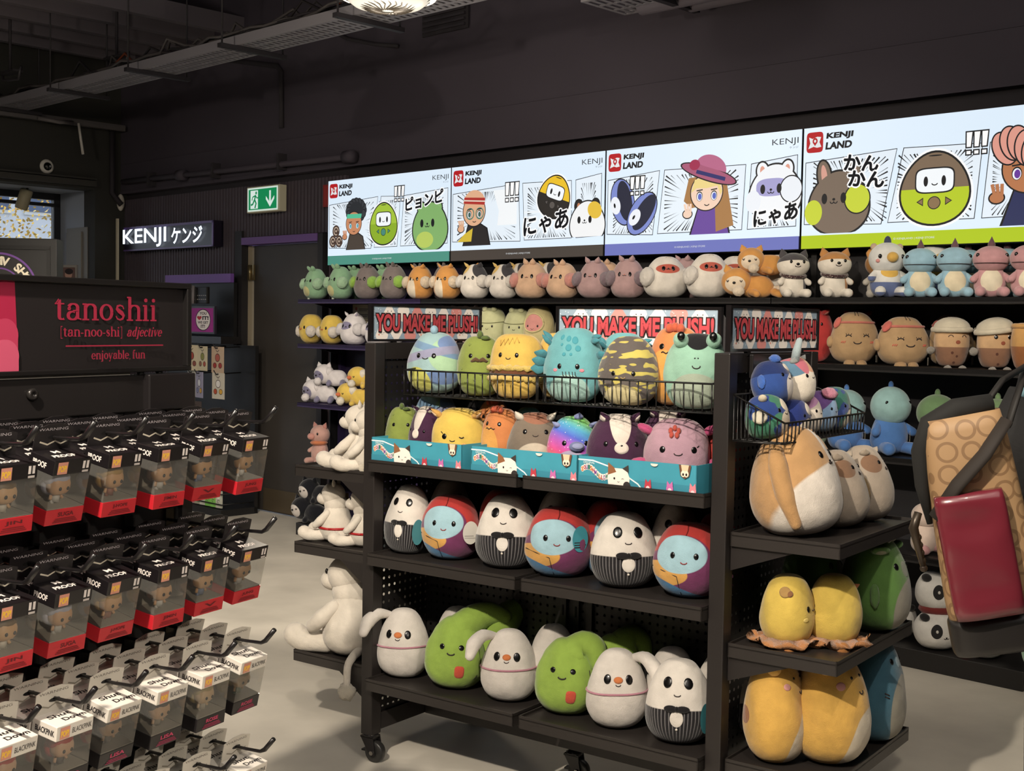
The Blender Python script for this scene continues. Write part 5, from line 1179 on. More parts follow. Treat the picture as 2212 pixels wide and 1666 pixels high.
# ---------------------------------------------------------------- round plush with pom-pom paws (wall shelves)
def puff(label, u, v, z, w_, h_, kind, yaw=0, group=None, seed=None):
    C = {'green': ('86b58a', 'a4d0a4', 'animal'), 'grey': ('7c706e', '8ec21c', 'koala'), 'orange': ('cf8a24', 'dcc6a8', 'dog'), 'calico': ('d6cec4', 'd8d0c6', 'cat'), 'peach': ('d2a884', 'd88a7c', 'animal'),
         'mauve': ('b08c8c', '86707a', 'animal'), 'white': ('d8d0c4', 'dad2c8', 'monkey'), 'chick': ('e0bc1c', 'e2d8cc', 'chick'), 'lavender': ('d8d2d4', 'dad4d6', 'cat')}[kind]
    lay = ()
    if kind == 'orange': lay = (('e', .4, .0, .28, .2, .35, .34, 'dccdb4'),)
    if kind == 'calico': lay = (('e', .15, .35, .9, .3, .5, .22, 'd8b040'), ('e', .82, .45, .86, .3, .5, .32, '3e3c40'))
    if kind == 'green': lay = (('e', .42, .0, .25, .22, .3, .17, 'c8c27c'),)
    if kind == 'white': lay = (('e', .5, .0, .70, .30, .34, .115, 'c0523c'),)
    if kind == 'lavender': lay = (('e', .42, .0, .62, .3, .36, .13, '8a84a8'),)
    m = plush(C[0], *lay)
    s = Toy('plush_'+{'grey': 'koala', 'orange': 'dog', 'calico': 'cat', 'white': 'monkey', 'chick': 'chick', 'lavender': 'cat', 'green': 'frog', 'peach': 'bear', 'mauve': 'hippo'}[kind], label, 'plush toy', W(u, v, z), WA+R(yaw), w_, h_, m, d=.9, p=.62, k=.26 if kind not in ('chick',) else .1, group=group, seed=seed)
    pm = plush(C[1], fuzz=1.0)
    zp = {'white': .5, 'chick': .42}.get(kind, .5)
    for sg in (-1, 1): s.blob('pom_pom_paw', sg*(56 if kind != 'white' else 60), zp, (.205, .215, .14), pm, .03, 'pom', nu=22, nv=14)
    em = m
    if kind in ('green', 'mauve', 'peach'): s.ears(24 if kind != 'mauve' else 34, .945, (.09, .06, .13), plush(C[0]), .065, 'round' if kind == 'green' else 'tri')
    if kind == 'grey': s.ears(26, .955, (.07, .05, .12), plush('6e6260'), .06, 'round'); s.ears(55, .95, (.05, .04, .06), plush('6e6260'), .03, 'round', name='ear_tuft')
    if kind in ('orange',): s.ears(52, .94, (.10, .05, .13), plush('cf8a24'), .06, 'tri')
    if kind == 'calico':
        s.blob('ear', -60, .93, (.11, .05, .13), plush('d8b040'), .06, 'tri'); s.blob('ear', 60, .93, (.11, .05, .13), plush('3e3c40'), .06, 'tri')
    if kind == 'lavender': s.ears(55, .94, (.10, .05, .12), plush('d8d2d4'), .05, 'tri', plush('a49cb4'))
    if kind == 'white': s.curve('head_curl', [(-10, .965), (0, .975), (14, .968), (20, .955)], s.w*.012, mat('b8b0a4', .9))
    if kind == 'chick': s.blob('beak', 0, .50, (.05, .035, .05), plush('cf6a24'), .01); s.eyes(22, .55, .042, .062)
    elif kind == 'white': s.eyes(15, .70, .04, .055); s.catmouth(0, .69, 3, .012)
    else: s.eyes(19, .60, .042, .066); (s.smile(0, .60, 5, .02) if kind == 'green' else s.catmouth(0, .575, 3, .014, mat('c87a6a', .8) if kind in ('peach', 'mauve') else None))
    if kind == 'green': s.blob('foot', -30, .03, (.09, .05, .06), plush('c8d8c0'), .0)
    return s
Zt = 1.649
for a in (('pale green frog plush with a yellow belly at the end of the top shelf', -4.555, .13, .186, .215, 'green', 2), ('green frog plush with a yellow belly, second along the top shelf', -4.276, .13, .192, .225, 'green', 0),
          ('grey koala plush with lime paws, beside the green frog plush', -3.985, .13, .19, .225, 'grey', 14), ('grey koala plush with lime paws, beside the orange dog plush', -3.715, .13, .19, .225, 'grey', 12),
          ('orange dog plush with cream paws, next to the grey koalas', -3.455, .13, .182, .212, 'orange', 12), ('orange dog plush with cream paws, next to the calico cats', -3.20, .13, .18, .210, 'orange', 14),
          ('white calico cat plush next to the orange dog plush', -2.95, .13, .188, .212, 'calico', 14), ('white calico cat plush next to the peach bears', -2.705, .13, .182, .206, 'calico', 16),
          ('peach bear plush with pink paws next to the calico cats', -2.475, .13, .205, .215, 'peach', 22), ('peach bear plush with pink paws next to the mauve hippos', -2.228, .13, .20, .205, 'peach', 10),
          ('mauve hippo plush next to the peach bears', -1.992, .13, .20, .212, 'mauve', 22), ('mauve hippo plush next to the white red-faced monkeys', -1.752, .13, .198, .216, 'mauve', 24),
          ('white monkey plush with a red face, nearer the mauve hippos', -1.498, .13, .238, .222, 'white', 46), ('white monkey plush with a red face, beside the sleeping dogs', -1.222, .13, .23, .228, 'white', 44)):
    puff(a[0], a[1], a[2], Zt, a[3], a[4], a[5], a[6], 'round plush on the top wall shelf')
for a in (('green frog plush in the back row of the top shelf, behind the first frog', -4.33, .31, .18, .225, 'green', 5), ('green frog plush in the back row, behind the first grey koala', -4.02, .31, .18, .225, 'green', 0),
          ('grey koala plush in the back row behind the second koala', -3.65, .31, .18, .225, 'grey', 10), ('grey koala plush in the back row behind the first orange dog', -3.42, .31, .18, .225, 'grey', 10),
          ('orange dog plush in the back row behind the second orange dog', -3.14, .31, .18, .222, 'orange', 10), ('calico cat plush in the back row behind the first calico cat', -2.74, .31, .18, .222, 'calico', 10),
          ('calico cat plush in the back row behind the second calico cat', -2.50, .31, .18, .222, 'calico', 10), ('peach bear plush in the back row of the top shelf', -2.05, .31, .19, .215, 'peach', 10),
          ('mauve hippo plush in the back row of the top shelf', -1.50, .31, .19, .222, 'mauve', 10), ('white red-faced monkey plush in the back row behind the first monkey', -1.18, .31, .21, .225, 'white', 30),
          ('white red-faced monkey plush in the back row behind the second monkey', -.92, .31, .21, .225, 'white', 30)):
    puff(a[0], a[1], a[2], Zt, a[3], a[4], a[5], a[6], 'round plush on the top wall shelf')
for a in (('yellow chick plush at the end of the second wall shelf', -4.60, .13, .19, .205, 'chick', -8), ('yellow chick plush beside the white lavender-masked cat', -4.365, .13, .185, .2, 'chick', -2),
          ('white cat plush with a lavender mask beside the yellow chicks', -4.12, .13, .2, .212, 'lavender', 8), ('white cat plush with a lavender mask half behind the slogan sign', -3.87, .13, .19, .208, 'lavender', 4)):
    puff(a[0], a[1], a[2], 1.341, a[3], a[4], a[5], a[6], 'round plush on the second wall shelf')
puff('white lavender-masked cat plush in the back row of the second shelf', -3.94, .30, 1.341, .19, .22, 'lavender', 8, 'round plush on the second wall shelf')
# ---------------------------------------------------------------- sleeping animals lying on their bellies
def lying(label, loc, rz, L_, kind, group=None):
    C = {'dog': ('cd8a24', 'dcc8ac', 'dcc8ac'), 'cat': ('d6d0d2', '7c7898', 'e0dadc'), 'duck': ('dcb81e', 'd0662a', 'e4dccc'), 'navy': ('14161e', 'd8cfc8', '14161e')}[kind]
    m = plush(C[0]); h = L_*.52
    s = Toy('plush_'+{'navy': 'cat'}.get(kind, kind), label, 'plush toy', loc, rz, L_*.56, h*.72, m, d=.7, p=.6, k=.1, group=group)
    hc = Vector((-L_*.34, -L_*.06, h*.52)); hr = (L_*.25, L_*.22, L_*.23)
    hm = plush(C[0], ('e', .42, .0, .38, .36, .4, .3, C[1])) if kind in ('dog', 'cat', 'navy') else m
    s.part('head', hc, hr, hm, (0, R(-8), 0), nu=26, nv=18)
    head_face(s, hc, hr, -12, 4, 26, L_*.016, None, False, EYE if kind != 'duck' else None, -.12, close=True)
    if kind == 'duck': s.part('beak', hc+Vector((-L_*.06, -hr[1]*1.02, -L_*.02)), (L_*.06, L_*.06, L_*.045), plush(C[1]))
    else:
        for sg in (-1, 1): s.part('ear', hc+Vector((sg*L_*.15, 0, L_*.2)), (L_*.07, L_*.04, L_*.09), plush(C[0]), (0, sg*.35, 0), 'tri')
    if kind in ('dog', 'cat', 'duck'): s.part('pom_pom_paw', hc+Vector((L_*.02, -L_*.24, -L_*.16)), (L_*.10, L_*.08, L_*.09), plush(C[2], fuzz=1.0), None, 'pom')
    if kind in ('cat', 'duck'): s.part('pom_pom_ear', hc+Vector((L_*.2, -L_*.05, L_*.06)), (L_*.10, L_*.09, L_*.11), plush(C[2], fuzz=1.0), None, 'pom')
    for x, y in ((-.1, -.2), (.28, -.17)): s.limb('leg', [(x*L_, y*L_*.6, h*.2), ((x+.08)*L_, y*L_*1.3, h*.12)], [L_*.07, L_*.06], plush(C[0] if kind != 'cat' else '7c7898'))
    s.limb('tail', [(L_*.26, 0, h*.3), (L_*.36, -L_*.05, h*.32), (L_*.44, -L_*.1, h*.24)], [L_*.05, L_*.06, L_*.045], plush(C[2] if kind == 'dog' else C[0]))
    return s
lying('orange dog plush sleeping on the top shelf, lower of the two', W(-.93, .13, Zt), WA+R(38), .30, 'dog', 'sleeping plush')
lying('orange dog plush sleeping on the back of another, higher of the two', W(-.88, .16, Zt+.115), WA+R(40), .27, 'dog', 'sleeping plush')
lying('white cat plush asleep on the third shelf, lower of the two', W(-4.43, .13, .931), WA+R(6), .32, 'cat', 'sleeping plush')
lying('white cat plush asleep on top of another lavender-masked cat', W(-4.36, .17, .931+.118), WA+R(10), .30, 'cat', 'sleeping plush')
lying('yellow duck plush asleep on the third shelf, lower of the two', W(-4.02, .11, .931), WA+R(8), .31, 'duck', 'sleeping plush')
lying('yellow duck plush asleep on top of another duck', W(-3.98, .16, .931+.12), WA+R(12), .29, 'duck', 'sleeping plush')
lying('navy and white cat plush lying on the lowest shelf, lower of the two', W(-4.50, .10, .087), WA+R(4), .34, 'navy', 'sleeping plush')
lying('navy and white cat plush lying on top of another by the fire door', W(-4.47, .14, .087+.135), WA+R(6), .33, 'navy', 'sleeping plush')
# ---------------------------------------------------------------- sitting toys with head, arms and legs
def sitter(name, label, loc, rz, w_, h_, bodyc, headc, belly=None, feet=None, headk=(1.0, .9), headz=.70, group=None, arms=True, legs=True, snout=False, lump=.015, hm=None):
    m = plush(bodyc) if isinstance(bodyc, str) else bodyc
    s = Toy(name, label, 'plush toy', loc, rz, w_*.86, h_*.62, m, d=.85, p=.6, k=.22, group=group, lump=lump)
    hr = (w_*.44*headk[0], w_*.40*headk[0], h_*.24*headk[1]); hc = Vector((0, -w_*.02, h_*headz))
    b = MB(); fn = (lambda q: Vector((q.x, q.y*(1.12 if q.y < 0 and q.z < .2 else 1), q.z))) if snout else None
    b.ell((0, 0, 0), hr, None, 30, 20, fn=fn); s.head = b.obj('head', hm or (plush(headc) if isinstance(headc, str) else headc), s.t, hc); s.hc, s.hr = hc, hr
    if belly: s.patch('belly_patch', 0, .52, 44, .34, plush(belly))
    fm = plush(feet) if feet else m
    if legs:
        for sg in (-1, 1): s.limb('leg', [(sg*w_*.22, -w_*.15, h_*.11), (sg*w_*.32, -w_*.52, h_*.10)], [w_*.13, w_*.145], fm)
    if arms:
        for sg in (-1, 1): s.limb('arm', [(sg*w_*.32, -w_*.06, h_*.42), (sg*w_*.47, -w_*.2, h_*.33)], [w_*.085, w_*.1], m)
    return s
grp = 'sitting plush on the wall shelves'
for nm, lab, u, hc, mk, yaw in (('plush_dog', 'dark grey and white sitting dog plush with a patterned neckerchief', -.732, '4a464a', '55', 50), ('plush_dog', 'orange and white sitting dog plush with a patterned neckerchief', -.507, 'b97a2a', '55', 46)):
    s = sitter(nm, lab, W(u, .14, Zt), WA+R(yaw), .15, .228, plush('d8cfc0', ('e', 1.0, .6, .4, .3, .6, .6, hc)), 'd8cfc0', group=grp, headk=(1.2, 1.12), headz=.70, hm=plush('dcd2c2', ('h', .0, .25, 1, .70, hc)))
    head_face(s, s.hc, s.hr, 0, 14, 24, .007, None, True, EYE, -.12)
    for sg in (-1, 1): s.part('ear', s.hc+Vector((sg*.052, 0, .052)), (.022, .012, .03), plush(hc), (0, sg*.3, 0), 'tri')
    b = MB(); b.tube([(.058*math.cos(2*PI*i/20), .05*math.sin(2*PI*i/20)-.003, .112+.012*math.sin(2*PI*i/20)) for i in range(21)], .009, 8); b.obj('neckerchief', plush('3a2426', ('d', 14, .3, 'c8b8a8')), s.t)
s = sitter('plush_dog', 'orange and white dog plush in the back row behind the orange sitting dog', W(-.36, .32, Zt), WA+R(30), .15, .235, 'd8cfc0', 'c8862a', group=grp, headk=(1.15, 1.1)); head_face(s, s.hc, s.hr, 0, 8, 24, .008, None, True, EYE)
for sg in (-1, 1): s.part('ear', s.hc+Vector((sg*.05, 0, .055)), (.022, .012, .03), plush('c8862a'), None, 'tri')
for lab, u, v, q in (('white bear plush in blue overalls with a yellow beak', -.238, .14, 1.0), ('white bear plush in the back row behind the blue overalls bear', -.10, .33, 1.0)):
    s = sitter('plush_bear', lab, W(u, v, Zt), WA+R(46), .17, .272, plush('d4d2cc', ('h', 0, 0, -1, -.42, '5a6a98')), 'd0d0cc', group=grp, headk=(1.12, 1.15), headz=.66)
    head_face(s, s.hc, s.hr, 0, 6, 38, .009, None, False)
    s.part('beak', s.hc+Vector((0, -s.hr[1], .004)), (.026, .026, .024), plush('d0a024')); s.patch('tummy_spot', 0, .72, 40, .17, plush('d8a820'))
    for sg in (-1, 1): s.part('ear', s.hc+Vector((sg*.06, .01, .055)), (.016, .012, .016), plush('b89c80')); s.part('cheek', s.hc+Vector((sg*.058, -.052, -.012)), (.011, .007, .009), mat('c88a84', .9))
    s.part('top_knot', s.hc+Vector((0, 0, .075)), (.017, .015, .03), plush('3c4460'))
for i, (lab, u, v, c, bc, yaw) in enumerate((('pale blue horned dinosaur plush nearest the white bear on the top shelf', -.075, .14, '8cb8cc', 'd8c8a4', 30), ('pale blue horned dinosaur plush beside the pink dinosaurs', .085, .14, '8cb8cc', 'd8c8a4', 34), ('pale blue dinosaur plush in the back row between the front two', .06, .33, '7fb0c4', 'd8c8a4', 30), ('pale blue dinosaur plush in the back row behind the pink one', .24, .33, '7fb0c4', 'd8c8a4', 30),
                                            ('pink horned dinosaur plush beside the blue dinosaurs', .25, .14, 'c48c90', 'd8cdb0', 30), ('pink horned dinosaur plush cut off by the picture edge', .412, .14, 'c48c90', 'd8cdb0', 34), ('pink dinosaur plush in the back row by the picture edge', .40, .33, 'bc8488', 'd8cdb0', 30))):
    s = sitter('plush_dinosaur', lab, W(u, v, Zt), WA+R(yaw), .155, .235, c, c, bc, c, (1.12, 1.05), .70, grp, snout=True)
    head_face(s, s.hc, s.hr, 0, 16, 52, .008, None, False)
    s.part('horn', s.hc+Vector((0, 0, .066)), (.016, .016, .034), plush('6a4a50', ('h', 0, 0, -1, -.35, '3c4470')), None, 'tri')
    b = MB(); b.tube([s.hc+Vector((s.hr[0]*1.0*math.sin(R(a_)), -s.hr[1]*1.13*math.cos(R(a_)), -.018)) for a_ in range(-70, 71, 14)], .0015, 5); b.obj('mouth', SEAM, s.t)
    s.limb('tail', [(0, .05, .05), (.0, .1, .03)], [.03, .012], plush(c))
# second wall shelf, middle and near part
def simple_animal(name, label, u, v, z, w_, h_, c, kind='cat', yaw=20, inner='c88a80', layers=(), group='plush on the second wall shelf', hood=None):
    s = Toy(name, label, 'plush toy', W(u, v, z), WA+R(yaw), w_, h_, plush(c, *layers), d=.85, p=.6, k=.12, group=group)
    s.eyes(20, .55, .03, .04); s.smile(0, .5, 5, .02)
    if kind == 'cat': s.ears(48, .93, (.12, .06, .10), plush(c), .05, 'tri', plush(inner))
    if kind == 'round': s.ears(40, .93, (.11, .07, .09), plush(c), .05, 'round', plush(inner))
    if kind == 'hood': s.patch('face_patch', 0, .62, 42, .2, plush(hood)); s.curve('hood_rim', [(42*math.cos(2*PI*i/20), .62+.2*math.sin(2*PI*i/20)) for i in range(21)], w_*.03, plush(c))
    return s
Z2 = 1.341
simple_animal('plush_mouse', 'pinkish grey mouse plush peeping over the far slogan sign', -3.13, .2, Z2, .2, .268, 'b89a94', 'round', 20, 'd09088')
simple_animal('plush_mouse', 'pinkish grey mouse plush peeping over the sign, nearer the pale green frogs', -2.92, .2, Z2, .2, .27, 'b89a94', 'round', 10, 'd09088')
for lab, u, v, h_ in (('pale green frog plush between the two slogan signs', -2.785, .12, .262), ('pale green frog plush in the back row between the slogan signs', -2.66, .31, .265), ('pale green frog plush half behind the middle slogan sign', -2.58, .14, .255)):
    s = simple_animal('plush_frog', lab, u, v, Z2, .19, h_, 'b4b684', 'none', 20, layers=(('e', .4, 0, .2, .34, .4, .12, 'd8a848'),)); s.ears(30, .93, (.1, .08, .08), plush('b4b684'), .02); s.curve('mouth_seam', [(a_, .64-.02*math.cos(R(a_*2))) for a_ in range(-70, 71, 10)], .002, mat('5a5c3a', .9))
    s.blob('foot', -30, .05, (.1, .06, .1), plush('c4c494'), .03)
for nm, lab, u, c, hd in (('plush_bear', 'yellow hooded plush with a pink face above the middle sign', -2.42, 'ccbc7c', 'd88c84'), ('plush_bear', 'yellow hooded plush turned away above the middle sign', -2.17, 'c4b668', 'c4b668'), ('plush_shark', 'grey hooded plush with a pale blue face above the middle sign', -1.92, '8f9498', '9cc4cc'), ('plush_shark', 'white hooded plush with a pale blue face by the sign corner', -1.68, 'b8b6ae', '8cc0cc')):
    simple_animal(nm, lab, u, .14, Z2, .19, .272, c, 'hood', 14, hood=hd)
s = simple_animal('plush_cat', 'dark grey cat plush with a price tag, beside the middle sign', -1.44, .2, Z2, .19, .245, '55524f', 'cat', 10, 'c08468'); s.paper_tag(20, .86, .045, .045, 'd4ccb8', '£12.99')
s = simple_animal('plush_cat', 'dark grey cat plush with orange ears behind the mint frog', -1.20, .13, Z2, .19, .248, '58555a', 'cat', 26, 'c88a5c'); s.curve('whisker_stitch', [(-24, .42), (-8, .40)], .003, mat('d0c8c0', .9)); s.curve('whisker_stitch', [(8, .40), (24, .42)], .003, mat('d0c8c0', .9))
s = Toy('plush_crab', 'bright red plush leaning out beside the end slogan sign', 'plush toy', W(-.60, .12, Z2), WA+R(40), .20, .262, plush('b8201e'), d=.6, p=.55, k=0.1, group='plush on the second wall shelf'); s.ears(40, .9, (.1, .06, .12), plush('b02420'), .05, 'round', plush('c87868')); s.eyes(20, .7, .03, .04); s.paper_tag(-5, .16, .045, .085, 'c23a40', None, False, 0, ('e8dcd4', 'e0d8d0', '3a3434'))
s = Toy('plush_crab', 'bright red plush in the back row by the tan blushing plush', 'plush toy', W(-.47, .31, Z2), WA+R(30), .19, .258, plush('a82020'), d=.8, p=.55, k=0.1, group='plush on the second wall shelf'); s.ears(40, .9, (.1, .06, .1), plush('a82020'), .05, 'round', plush('c87868'))
for lab, u, v, w_, h_, yaw in (('tan smiling potato plush with a pink headband beside the red plush', -.388, .13, .222, .242, 40), ('tan smiling potato plush with a pink headband beside the boba cups', -.141, .13, .236, .222, 48), ('tan headband plush in the back row behind the front two', .0, .31, .2, .235, 40)):
    s = Toy('plush_potato', lab, 'plush toy', W(u, v, Z2), WA+R(yaw), w_, h_, plush('b08c5c'), d=.8, p=.62, k=.2, group='plush on the second wall shelf', lump=.03)
    for sg in (-1, 1):
        s.curve('eye', [(sg*22+7*math.cos(PI*i/6), .52+.035*math.sin(PI*i/6)) for i in range(7)], w_*.011)
        for q in (-5, 0, 5): s.curve('eyelash', [(sg*22+q, .555), (sg*22+q*1.5, .585)], w_*.006)
        for q in range(3): s.curve('blush_stitch', [(sg*36+4*q-4, .40), (sg*36+4*q-1, .44)], w_*.008, mat('cc6858', .9))
        s.blob('foot', sg*24, .04, (.12, .08, .12), plush('a88456'), .06); s.blob('arm', sg*80, .42, (.08, .12, .07), plush('b08c5c'), .02)
    s.smile(0, .43, 9, .04, None, w_*.011); s.curve('headband', [(a_, .79+.01*math.cos(R(a_))) for a_ in range(-180, 181, 12)], w_*.028, plush('c86a58')); s.blob('pink_bow', -66, .78, (.09, .13, .05), plush('cc5e50'), .03, 'pom')
    s.curve('hair_stitch', [(-8, .99), (-6, .93)], w_*.008); s.curve('hair_stitch', [(10, .99), (9, .92)], w_*.008)
    s.paper_tag(60, .2, .03, .035, 'c8c4bc')
for lab, u, v, yaw, wink in (('boba cup plush with a cream lid and closed happy eyes', .089, .13, 48, True), ('boba cup plush with a tilted cream lid and open eyes', .284, .13, 52, False), ('boba cup plush in shadow in the back row of the second shelf', .2, .32, 40, True)):
    s = Toy('plush_boba_cup', lab, 'plush toy', W(u, v, Z2+.005), WA+R(yaw), .15, .17, plush('c49a68', ('h', 0, 0, -1, -.5, '8a6044'), ('and', ('d', 5.0, .2), ('h', 0, 0, -1, -.45), '5a3426')), d=.95, p=.32, k=-.08, group='plush on the second wall shelf')
    b = MB(); b.ell((0, 0, 0), (.079, .076, .05), nu=28, nv=14, fn=lambda q: Vector((q.x, q.y, max(q.z, -.25)))); b.lathe([(.07, -.02), (.088, -.016), (.09, -.004), (.085, .004), (.07, .006)], 28); b.obj('cup_lid', plush('c8bda4'), s.t, (0, 0, .168), (0, R(-8) if not wink else 0, 0))
    for sg in (-1, 1):
        if wink: s.curve('eye', [(sg*24+8*math.cos(PI*i/6), .76+.05*math.sin(PI*i/6)) for i in range(7)], .0016)
        else: s.blob('eye', sg*24, .78, (.055, .06, .02), EYE); s.blob('eye_glint', sg*24-4, .81, (.018, .02, .03), mat('e8e4dc', .4), nu=8, nv=6)
        s.blob('pom_pom_foot', sg*34, .03, (.13, .13, .13), plush('8d867c', fuzz=1.0), .16, 'pom'); s.blob('pom_pom_hand', sg*88, .42, (.12, .12, .12), plush('8d867c', fuzz=1.0), .16, 'pom')
    s.patch('mouth', 0, .63, 8, .05, mat('8a4a34', .8))
s = Toy('plush_tea_cup', 'amber cup plush with a rolled rim at the picture edge', 'plush toy', W(.433, .13, Z2), WA+R(52), .15, .2, plush('c08c3c', ('h', 0, 0, -1, -.5, '93561c')), d=.95, p=.3, k=-.06, group='plush on the second wall shelf'); s.eyes(24, .68, .03, .035); s.smile(0, .6, 8, .03); s.curve('rim', [(a_, .93) for a_ in range(-180, 181, 12)], .012, plush('c08c3c')); s.blob('foot', -35, .04, (.14, .08, .12), plush('a8742c'), .1); s.blob('foot', 35, .04, (.14, .08, .12), plush('a8742c'), .1)
# third wall shelf, near part
for nm, lab, u, v, w_, h_, c, hc, yaw, tail in (('plush_dinosaur', 'blue sitting dinosaur plush half behind the end basket', -.42, .13, .20, .29, '3f74b8', '88b4b4', 62, 1), ('plush_dinosaur', 'blue sitting dinosaur plush with a pale teal head, seen whole', -.195, .13, .205, .315, '3f74b8', '88b4b4', 60, 1), ('plush_dinosaur', 'green sitting dinosaur plush behind the visitor\'s bag', .03, .13, .205, .29, '5a7a4c', '5f8252', 66, 1), ('plush_dinosaur', 'green sitting dinosaur plush mostly hidden by the visitor', .30, .14, .205, .285, '6a8a58', '6a8a58', 50, 1)):
    s = sitter(nm, lab, W(u, v, .932), WA+R(yaw), w_, h_, c, hc, None, c, (1.02, 1.2), .70, 'sitting dinosaurs on the third shelf', snout=True)
    head_face(s, s.hc, s.hr, 0, 12, 40, .008, None, False); s.part('top_knob', s.hc+Vector((0, 0, s.hr[2]*1.05)), (.012, .012, .02), plush(c)); s.paper_tag(60, .55, .02, .05, 'c8bfa8')
s = Toy('plush_turtle', 'pale green plush half hidden beside the blue dinosaur', 'plush toy', W(-.60, .13, .932), WA+R(30), .15, .14, plush('8ea684'), group='plush on the third shelf'); s.eyes(20, .6)
# lowest wall shelves
s = sitter('plush_pig', 'pink pig plush in an orange scarf on the fourth shelf', W(-4.45, .10, .502), WA+R(10), .15, .28, 'c49488', 'c49488', None, 'c49488', (1.1, 1.0), .74, 'plush on the lowest wall shelves'); head_face(s, s.hc, s.hr, -10, 8, 36, .008, None, False); s.part('snout', s.hc+Vector((-.02, -s.hr[1]*1.0, -.01)), (.03, .022, .024), plush('c8867a')); s.part('scarf', (0, -.012, .152), (.062, .06, .022), plush('c8703a'))
for sg in (-1, 1): s.part('ear', s.hc+Vector((sg*.045, 0, .06)), (.02, .012, .03), plush('b4766c'), (0, sg*.4, 0), 'tri')
s = sitter('plush_rabbit', 'pale pink plush showing its round feet behind the end tray', W(.0, .12, .502), WA+R(60), .15, .24, 'd0b8a8', 'd0b8a8', None, 'c48c8c', (1, 1), .7, 'plush on the lowest wall shelves'); head_face(s, s.hc, s.hr, 0, 8, 30, .008)
def panda(label, loc, rz, w_, h_, scarf):
    s = Toy('plush_panda', label, 'plush toy', loc, rz, w_, h_, plush('d8d4cc'), d=.8, p=.55, k=.05, group='pandas on the lowest shelf')
    for sg in (-1, 1): s.patch('eye_patch', sg*24, .55, 14, .19, plush('2a2828')); s.blob('eye', sg*23, .55, (.028, .034, .016), mat('c8c4bc', .4), .004); s.blob('ear', sg*62, .86, (.11, .08, .09), plush('242222'), .04)
    s.catmouth(0, .38, 3, .02)
    if scarf: s.curve('scarf', [(a_, .06) for a_ in range(-180, 181, 15)], w_*.10, plush('7a2420'))
    return s
panda('white panda plush with big ringed eyes, lowest in the stack', W(.085, .10, .087), WA+R(52), .215, .165, False); panda('white panda plush with a red scarf stacked above another panda', W(.075, .12, .087+.165), WA+R(54), .215, .175, True)
panda('white panda plush turned sideways beside the stack', W(.30, .12, .087), WA+R(80), .2, .19, False); panda('white panda plush behind the end tray on the lowest shelf', W(-.14, .14, .087), WA+R(20), .19, .17, False)
s = Toy('plush_ladybird', 'red plush behind the pandas on the lowest shelf', 'plush toy', W(.16, .3, .087), WA+R(40), .22, .38, plush('a02a20'), group='plush on the lowest wall shelves'); s.eyes(20, .7); s.ears(40, .93, (.1, .06, .1), plush('a02a20'), .04)
s = sitter('plush_dinosaur', 'mint green dinosaur plush with tan feet at the picture edge', W(.585, .06, .087), WA+R(40), .25, .40, '7fae8c', '7fae8c', 'c8b890', 'c0a078', (1.0, 1.0), .72, 'plush on the lowest wall shelves', snout=True); head_face(s, s.hc, s.hr, 0, 12, 36, .01)
# ================================================================== plush on the gondola
SQ = 'round plush on the gondola'
def sq(name, label, u, v, z, w_, h_, m, yaw=20, d=.82, p=.62, k=.18, tilt=(-.06, 0), base=GA, lump=.02):
    return Toy(name, label, 'plush toy', G(u, v, z), base+R(yaw), w_, h_, m if not isinstance(m, str) else plush(m), d=d, p=p, k=k, group=SQ, tilt=tilt, lump=lump)
ZB = 1.264
def alien(label, u, v, z, w_, h_, yaw):
    s = sq('plush_alien', label, u, v, z, w_, h_, plush('8fb4b8', ('e', .88, .3, .62, .36, .6, .30, '9cc49a'), ('e', .95, .4, .82, .30, .6, .16, '6a86b8'), ('and', ('h', .25, 0, 1, .80), ('h', -.25, 0, -1, -.92), '6a90b4'), ('and', ('h', -.2, .0, 1, .46), ('h', .2, 0, -1, -.60), '8f90b0'), ('e', .85, 0, .25, .35, .5, .12, '5f7cae'), ('e', .28, 0, .12, .34, .36, .30, 'b8b83a')), yaw)
    s.eyes(18, .60, .04, .045); s.smile(0, .57, 6, .025); s.blob('antenna_bobble', 10, .985, (.07, .07, .08), plush('84aac0'), .05); return s
alien('pale blue striped plush with a lime belly at the far end of the basket', .118, .13, ZB, .192, .205, 14)
def pickle(label, u, v, z, w_, h_, yaw, must=True):
    s = sq('plush_pickle', label, u, v, z, w_, h_, plush('7f8f2a', ('e', .6, .9, .5, .4, .6, .6, '6d7c22')), yaw, d=.85, p=.5, k=.12)
    s.eyes(24, .66, .045, .05); r_ = random.Random(4)
    if must:
        for sg in (-1, 1): s.curve('moustache', [(sg*q*4.5, .60-.015*abs(q-2)+(.02 if q > 4 else 0)) for q in range(6)], [w_*.03, w_*.045, w_*.05, w_*.042, w_*.03, w_*.012], plush('5f4424'))
    for i in range(9): s.blob('bump', r_.uniform(-60, 60), r_.uniform(.15, .9), (.035, .03, .02), plush('76862a'), .0)
    s.blob('stem', 0, .97, (.07, .07, .10), plush('54692a'), .07, 'pom'); s.blob('leaf', 20, .94, (.1, .05, .05), plush('54692a'), .05, 'pom'); return s
pickle('olive green pickle plush with a brown moustache in the basket', .312, .13, ZB, .150, .195, 34)
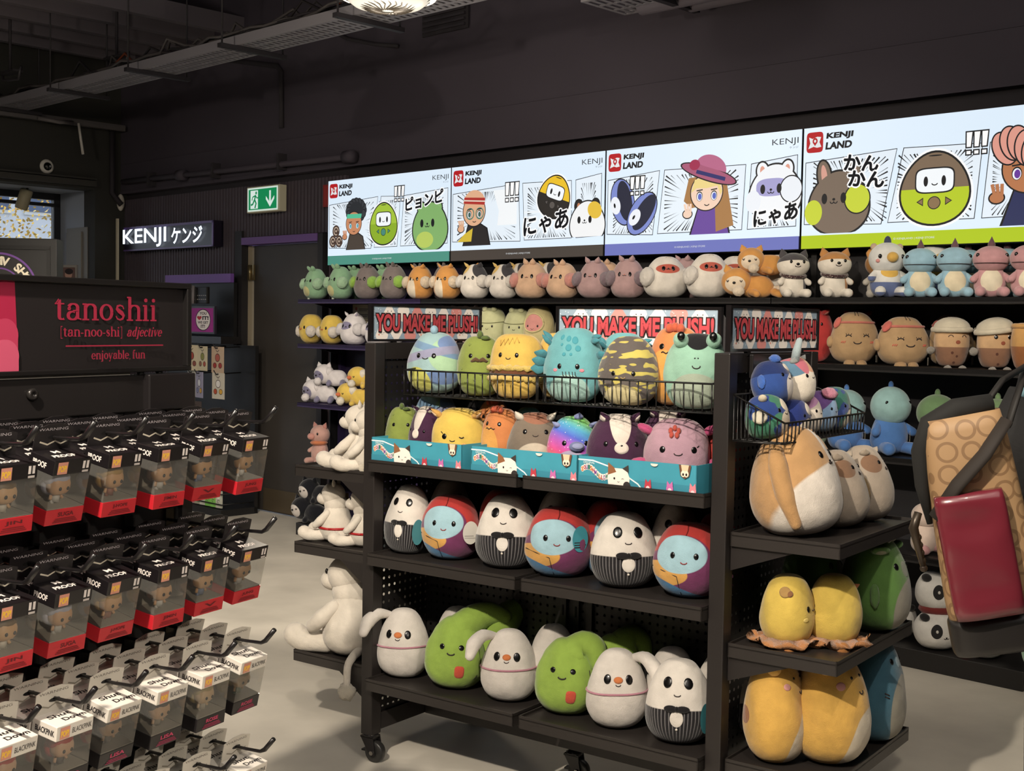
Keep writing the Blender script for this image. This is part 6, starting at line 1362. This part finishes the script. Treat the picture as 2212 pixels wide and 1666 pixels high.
def burger(label, u, v, z, w_, h_, yaw):
    s = sq('plush_burger', label, u, v, z, w_, h_, plush('d0a824', ('and', ('h', 0, 0, 1, .30), ('h', 0, 0, -1, -.44), '6a3c20')), yaw, p=.45, k=.02)
    for zf, c in ((.46, 'd8b840'), (.30, 'd2b038')): s.curve('frill', [(a_, zf+.012*math.sin(a_*.4)) for a_ in range(-180, 181, 6)], [w_*(.052+.012*math.sin(i*1.9)) for i in range(61)], plush(c, fuzz=1.0))
    s.eyes(19, .66, .035, .045); s.smile(0, .62, 5, .025)
    s.curve('sesame_stitch', [(-30+6*i, .84+.045*((-1)**i)+.006*i) for i in range(10)], w_*.012, mat('b8924a', .9)); return s
burger('yellow burger plush with a frilly bun and brown filling', .470, .11, ZB, .175, .205, 12)
burger('yellow burger plush in the back row behind the front burger', .56, .225, ZB, .15, .21, 20)
def dragon(label, u, v, z, w_, h_, yaw):
    s = sq('plush_dragon', label, u, v, z, w_, h_, plush('56a0a8', ('e', .5, .0, .06, .40, .5, .30, '8fb8b0')), yaw, p=.58, k=.14)
    sp_ = mat('3f8894', .9)
    for az, zf, r in ((-22, .86, 7), (-4, .84, 8), (12, .82, 10), (-2, .72, 9), (18, .71, 8), (-18, .76, 4), (-10, .63, 5), (4, .63, 4)): s.patch('spot', az, zf, r*.75, r*.0052, sp_)
    s.eyes(17, .47, .036, .045); s.cheeks(26, .42, 5, 'c07c88')
    for i, az in enumerate((-10, -4, 2, 8, 13)): s.curve('whisker_stitch', [(az, .40), (az+1, .35-.01*(i % 2)), (az+3, .34)], w_*.007)
    tl = plush('2f7f8c')
    for sg in (-1, 1):
        for k_ in range(3): s.blob('wing_lobe', sg*(82-6*k_), .44+.09*k_, (.05, .10, .12), tl, .09, 'tri', sg*.4*k_)
        for k_ in range(2): s.blob('ear', sg*(58+8*k_), .80+.05*k_, (.045, .05, .12), tl, .08, 'tri', 0, sg*.3)
    return s
dragon('teal dragon plush with darker spots and small wings', .695, .10, ZB, .188, .228, 20)
dragon('teal dragon plush in the back row behind the spotted front dragon', .80, .225, ZB, .17, .215, 30)
s = sq('plush_tiger', 'charcoal and yellow tiger-striped plush in the basket', .890, .10, ZB, .182, .206, plush('5a524e', ('n', 3.2, .53, (1.0, 1.0, 3.6), 'b8a838'), ('e', .46, 0, .03, .36, .55, .26, 'cdbf86')), 18); s.eyes(19, .45, .035, .04); s.smile(0, .40, 4, .02, mat('a08858', .8))
def odino(label, u, v, z, w_, h_, yaw):
    s = sq('plush_dinosaur', label, u, v, z, w_, h_, plush('c8742a', ('e', .36, 0, .3, .34, .5, .40, 'd8941e')), yaw, d=.9, p=.5, k=.1)
    s.eyes(24, .74, .05, .055); s.curve('mouth', [(-22+4*i, .66+.012*math.sin(i*1.6)) for i in range(9)], w_*.012)
    for i, az in enumerate((-12, 6, 24)): s.blob('crest', az, .965-.01*abs(i-1), (.08, .09, .09), plush('b8481c'), .04, 'pom')
    return s
odino('orange dinosaur plush behind the tiger-striped plush', .985, .215, ZB, .165, .235, 14)
s = sq('plush_frog', 'mint green frog plush with bulging eyes and a black forehead patch', 1.112, .11, ZB, .185, .218, plush('86b8a0', ('e', .48, .0, .22, .40, .5, .24, '9aa894'), ('e', .52, .1, .95, .20, .42, .18, '1c1c20')), 26, p=.54, k=.14, lump=.035)
for sg in (-1, 1): s.blob('eye_bulge', sg*40, .88, (.12, .12, .13), plush('86b8a0'), .04); x, y, n_ = s.basis(sg*22, .86); s.part('eye', s.at(sg*40, .88)+Vector((sg*.002, -.034, .014)), (.011, .008, .013), EYE)
s.smile(0, .56, 7, .035, None, .0016)
for q in (-3, 3): s.blob('nostril', q, .66, (.012, .014, .008), EYE, nu=8, nv=6)
s.patch('side_patch', 62, .42, 10, .06, plush('1c1c20'))
# ---- shelf 1: plush standing in the turquoise boxes
Z1 = 1.035
s = pickle('green pickle plush leaning over in the first turquoise box', .005, .105, Z1, .125, .178, 30, False); s.paper_tag(16, .35, .045, .06, '3f93a8', None, True, .5, None)
def skunk(label, u, v, z, w_, h_, yaw, tilt=(-.06, 0)):
    s = sq('plush_skunk', label, u, v, z, w_, h_, plush('43203f', ('and', ('e', .5, .15, .93, .2, .6, .42, 'd8ccc0'), ('e', .5, .15, .93, .2, .6, .42, 'd8ccc0'), 'd8ccc0'), ('e', .5, 0, .05, .36, .4, .2, 'd8ccc0')) if False else plush('43203f', ('e', .5, .1, .94, .17, .6, .40, 'd4c8bc'), ('e', .5, 0, .06, .38, .4, .22, 'd4c8bc')), yaw, tilt=tilt)
    s.patch('muzzle', 0, .50, 13, .085, plush('dccfc2'), .004); s.blob('nose', 0, .535, (.03, .022, .02), EYE, .005); s.catmouth(0, .50, 3, .014)
    s.eyes(30, .56, .035, .042); s.ears(50, .92, (.10, .06, .12), plush('43203f'), .04, 'tri', plush('d8ccc0')); return s
skunk('small purple skunk plush beside the pickle in the first box', .098, .10, Z1, .122, .186, -2, (-.06, .06))
s = sq('plush_giraffe', 'bright yellow winking plush with orange ears in the first box', .250, .10, Z1, .186, .188, plush('d8b41c'), 22, p=.58, k=.14)
s.blob('eye', -18, .50, (.045, .05, .016), EYE); s.curve('eye', [(14+9*i/6, .50-.02*math.sin(PI*i/6)) for i in range(7)], .0018); s.curve('eyelash', [(-22, .55), (-26, .58)], .0015); s.smile(0, .44, 5, .022); s.cheeks(24, .37, 5, 'd09a60')
s.ears(62, .86, (.09, .06, .14), plush('c8942c'), .06, 'tri', plush('d8b48c')); s.blob('foot', -55, .06, (.1, .08, .1), plush('c8842c'), .02)
odino('orange dinosaur plush standing between the first two boxes', .415, .105, Z1, .128, .195, 2)
s = sq('plush_rhino', 'grey plush with white ears and a brown forehead patch', .556, .10, Z1, .174, .190, plush('77695a', ('e', .55, .2, .96, .30, .55, .16, '9a6248'), ('e', .5, 0, .14, .40, .5, .36, 'bcae9a')), 36); s.eyes(25, .68, .04, .045); s.smile(0, .63, 6, .025); s.ears(58, .90, (.10, .06, .13), plush('cfc4b4'), .05, 'tri'); s.curve('swirl', [(8+6*math.cos(i*.7)*(1-i*.07), .90+.03*math.sin(i*.7)*(1-i*.07)) for i in range(12)], .0016, mat('7a4a36', .9))
s = sq('plush_fish', 'rainbow speckled plush with a lilac snout and belly', .700, .10, Z1, .160, .186, plush('c05090', ('rainbow',), ('d', 16, .13, 'e8dce0'), ('e', .42, 0, .12, .36, .5, .32, 'a49ab8')), 40); s.eyes(26, .56, .045, .05); s.blob('snout', 2, .50, (.15, .10, .09), plush('6a72a0'), .02); s.blob('snout_hollow', 2, .50, (.11, .06, .03), plush('8a90b8'), .095); s.ears(60, .84, (.07, .05, .12), plush('8490c0'), .04, 'tri', None, 0, 'fin'); s.blob('top_fin', 20, .97, (.1, .06, .08), plush('7a84b8'), .04, 'tri')
skunk('large purple skunk plush with a white stripe in the third box', .862, .10, Z1, .192, .202, 38)
skunk('purple skunk plush in the back row behind the large skunk', .965, .21, Z1, .17, .215, 30)
s = sq('plush_axolotl', 'lilac pink plush with a red starfish bow and magenta gills', 1.058, .105, Z1, .192, .200, plush('b48a9c', ('e', .38, 0, .04, .38, .5, .24, 'd4c8b4')), 30, k=.1); s.eyes(28, .55, .045, .05); s.smile(0, .50, 7, .03); s.curve('eyelash', [(34, .59), (38, .61)], .0015)
for k_ in range(5): a_ = 2*PI*k_/5+.3; s.blob('starfish_arm', -8+9*math.cos(a_), .80+.055*math.sin(a_), (.035, .05, .03), plush('b8402c'), .012, 'pom')
for zf in (.80, .36): s.ears(84, zf, (.08, .07, .14), plush('b83a72'), .08, 'pom', None, 0, 'gill')
s = alien('blue striped plush in the back row behind the purple skunk', .05, .22, Z1, .165, .235, 20)
s = odino('orange-brown plush behind the yellow winking plush', .30, .22, Z1, .12, .21, 20)
s = dragon('teal plush peeping out behind the orange dinosaur', .44, .22, Z1, .12, .195, 10)
s = sq('plush_bird', 'red plush tucked against the upright at the near end', 1.165, .2, Z1, .12, .20, 'b82a1c', 10); s.eyes(22, .6); s.blob('beak', 0, .5, (.06, .05, .08), plush('d08a2c'), .03)
# ---- shelf 2: white and black, and red-topped plush in turn
Z2g = .7195
def monochrome(label, u, v, z, w_, h_, yaw, tilt=(-.08, 0), tagc=None):
    m = plush('d0c8be', ('and', ('h', 0, 0, -1, -.44), ('not', ('r', 56, .22)), '1f1d20'), ('and', ('h', 0, 0, -1, -.44), ('r', 56, .22), '6a686c'))
    s = sq('plush_pinstripe', label, u, v, z, w_, h_, m, yaw, tilt=tilt, p=.6, k=.25)
    s.eyes(22, .75, .068, .085); s.smile(0, .62, 6, .02)
    s.patch('shirt_front', 0, .34, 11, .10, plush('d4ccc2')); s.blob('button', 0, .21, (.018, .018, .014), mat('d8d0c4', .4), .002)
    for sg in (-1, 1): s.blob('bow_loop', sg*10, .455, (.10, .05, .03), plush('1a181a'), .015)
    s.blob('bow_knot', 0, .455, (.035, .04, .035), plush('121012'), .02)
    if tagc: s.paper_tag(48, .52, .04, .085, tagc, None, True, 0)
    return s
def redtop(label, u, v, z, w_, h_, yaw, tagk=0):
    m = plush('6f2a58', ('e', .14, 0, .32, .42, .8, .17, 'cf9426'), ('h', -.35, 0, -1, -.30, '2f6f9c'), ('e', .42, .0, .60, .42, .36, .26, '92bccb'), ('and', ('not', ('e', .45, .0, .56, .44, .44, .30)), ('h', .12, .45, 1, .74), 'b01e16'))
    s = sq('plush_colour_block', label, u, v, z, w_, h_, m, yaw, p=.58, k=.12, lump=.03)
    s.eyes(20, .58, .036, .046); s.smile(0, .50, 5, .025, mat('8a2a2a', .8))
    s.curve('parting_seam', [(0, .84), (3, .90), (2, .97)], w_*.008, mat('6a120e', .9)); s.curve('edge_seam', [(-70, .40), (-40, .36), (-12, .30), (-10, .18), (-8, .06)], w_*.006)
    if tagk == 1: s.paper_tag(52, .62, .055, .075, 'c0bcb4', None, True, 0, ('8a8680', '9a9690'))
    if tagk == 2: t_ = s.paper_tag(42, .74, .058, .08, '3d8d9c', None, True, 0, ('2a2226', '2a2226', '2a2226')); t_['label'] = 'round turquoise swing tag'
    return s
monochrome('white and pinstripe black plush at the far end of the second shelf', .040, .085, Z2g, .165, .232, 12, (-.1, .03), '2f6a72')
redtop('red-topped blue-faced plush with a plain white swing tag', .218, .105, Z2g, .198, .212, 20, 1)
monochrome('white and pinstripe black plush between two red-topped plush', .450, .10, Z2g, .200, .235, 26, (-.12, 0))
redtop('red-topped blue-faced plush with a round turquoise swing tag', .652, .105, Z2g, .212, .215, 28, 2)
monochrome('white and pinstripe black plush facing straight out on the near tray', .890, .10, Z2g, .206, .225, 40, (-.05, 0))
redtop('red-topped blue-faced plush beside the near upright of the second shelf', 1.105, .105, Z2g, .205, .215, 16)
monochrome('dim white plush in the back row behind the far pinstripe plush', .13, .215, Z2g, .165, .245, 50)
redtop('dim red plush in the back row at the far tray, behind the white tag', .36, .215, Z2g, .175, .235, 60)
monochrome('dim white plush in the back row behind the far red-topped plush', .575, .215, Z2g, .17, .25, 30)
redtop('dim red plush in the back row behind the turquoise-tagged plush', .77, .215, Z2g, .18, .238, 60)
monochrome('dim white plush in the back row behind the straight-facing plush', 1.0, .215, Z2g, .165, .25, 30)
redtop('dim red plush in the back row at the near upright', 1.15, .215, Z2g, .16, .235, 60)
# ---- shelf 3: white dogs, lime plush, pinstripe plush
Z3 = .2945
def whitedog(label, u, v, z, w_, h_, yaw, droop=(1, 1)):
    s = sq('plush_dog', label, u, v, z, w_, h_, plush('cbc3ba'), yaw, p=.6, k=.27, tilt=(-.04, 0))
    s.eyes(24, .66, .06, .08); s.blob('nose', 0, .655, (.075, .055, .03), plush('c86a1c'), .004); s.smile(0, .60, 5, .02)
    s.curve('pink_collar', [(a_, .475+.012*math.sin(R(a_))) for a_ in range(-180, 181, 9)], w_*.018, plush('b8788a'))
    em = plush('cfc7be')
    for sg in (-1, 1):
        if not droop[0 if sg < 0 else 1]: continue
        base_ = s.at(sg*78, .90); pts = [base_, base_+Vector((sg*.03, -.03, .008)), base_+Vector((sg*.055, -.065, -.015)), base_+Vector((sg*.062, -.085, -.05))]
        s.limb('ear', pts, [.012, .02, .024, .016], em)
    return s
whitedog('white long-eared dog plush with a pink collar, far end of the bottom shelf', .030, .09, Z3, .185, .232, 24, (1, 0))
whitedog('white long-eared dog plush with a pink collar between the two lime plush', .470, .10, Z3, .182, .228, 28, (1, 0))
whitedog('white dog plush with a pink collar beside the pinstripe plush', .880, .09, Z3, .185, .235, 34, (0, 1))
def lime(label, u, v, z, w_, h_, yaw, tip=1):
    s = sq('plush_sprout', label, u, v, z, w_, h_, plush('86a81e'), yaw, p=.6, k=.24, tilt=(-.12, .03), lump=.035)
    s.blob('eye', -20, .60, (.045, .045, .016), EYE); s.blob('eye', 20, .60, (.045, .045, .016), EYE); s.smile(0, .52, 7, .025, None, .0022)
    s.patch('orange_patch', 18, .27, 9, .085, plush('c8401c'), .003, .6, label='square orange sewn patch')
    b0 = s.at(90, .93); s.limb('drooping_tip', [b0+Vector((-.045, .0, -.035)), b0+Vector((.0, .02, .012)), b0+Vector((.05, .035, .03)), b0+Vector((.095, .04, .022))] if tip == 1 else [b0+Vector((-.04, .0, -.04)), b0+Vector((.005, .0, .0)), b0+Vector((.035, -.012, -.012)), b0+Vector((.045, -.02, -.05))], [.06, .05, .04, .026], plush('86a81e'))
    s.curve('side_seam', [(58, .62), (62, .4), (56, .2), (40, .06)], .0012); return s
lime('lime green plush with its floppy tip stretched back, far tray of the bottom shelf', .248, .095, Z3, .205, .235, 26, 1)
lime('lime green plush with its tip folded over, near tray of the bottom shelf', .685, .10, Z3, .198, .232, 22, 2)
s = monochrome('white and pinstripe black plush on the bottom shelf by the near upright', 1.092, .085, Z3, .200, .240, 24, (-.08, 0), '2f6a72')
whitedog('white dog plush in the back row behind the far white dog', .17, .215, Z3, .17, .238, 60, (0, 0)); whitedog('white dog plush in the back row between the lime plush', .565, .215, Z3, .17, .238, 50, (0, 0)); whitedog('white dog plush in the back row behind the near white dog', 1.0, .215, Z3, .175, .235, 50, (0, 0))
lime('lime green plush lying in the back row behind the far lime plush', .34, .215, Z3, .17, .235, 50, 1); lime('lime green plush in the back row behind the folded lime plush', .80, .215, Z3, .185, .24, 50, 2)
monochrome('white and black plush in the back row of the bottom shelf by the upright', 1.165, .215, Z3, .17, .25, 10)
# ================================================================== near end of the gondola (faces along the aisle)
EG_ = GA+PI/2
s = sq('plush_rabbit', 'large tan and white rabbit plush with long hanging ears', 1.425, .155, .931, .262, .300, plush('b98a4e', ('e', .52, .1, .22, .62, .8, .42, 'd0c6ba'), ('e', .66, .15, .9, .17, .5, .5, 'd0c6ba'), ('e', 1.0, .2, .42, .3, .6, .34, 'b8a080')), 4, d=.95, p=.58, k=.26, tilt=(-.16, .0), base=EG_)
s.eyes(19, .72, .03, .042); s.catmouth(0, .64, 3, .014); bx = s.at(-98, .80); s.limb('ear', [bx+Vector((.015, .0, .02)), bx+Vector((-.025, -.012, -.03)), bx+Vector((-.03, -.025, -.12)), bx+Vector((-.018, -.04, -.2))], [.014, .026, .028, .016], plush('b58648')); bx = s.at(66, .84); s.limb('ear', [bx+Vector((-.015, 0, .02)), bx+Vector((.025, -.005, -.03)), bx+Vector((.03, -.01, -.12)), bx+Vector((.02, -.01, -.2))], [.016, .032, .038, .02], plush('b58648'))
for lab, u, v, w_, h_ in (('taupe pug plush next to the large rabbit plush', 1.455, .36, .19, .222), ('taupe pug plush at the far corner of the end tray', 1.475, .53, .175, .225)):
    s = sq('plush_dog', lab, u, v, .931, w_, h_, plush('9a8b7a', ('e', .2, .12, .78, .22, .3, .14, '7e5c42')), 2, d=.95, p=.6, k=.3, tilt=(-.12, 0), base=EG_)
    s.eyes(20, .77, .03, .036); s.catmouth(0, .68, 3, .014); s.ears(60, .90, (.09, .05, .10), plush('a3937f'), .03, 'tri'); s.blob('wing', -70, .42, (.10, .24, .05), plush('8a7048', fuzz=1.0), .03); s.blob('wing', 70, .42, (.10, .24, .05), plush('8a7048', fuzz=1.0), .03)
for lab, u, v, yaw, bow in (('yellow chick plush with a heart patch and an orange frill skirt', 1.395, .145, 4, True), ('yellow chick plush with an orange beak and frill skirt at the tray corner', 1.495, .235, 50, False)):
    s = sq('plush_chick', lab, u, v, .621, .158, .195, 'cfae1a', yaw, d=.95, p=.55, k=.18, tilt=(0, 0), base=EG_)
    b = MB(); n_ = 60; vs = []; fs = []
    for i in range(n_):
        a_ = 2*PI*i/n_
        for k_, (rr, z) in enumerate(((.062, .026), (.088+.008*math.sin(a_*9), .012+.008*math.sin(a_*9+1)), (.106+.012*math.sin(a_*7), .020+.009*math.sin(a_*7+2)), (.09+.01*math.sin(a_*7), .003+.004*math.sin(a_*9)), (.06, .0))): vs.append((rr*math.cos(a_), rr*math.sin(a_)*.95, z))
    for i in range(n_):
        for k_ in range(5): j = (i+1) % n_; l = (k_+1) % 5; fs.append((i*5+k_, j*5+k_, j*5+l, i*5+l))
    b.add(vs, fs, 0, True); b.obj('frill_skirt', plush('bf7a34', fuzz=.8), s.t)
    s.eyes(20, .56, .045, .055); s.smile(0, .54, 5, .02)
    if not bow: s.blob('beak', 4 if bow else 0, .80 if not bow else .62, (.05, .05, .09), plush('c8702a'), .03, 'tri')
    if bow: s.blob('heart_patch', -78, .80, (.10, .10, .03), plush('a8803a'), .004); s.blob('heart_patch', -66, .78, (.06, .06, .03), plush('8a5a30'), .008); s.patch('cheek', -30, .42, 7, .03, mat('d8c070', .9))
for lab, u, v, w_, h_, ya in (('dark green dinosaur plush in the shade behind the yellow chicks', 1.365, .46, .205, .262, 0), ('mid green dinosaur plush with a grey belly at the tray\'s far corner', 1.475, .50, .215, .278, 0)):
    if u < 1.4: v = .42; u = 1.36
    else: u = 1.53; v = .475
    s = sq('plush_dinosaur', lab, u, v, .621, w_, h_, plush('4a7628', ('e', .55, 0, .26, .34, .5, .30, '7c776a')), ya, d=.95, p=.58, k=.24, tilt=(-.05, 0), base=EG_)
    s.eyes(26, .70, .04, .05); s.patch('muzzle', 0, .66, 12, .08, plush('6f7560')); s.ears(56, .86, (.13, .05, .10), plush('4a7030'), .03, 'round', plush('8a8a70')); s.blob('horn', -18, .95, (.04, .04, .08), plush('8a8878'), .04, 'tri'); s.blob('horn', 18, .95, (.04, .04, .08), plush('8a8878'), .04, 'tri'); s.blob('wing', -70, .42, (.06, .16, .04), plush('527a38'), .03, 'pom'); s.blob('wing', 70, .42, (.06, .16, .04), plush('527a38'), .03, 'pom')
for lab, u, v, w_, h_, yaw in (('golden yellow giraffe plush at the back of the bottom end tray', 1.385, .12, .19, .300, 0), ('golden yellow giraffe plush with a cream belly at the tray corner', 1.505, .215, .235, .308, -8)):
    s = sq('plush_giraffe', lab, u, v, .295, w_, h_, plush('cf9c1a', ('e', .62, 0, .12, .40, .6, .40, 'cdbfa6'), ('e', .1, .9, .45, .2, .16, .10, '9a5a1c'), ('e', .5, 1.0, .75, .2, .2, .1, '9a5a1c')), yaw, d=.92, p=.58, k=.22, tilt=(-.05, 0), base=EG_, lump=.03)
    s.eyes(14, .80, .016, .02); s.smile(0, .68, 5, .025); s.blob('cheek', -38, .74, (.06, .05, .012), mat('c08a86', .9)); s.ears(66, .885, (.10, .09, .12), plush('cf9c1a'), .04, 'round')
    for sg in (-1, 1): s.limb('horn', [s.at(sg*30, .96), s.at(sg*30, .96, .04)], [.012, .02], plush('a5661c'))
s = sq('plush_dinosaur', 'dark teal blue plush with a grey belly at the back of the bottom end tray', 1.535, .48, .296, .205, .298, plush('2f5f74', ('e', .55, 0, .3, .34, .5, .36, '8b8676')), 0, d=.9, p=.5, k=.2, tilt=(-.05, 0), base=EG_); s.eyes(22, .80, .035, .045); s.patch('muzzle', 0, .78, 8, .05, plush('6a8490')); s.curve('gill_stitch', [(-48, .52), (-40, .50)], .002); s.curve('gill_stitch', [(-48, .49), (-40, .47)], .002)
# small toys heaped in the end basket
ZE = 1.196
for nm, lab, u, v, z, w_, h_, lay, yaw, tl in (('plush_platypus', 'blue and green mottled plush with a cream snout at the basket\'s near corner', 1.352, .085, ZE, .132, .122, plush('1f3f86', ('n', 2.0, .5, (1, 1, 1.4), '2f7a5c'), ('e', .62, .0, .3, .3, .5, .3, 'd0bfa4')), 0, (-.2, .1)),
    ('plush_fish', 'navy blue plush with a striped fin in the basket', 1.36, .225, ZE, .11, .105, plush('1c2f74', ('e', .5, 0, .2, .35, .5, .3, 'cabda8')), 0, (0, 0)), ('plush_unicorn', 'white plush with a pink crown in the middle of the basket', 1.36, .325, ZE, .11, .112, plush('d0c4b4', ('h', -.4, 0, 1, .58, 'b880b0')), 0, (-.1, 0)),
    ('plush_unicorn', 'pale blue plush with a fluffy pink mane in the basket', 1.36, .43, ZE, .105, .122, plush('6f92b8', ('h', -.5, .3, 1, .6, '5a3a7a')), 0, (0, 0)), ('plush_turtle', 'green and blue plush at the far corner of the basket', 1.36, .53, ZE, .11, .13, plush('1f5f54', ('n', 2.2, .5, (1, 1, 1), '27407e'), ('e', .6, 0, .2, .3, .5, .3, 'c8baa0')), 0, (0, 0)),
    ('plush_penguin', 'royal blue plush with a white face on top of the basket heap', 1.345, .13, ZE+.095, .125, .12, plush('244a94', ('h', 0, 0, 1, .60, '1a2f66'), ('e', .75, .0, .35, .38, .6, .34, 'd4ccc4')), -6, (-.25, .15)), ('plush_cat', 'white cat plush with a rainbow head patch on top of the basket heap', 1.36, .265, ZE+.088, .13, .135, plush('cfc5b4', ('h', -.2, -.1, 1, .58, '4f7690'), ('e', .62, .2, .85, .3, .5, .25, 'c88a5c'), ('e', .36, .2, .9, .14, .5, .3, 'b8586a')), 2, (-.2, -.1))):
    s = sq(nm, lab, u, v, z, w_, h_, lay, yaw, d=.9, p=.55, k=.12, tilt=tl, base=EG_); s.eyes(24, .58, .04, .045); s.smile(0, .52, 5, .02)
    if 'fluffy' in lab: s.blob('mane', -20, .93, (.3, .18, .12), plush('b86a84', fuzz=1.0), .04, 'pom'); s.blob('ear', 40, .88, (.08, .05, .08), plush('c8b0a0'), .04)
    if 'royal' in lab: s.blob('hair_tuft', -30, .96, (.14, .12, .1), plush('2f62b8', fuzz=1.0), .04, 'pom'); s.blob('side_tuft', -88, .45, (.10, .16, .03), plush('2f66c0', fuzz=1.0), .01, 'pom'); s.patch('face_patch', 10, .8, 20, .1, plush('c8bcae'))
    if 'rainbow' in lab: s.limb('tail', [s.at(-40, .95), s.at(-40, .95, .03), s.at(-10, .98, .05)], [.012, .012, .009], plush('8fa0a4')); s.ears(50, .92, (.1, .06, .1), plush('8a8e8c'), .03, 'tri')
    if 'mottled' in lab: s.ears(70, .84, (.09, .06, .10), plush('c8bca0'), .05); s.blob('wing', -80, .45, (.16, .14, .05), plush('c4bda8'), .06, 'pom'); s.patch('face_patch', 10, .72, 22, .16, plush('d0c2a8'))
    if 'navy' in lab: s.patch('fin', 30, .3, 20, .2, plush('4f7a80')); s.patch('face_patch', 10, .75, 22, .16, plush('ccc0ae'))
# ================================================================== far end trays: white seated animals, turned away
WE = GA-PI/2; WHT = plush('cdc3b4')
def white_animal(label, u, v, z, w_, h_, yaw, tagk=None, belt=False, big=False):
    """plain white sitting animal with small ears, arms, feet and a tufted tail"""
    s = Toy('plush_animal', label, 'plush toy', G(u, v, z), WE+R(yaw), w_, h_*.70, WHT, d=.95, p=.58, k=.42, group='white seated animals on the far end trays', lump=.02)
    hz = h_*.76; s.part('head', (0, -w_*.10, hz), (w_*.30, w_*.34, h_*.20), WHT, nu=26, nv=18); s.part('muzzle', (0, -w_*.36, hz-h_*.07), (w_*.22, w_*.22, h_*.105), WHT)
    s.part('neck', (0, -w_*.02, h_*.6), (w_*.31, w_*.33, h_*.2), WHT)
    for sg in (-1, 1):
        s.part('eye', (sg*w_*.16, -w_*.40, hz+h_*.03), (w_*.03, w_*.02, w_*.04), EYE); s.part('ear', (sg*w_*.17, -w_*.02, hz+h_*.20), (w_*.075, w_*.05, h_*.08), WHT, (0, sg*.25, 0), 'tri')
        s.limb('arm', [(sg*w_*.36, -w_*.12, h_*.48), (sg*w_*.46, -w_*.28, h_*.36), (sg*w_*.42, -w_*.44, h_*.28)], [w_*.10, w_*.12, w_*.10], WHT); s.limb('leg', [(sg*w_*.24, -w_*.3, h_*.11), (sg*w_*.32, -w_*.7, h_*.10), (sg*w_*.34, -w_*.82, h_*.15)], [w_*.16, w_*.17, w_*.18], WHT)
    tx = w_*.5
    s.limb('tail', [(w_*.22, w_*.3, h_*.1), (w_*.48, w_*.34, h_*.07), (w_*.62, w_*.34, .0), (w_*.625, w_*.34, -h_*.2)] if big else [(.1*w_, w_*.34, h_*.1), (.4*w_, w_*.42, h_*.06), (.6*w_, w_*.36, h_*.05)], [w_*.07, w_*.06, w_*.055, w_*.05][:4 if big else 3], WHT)
    s.part('tail_tuft', (w_*.625, w_*.34, -h_*.25) if big else (w_*.68, w_*.3, h_*.06), (w_*.13, w_*.12, h_*.075), plush('c8bda8', fuzz=1.0), None, fluff(.3, 3))
    if belt:
        b = MB(); b.tube([(w_*.5*math.cos(2*PI*i/30), w_*.475*math.sin(2*PI*i/30), h_*.235) for i in range(31)], w_*.035, 8); b.obj('red_ribbon', mat('a01a1e', .5), s.t); b = MB(); b.tube([(-w_*.44, w_*.2, h_*.23), (-w_*.5, w_*.22, h_*.12)], w_*.03, 6); b.tube([(-w_*.46, w_*.16, h_*.23), (-w_*.47, w_*.3, h_*.17)], w_*.03, 6); b.obj('ribbon_end', mat('a01a1e', .5), s.t)
    return s
s = white_animal('white seated animal plush with a clear price ticket on the top end tray', -.20, .13, .983, .155, .235, 20); s.paper_tag(-100, .93, .048, .07, 'd4ccc0', '£16', False, .15, ('3a3638', '8a8680', 'b02a2a'), .03)
s.part('long_mane', (-.03, .02, -.01), (.03, .02, .05), plush('cfc5b4', fuzz=1.0), None, fluff(.3, 3))
s = white_animal('white seated animal plush with a yellow anklet beside the gondola post', -.13, .10, .983, .14, .225, 30); s.paper_tag(-100, .8, .048, .07, 'c8c2bc', '£16', False, -.05, ('3a3638', '8a8680'), .04); b = MB(); b.tube([(.03*math.cos(2*PI*i/16)-.05, -.07+.0*i, .024+.026*math.sin(2*PI*i/16)) for i in range(17)], .005, 6); b.obj('yellow_anklet', plush('c8942c'), s.t)
s = white_animal('white seated plush with a red ribbon and a brown paper ticket', -.345, .15, .708, .13, .22, 20, None, True); s.paper_tag(-100, .95, .042, .07, '8a7452', None, False, .1, ('5f4c34', '5f4c34', '5f4c34'), .03)
s = white_animal('white seated plush with a red ribbon and a white ticket by the post', -.195, .14, .708, .125, .215, 30, None, True); s.paper_tag(-100, .9, .036, .06, 'd0c8bc', '£16', False, .2, ('3a3638',), .03)
s = white_animal('big white seated animal plush with a tufted tail hanging off the lowest end tray', -.245, .145, .318, .245, .365, 6, None, False, True); s.paper_tag(-70, 1.0, .032, .078, '7a6a50', None, False, .35, ('4f4232', 'c8c0b0'), .04); s.paper_tag(-160, .03, .022, .05, 'd8d0c4', None, False, 0, ('b83a3a', 'c8a83a', '3a8a4a'), .01)
white_animal('big white seated plush half hidden behind the far gondola post', -.215, .44, .318, .22, .35, 0)
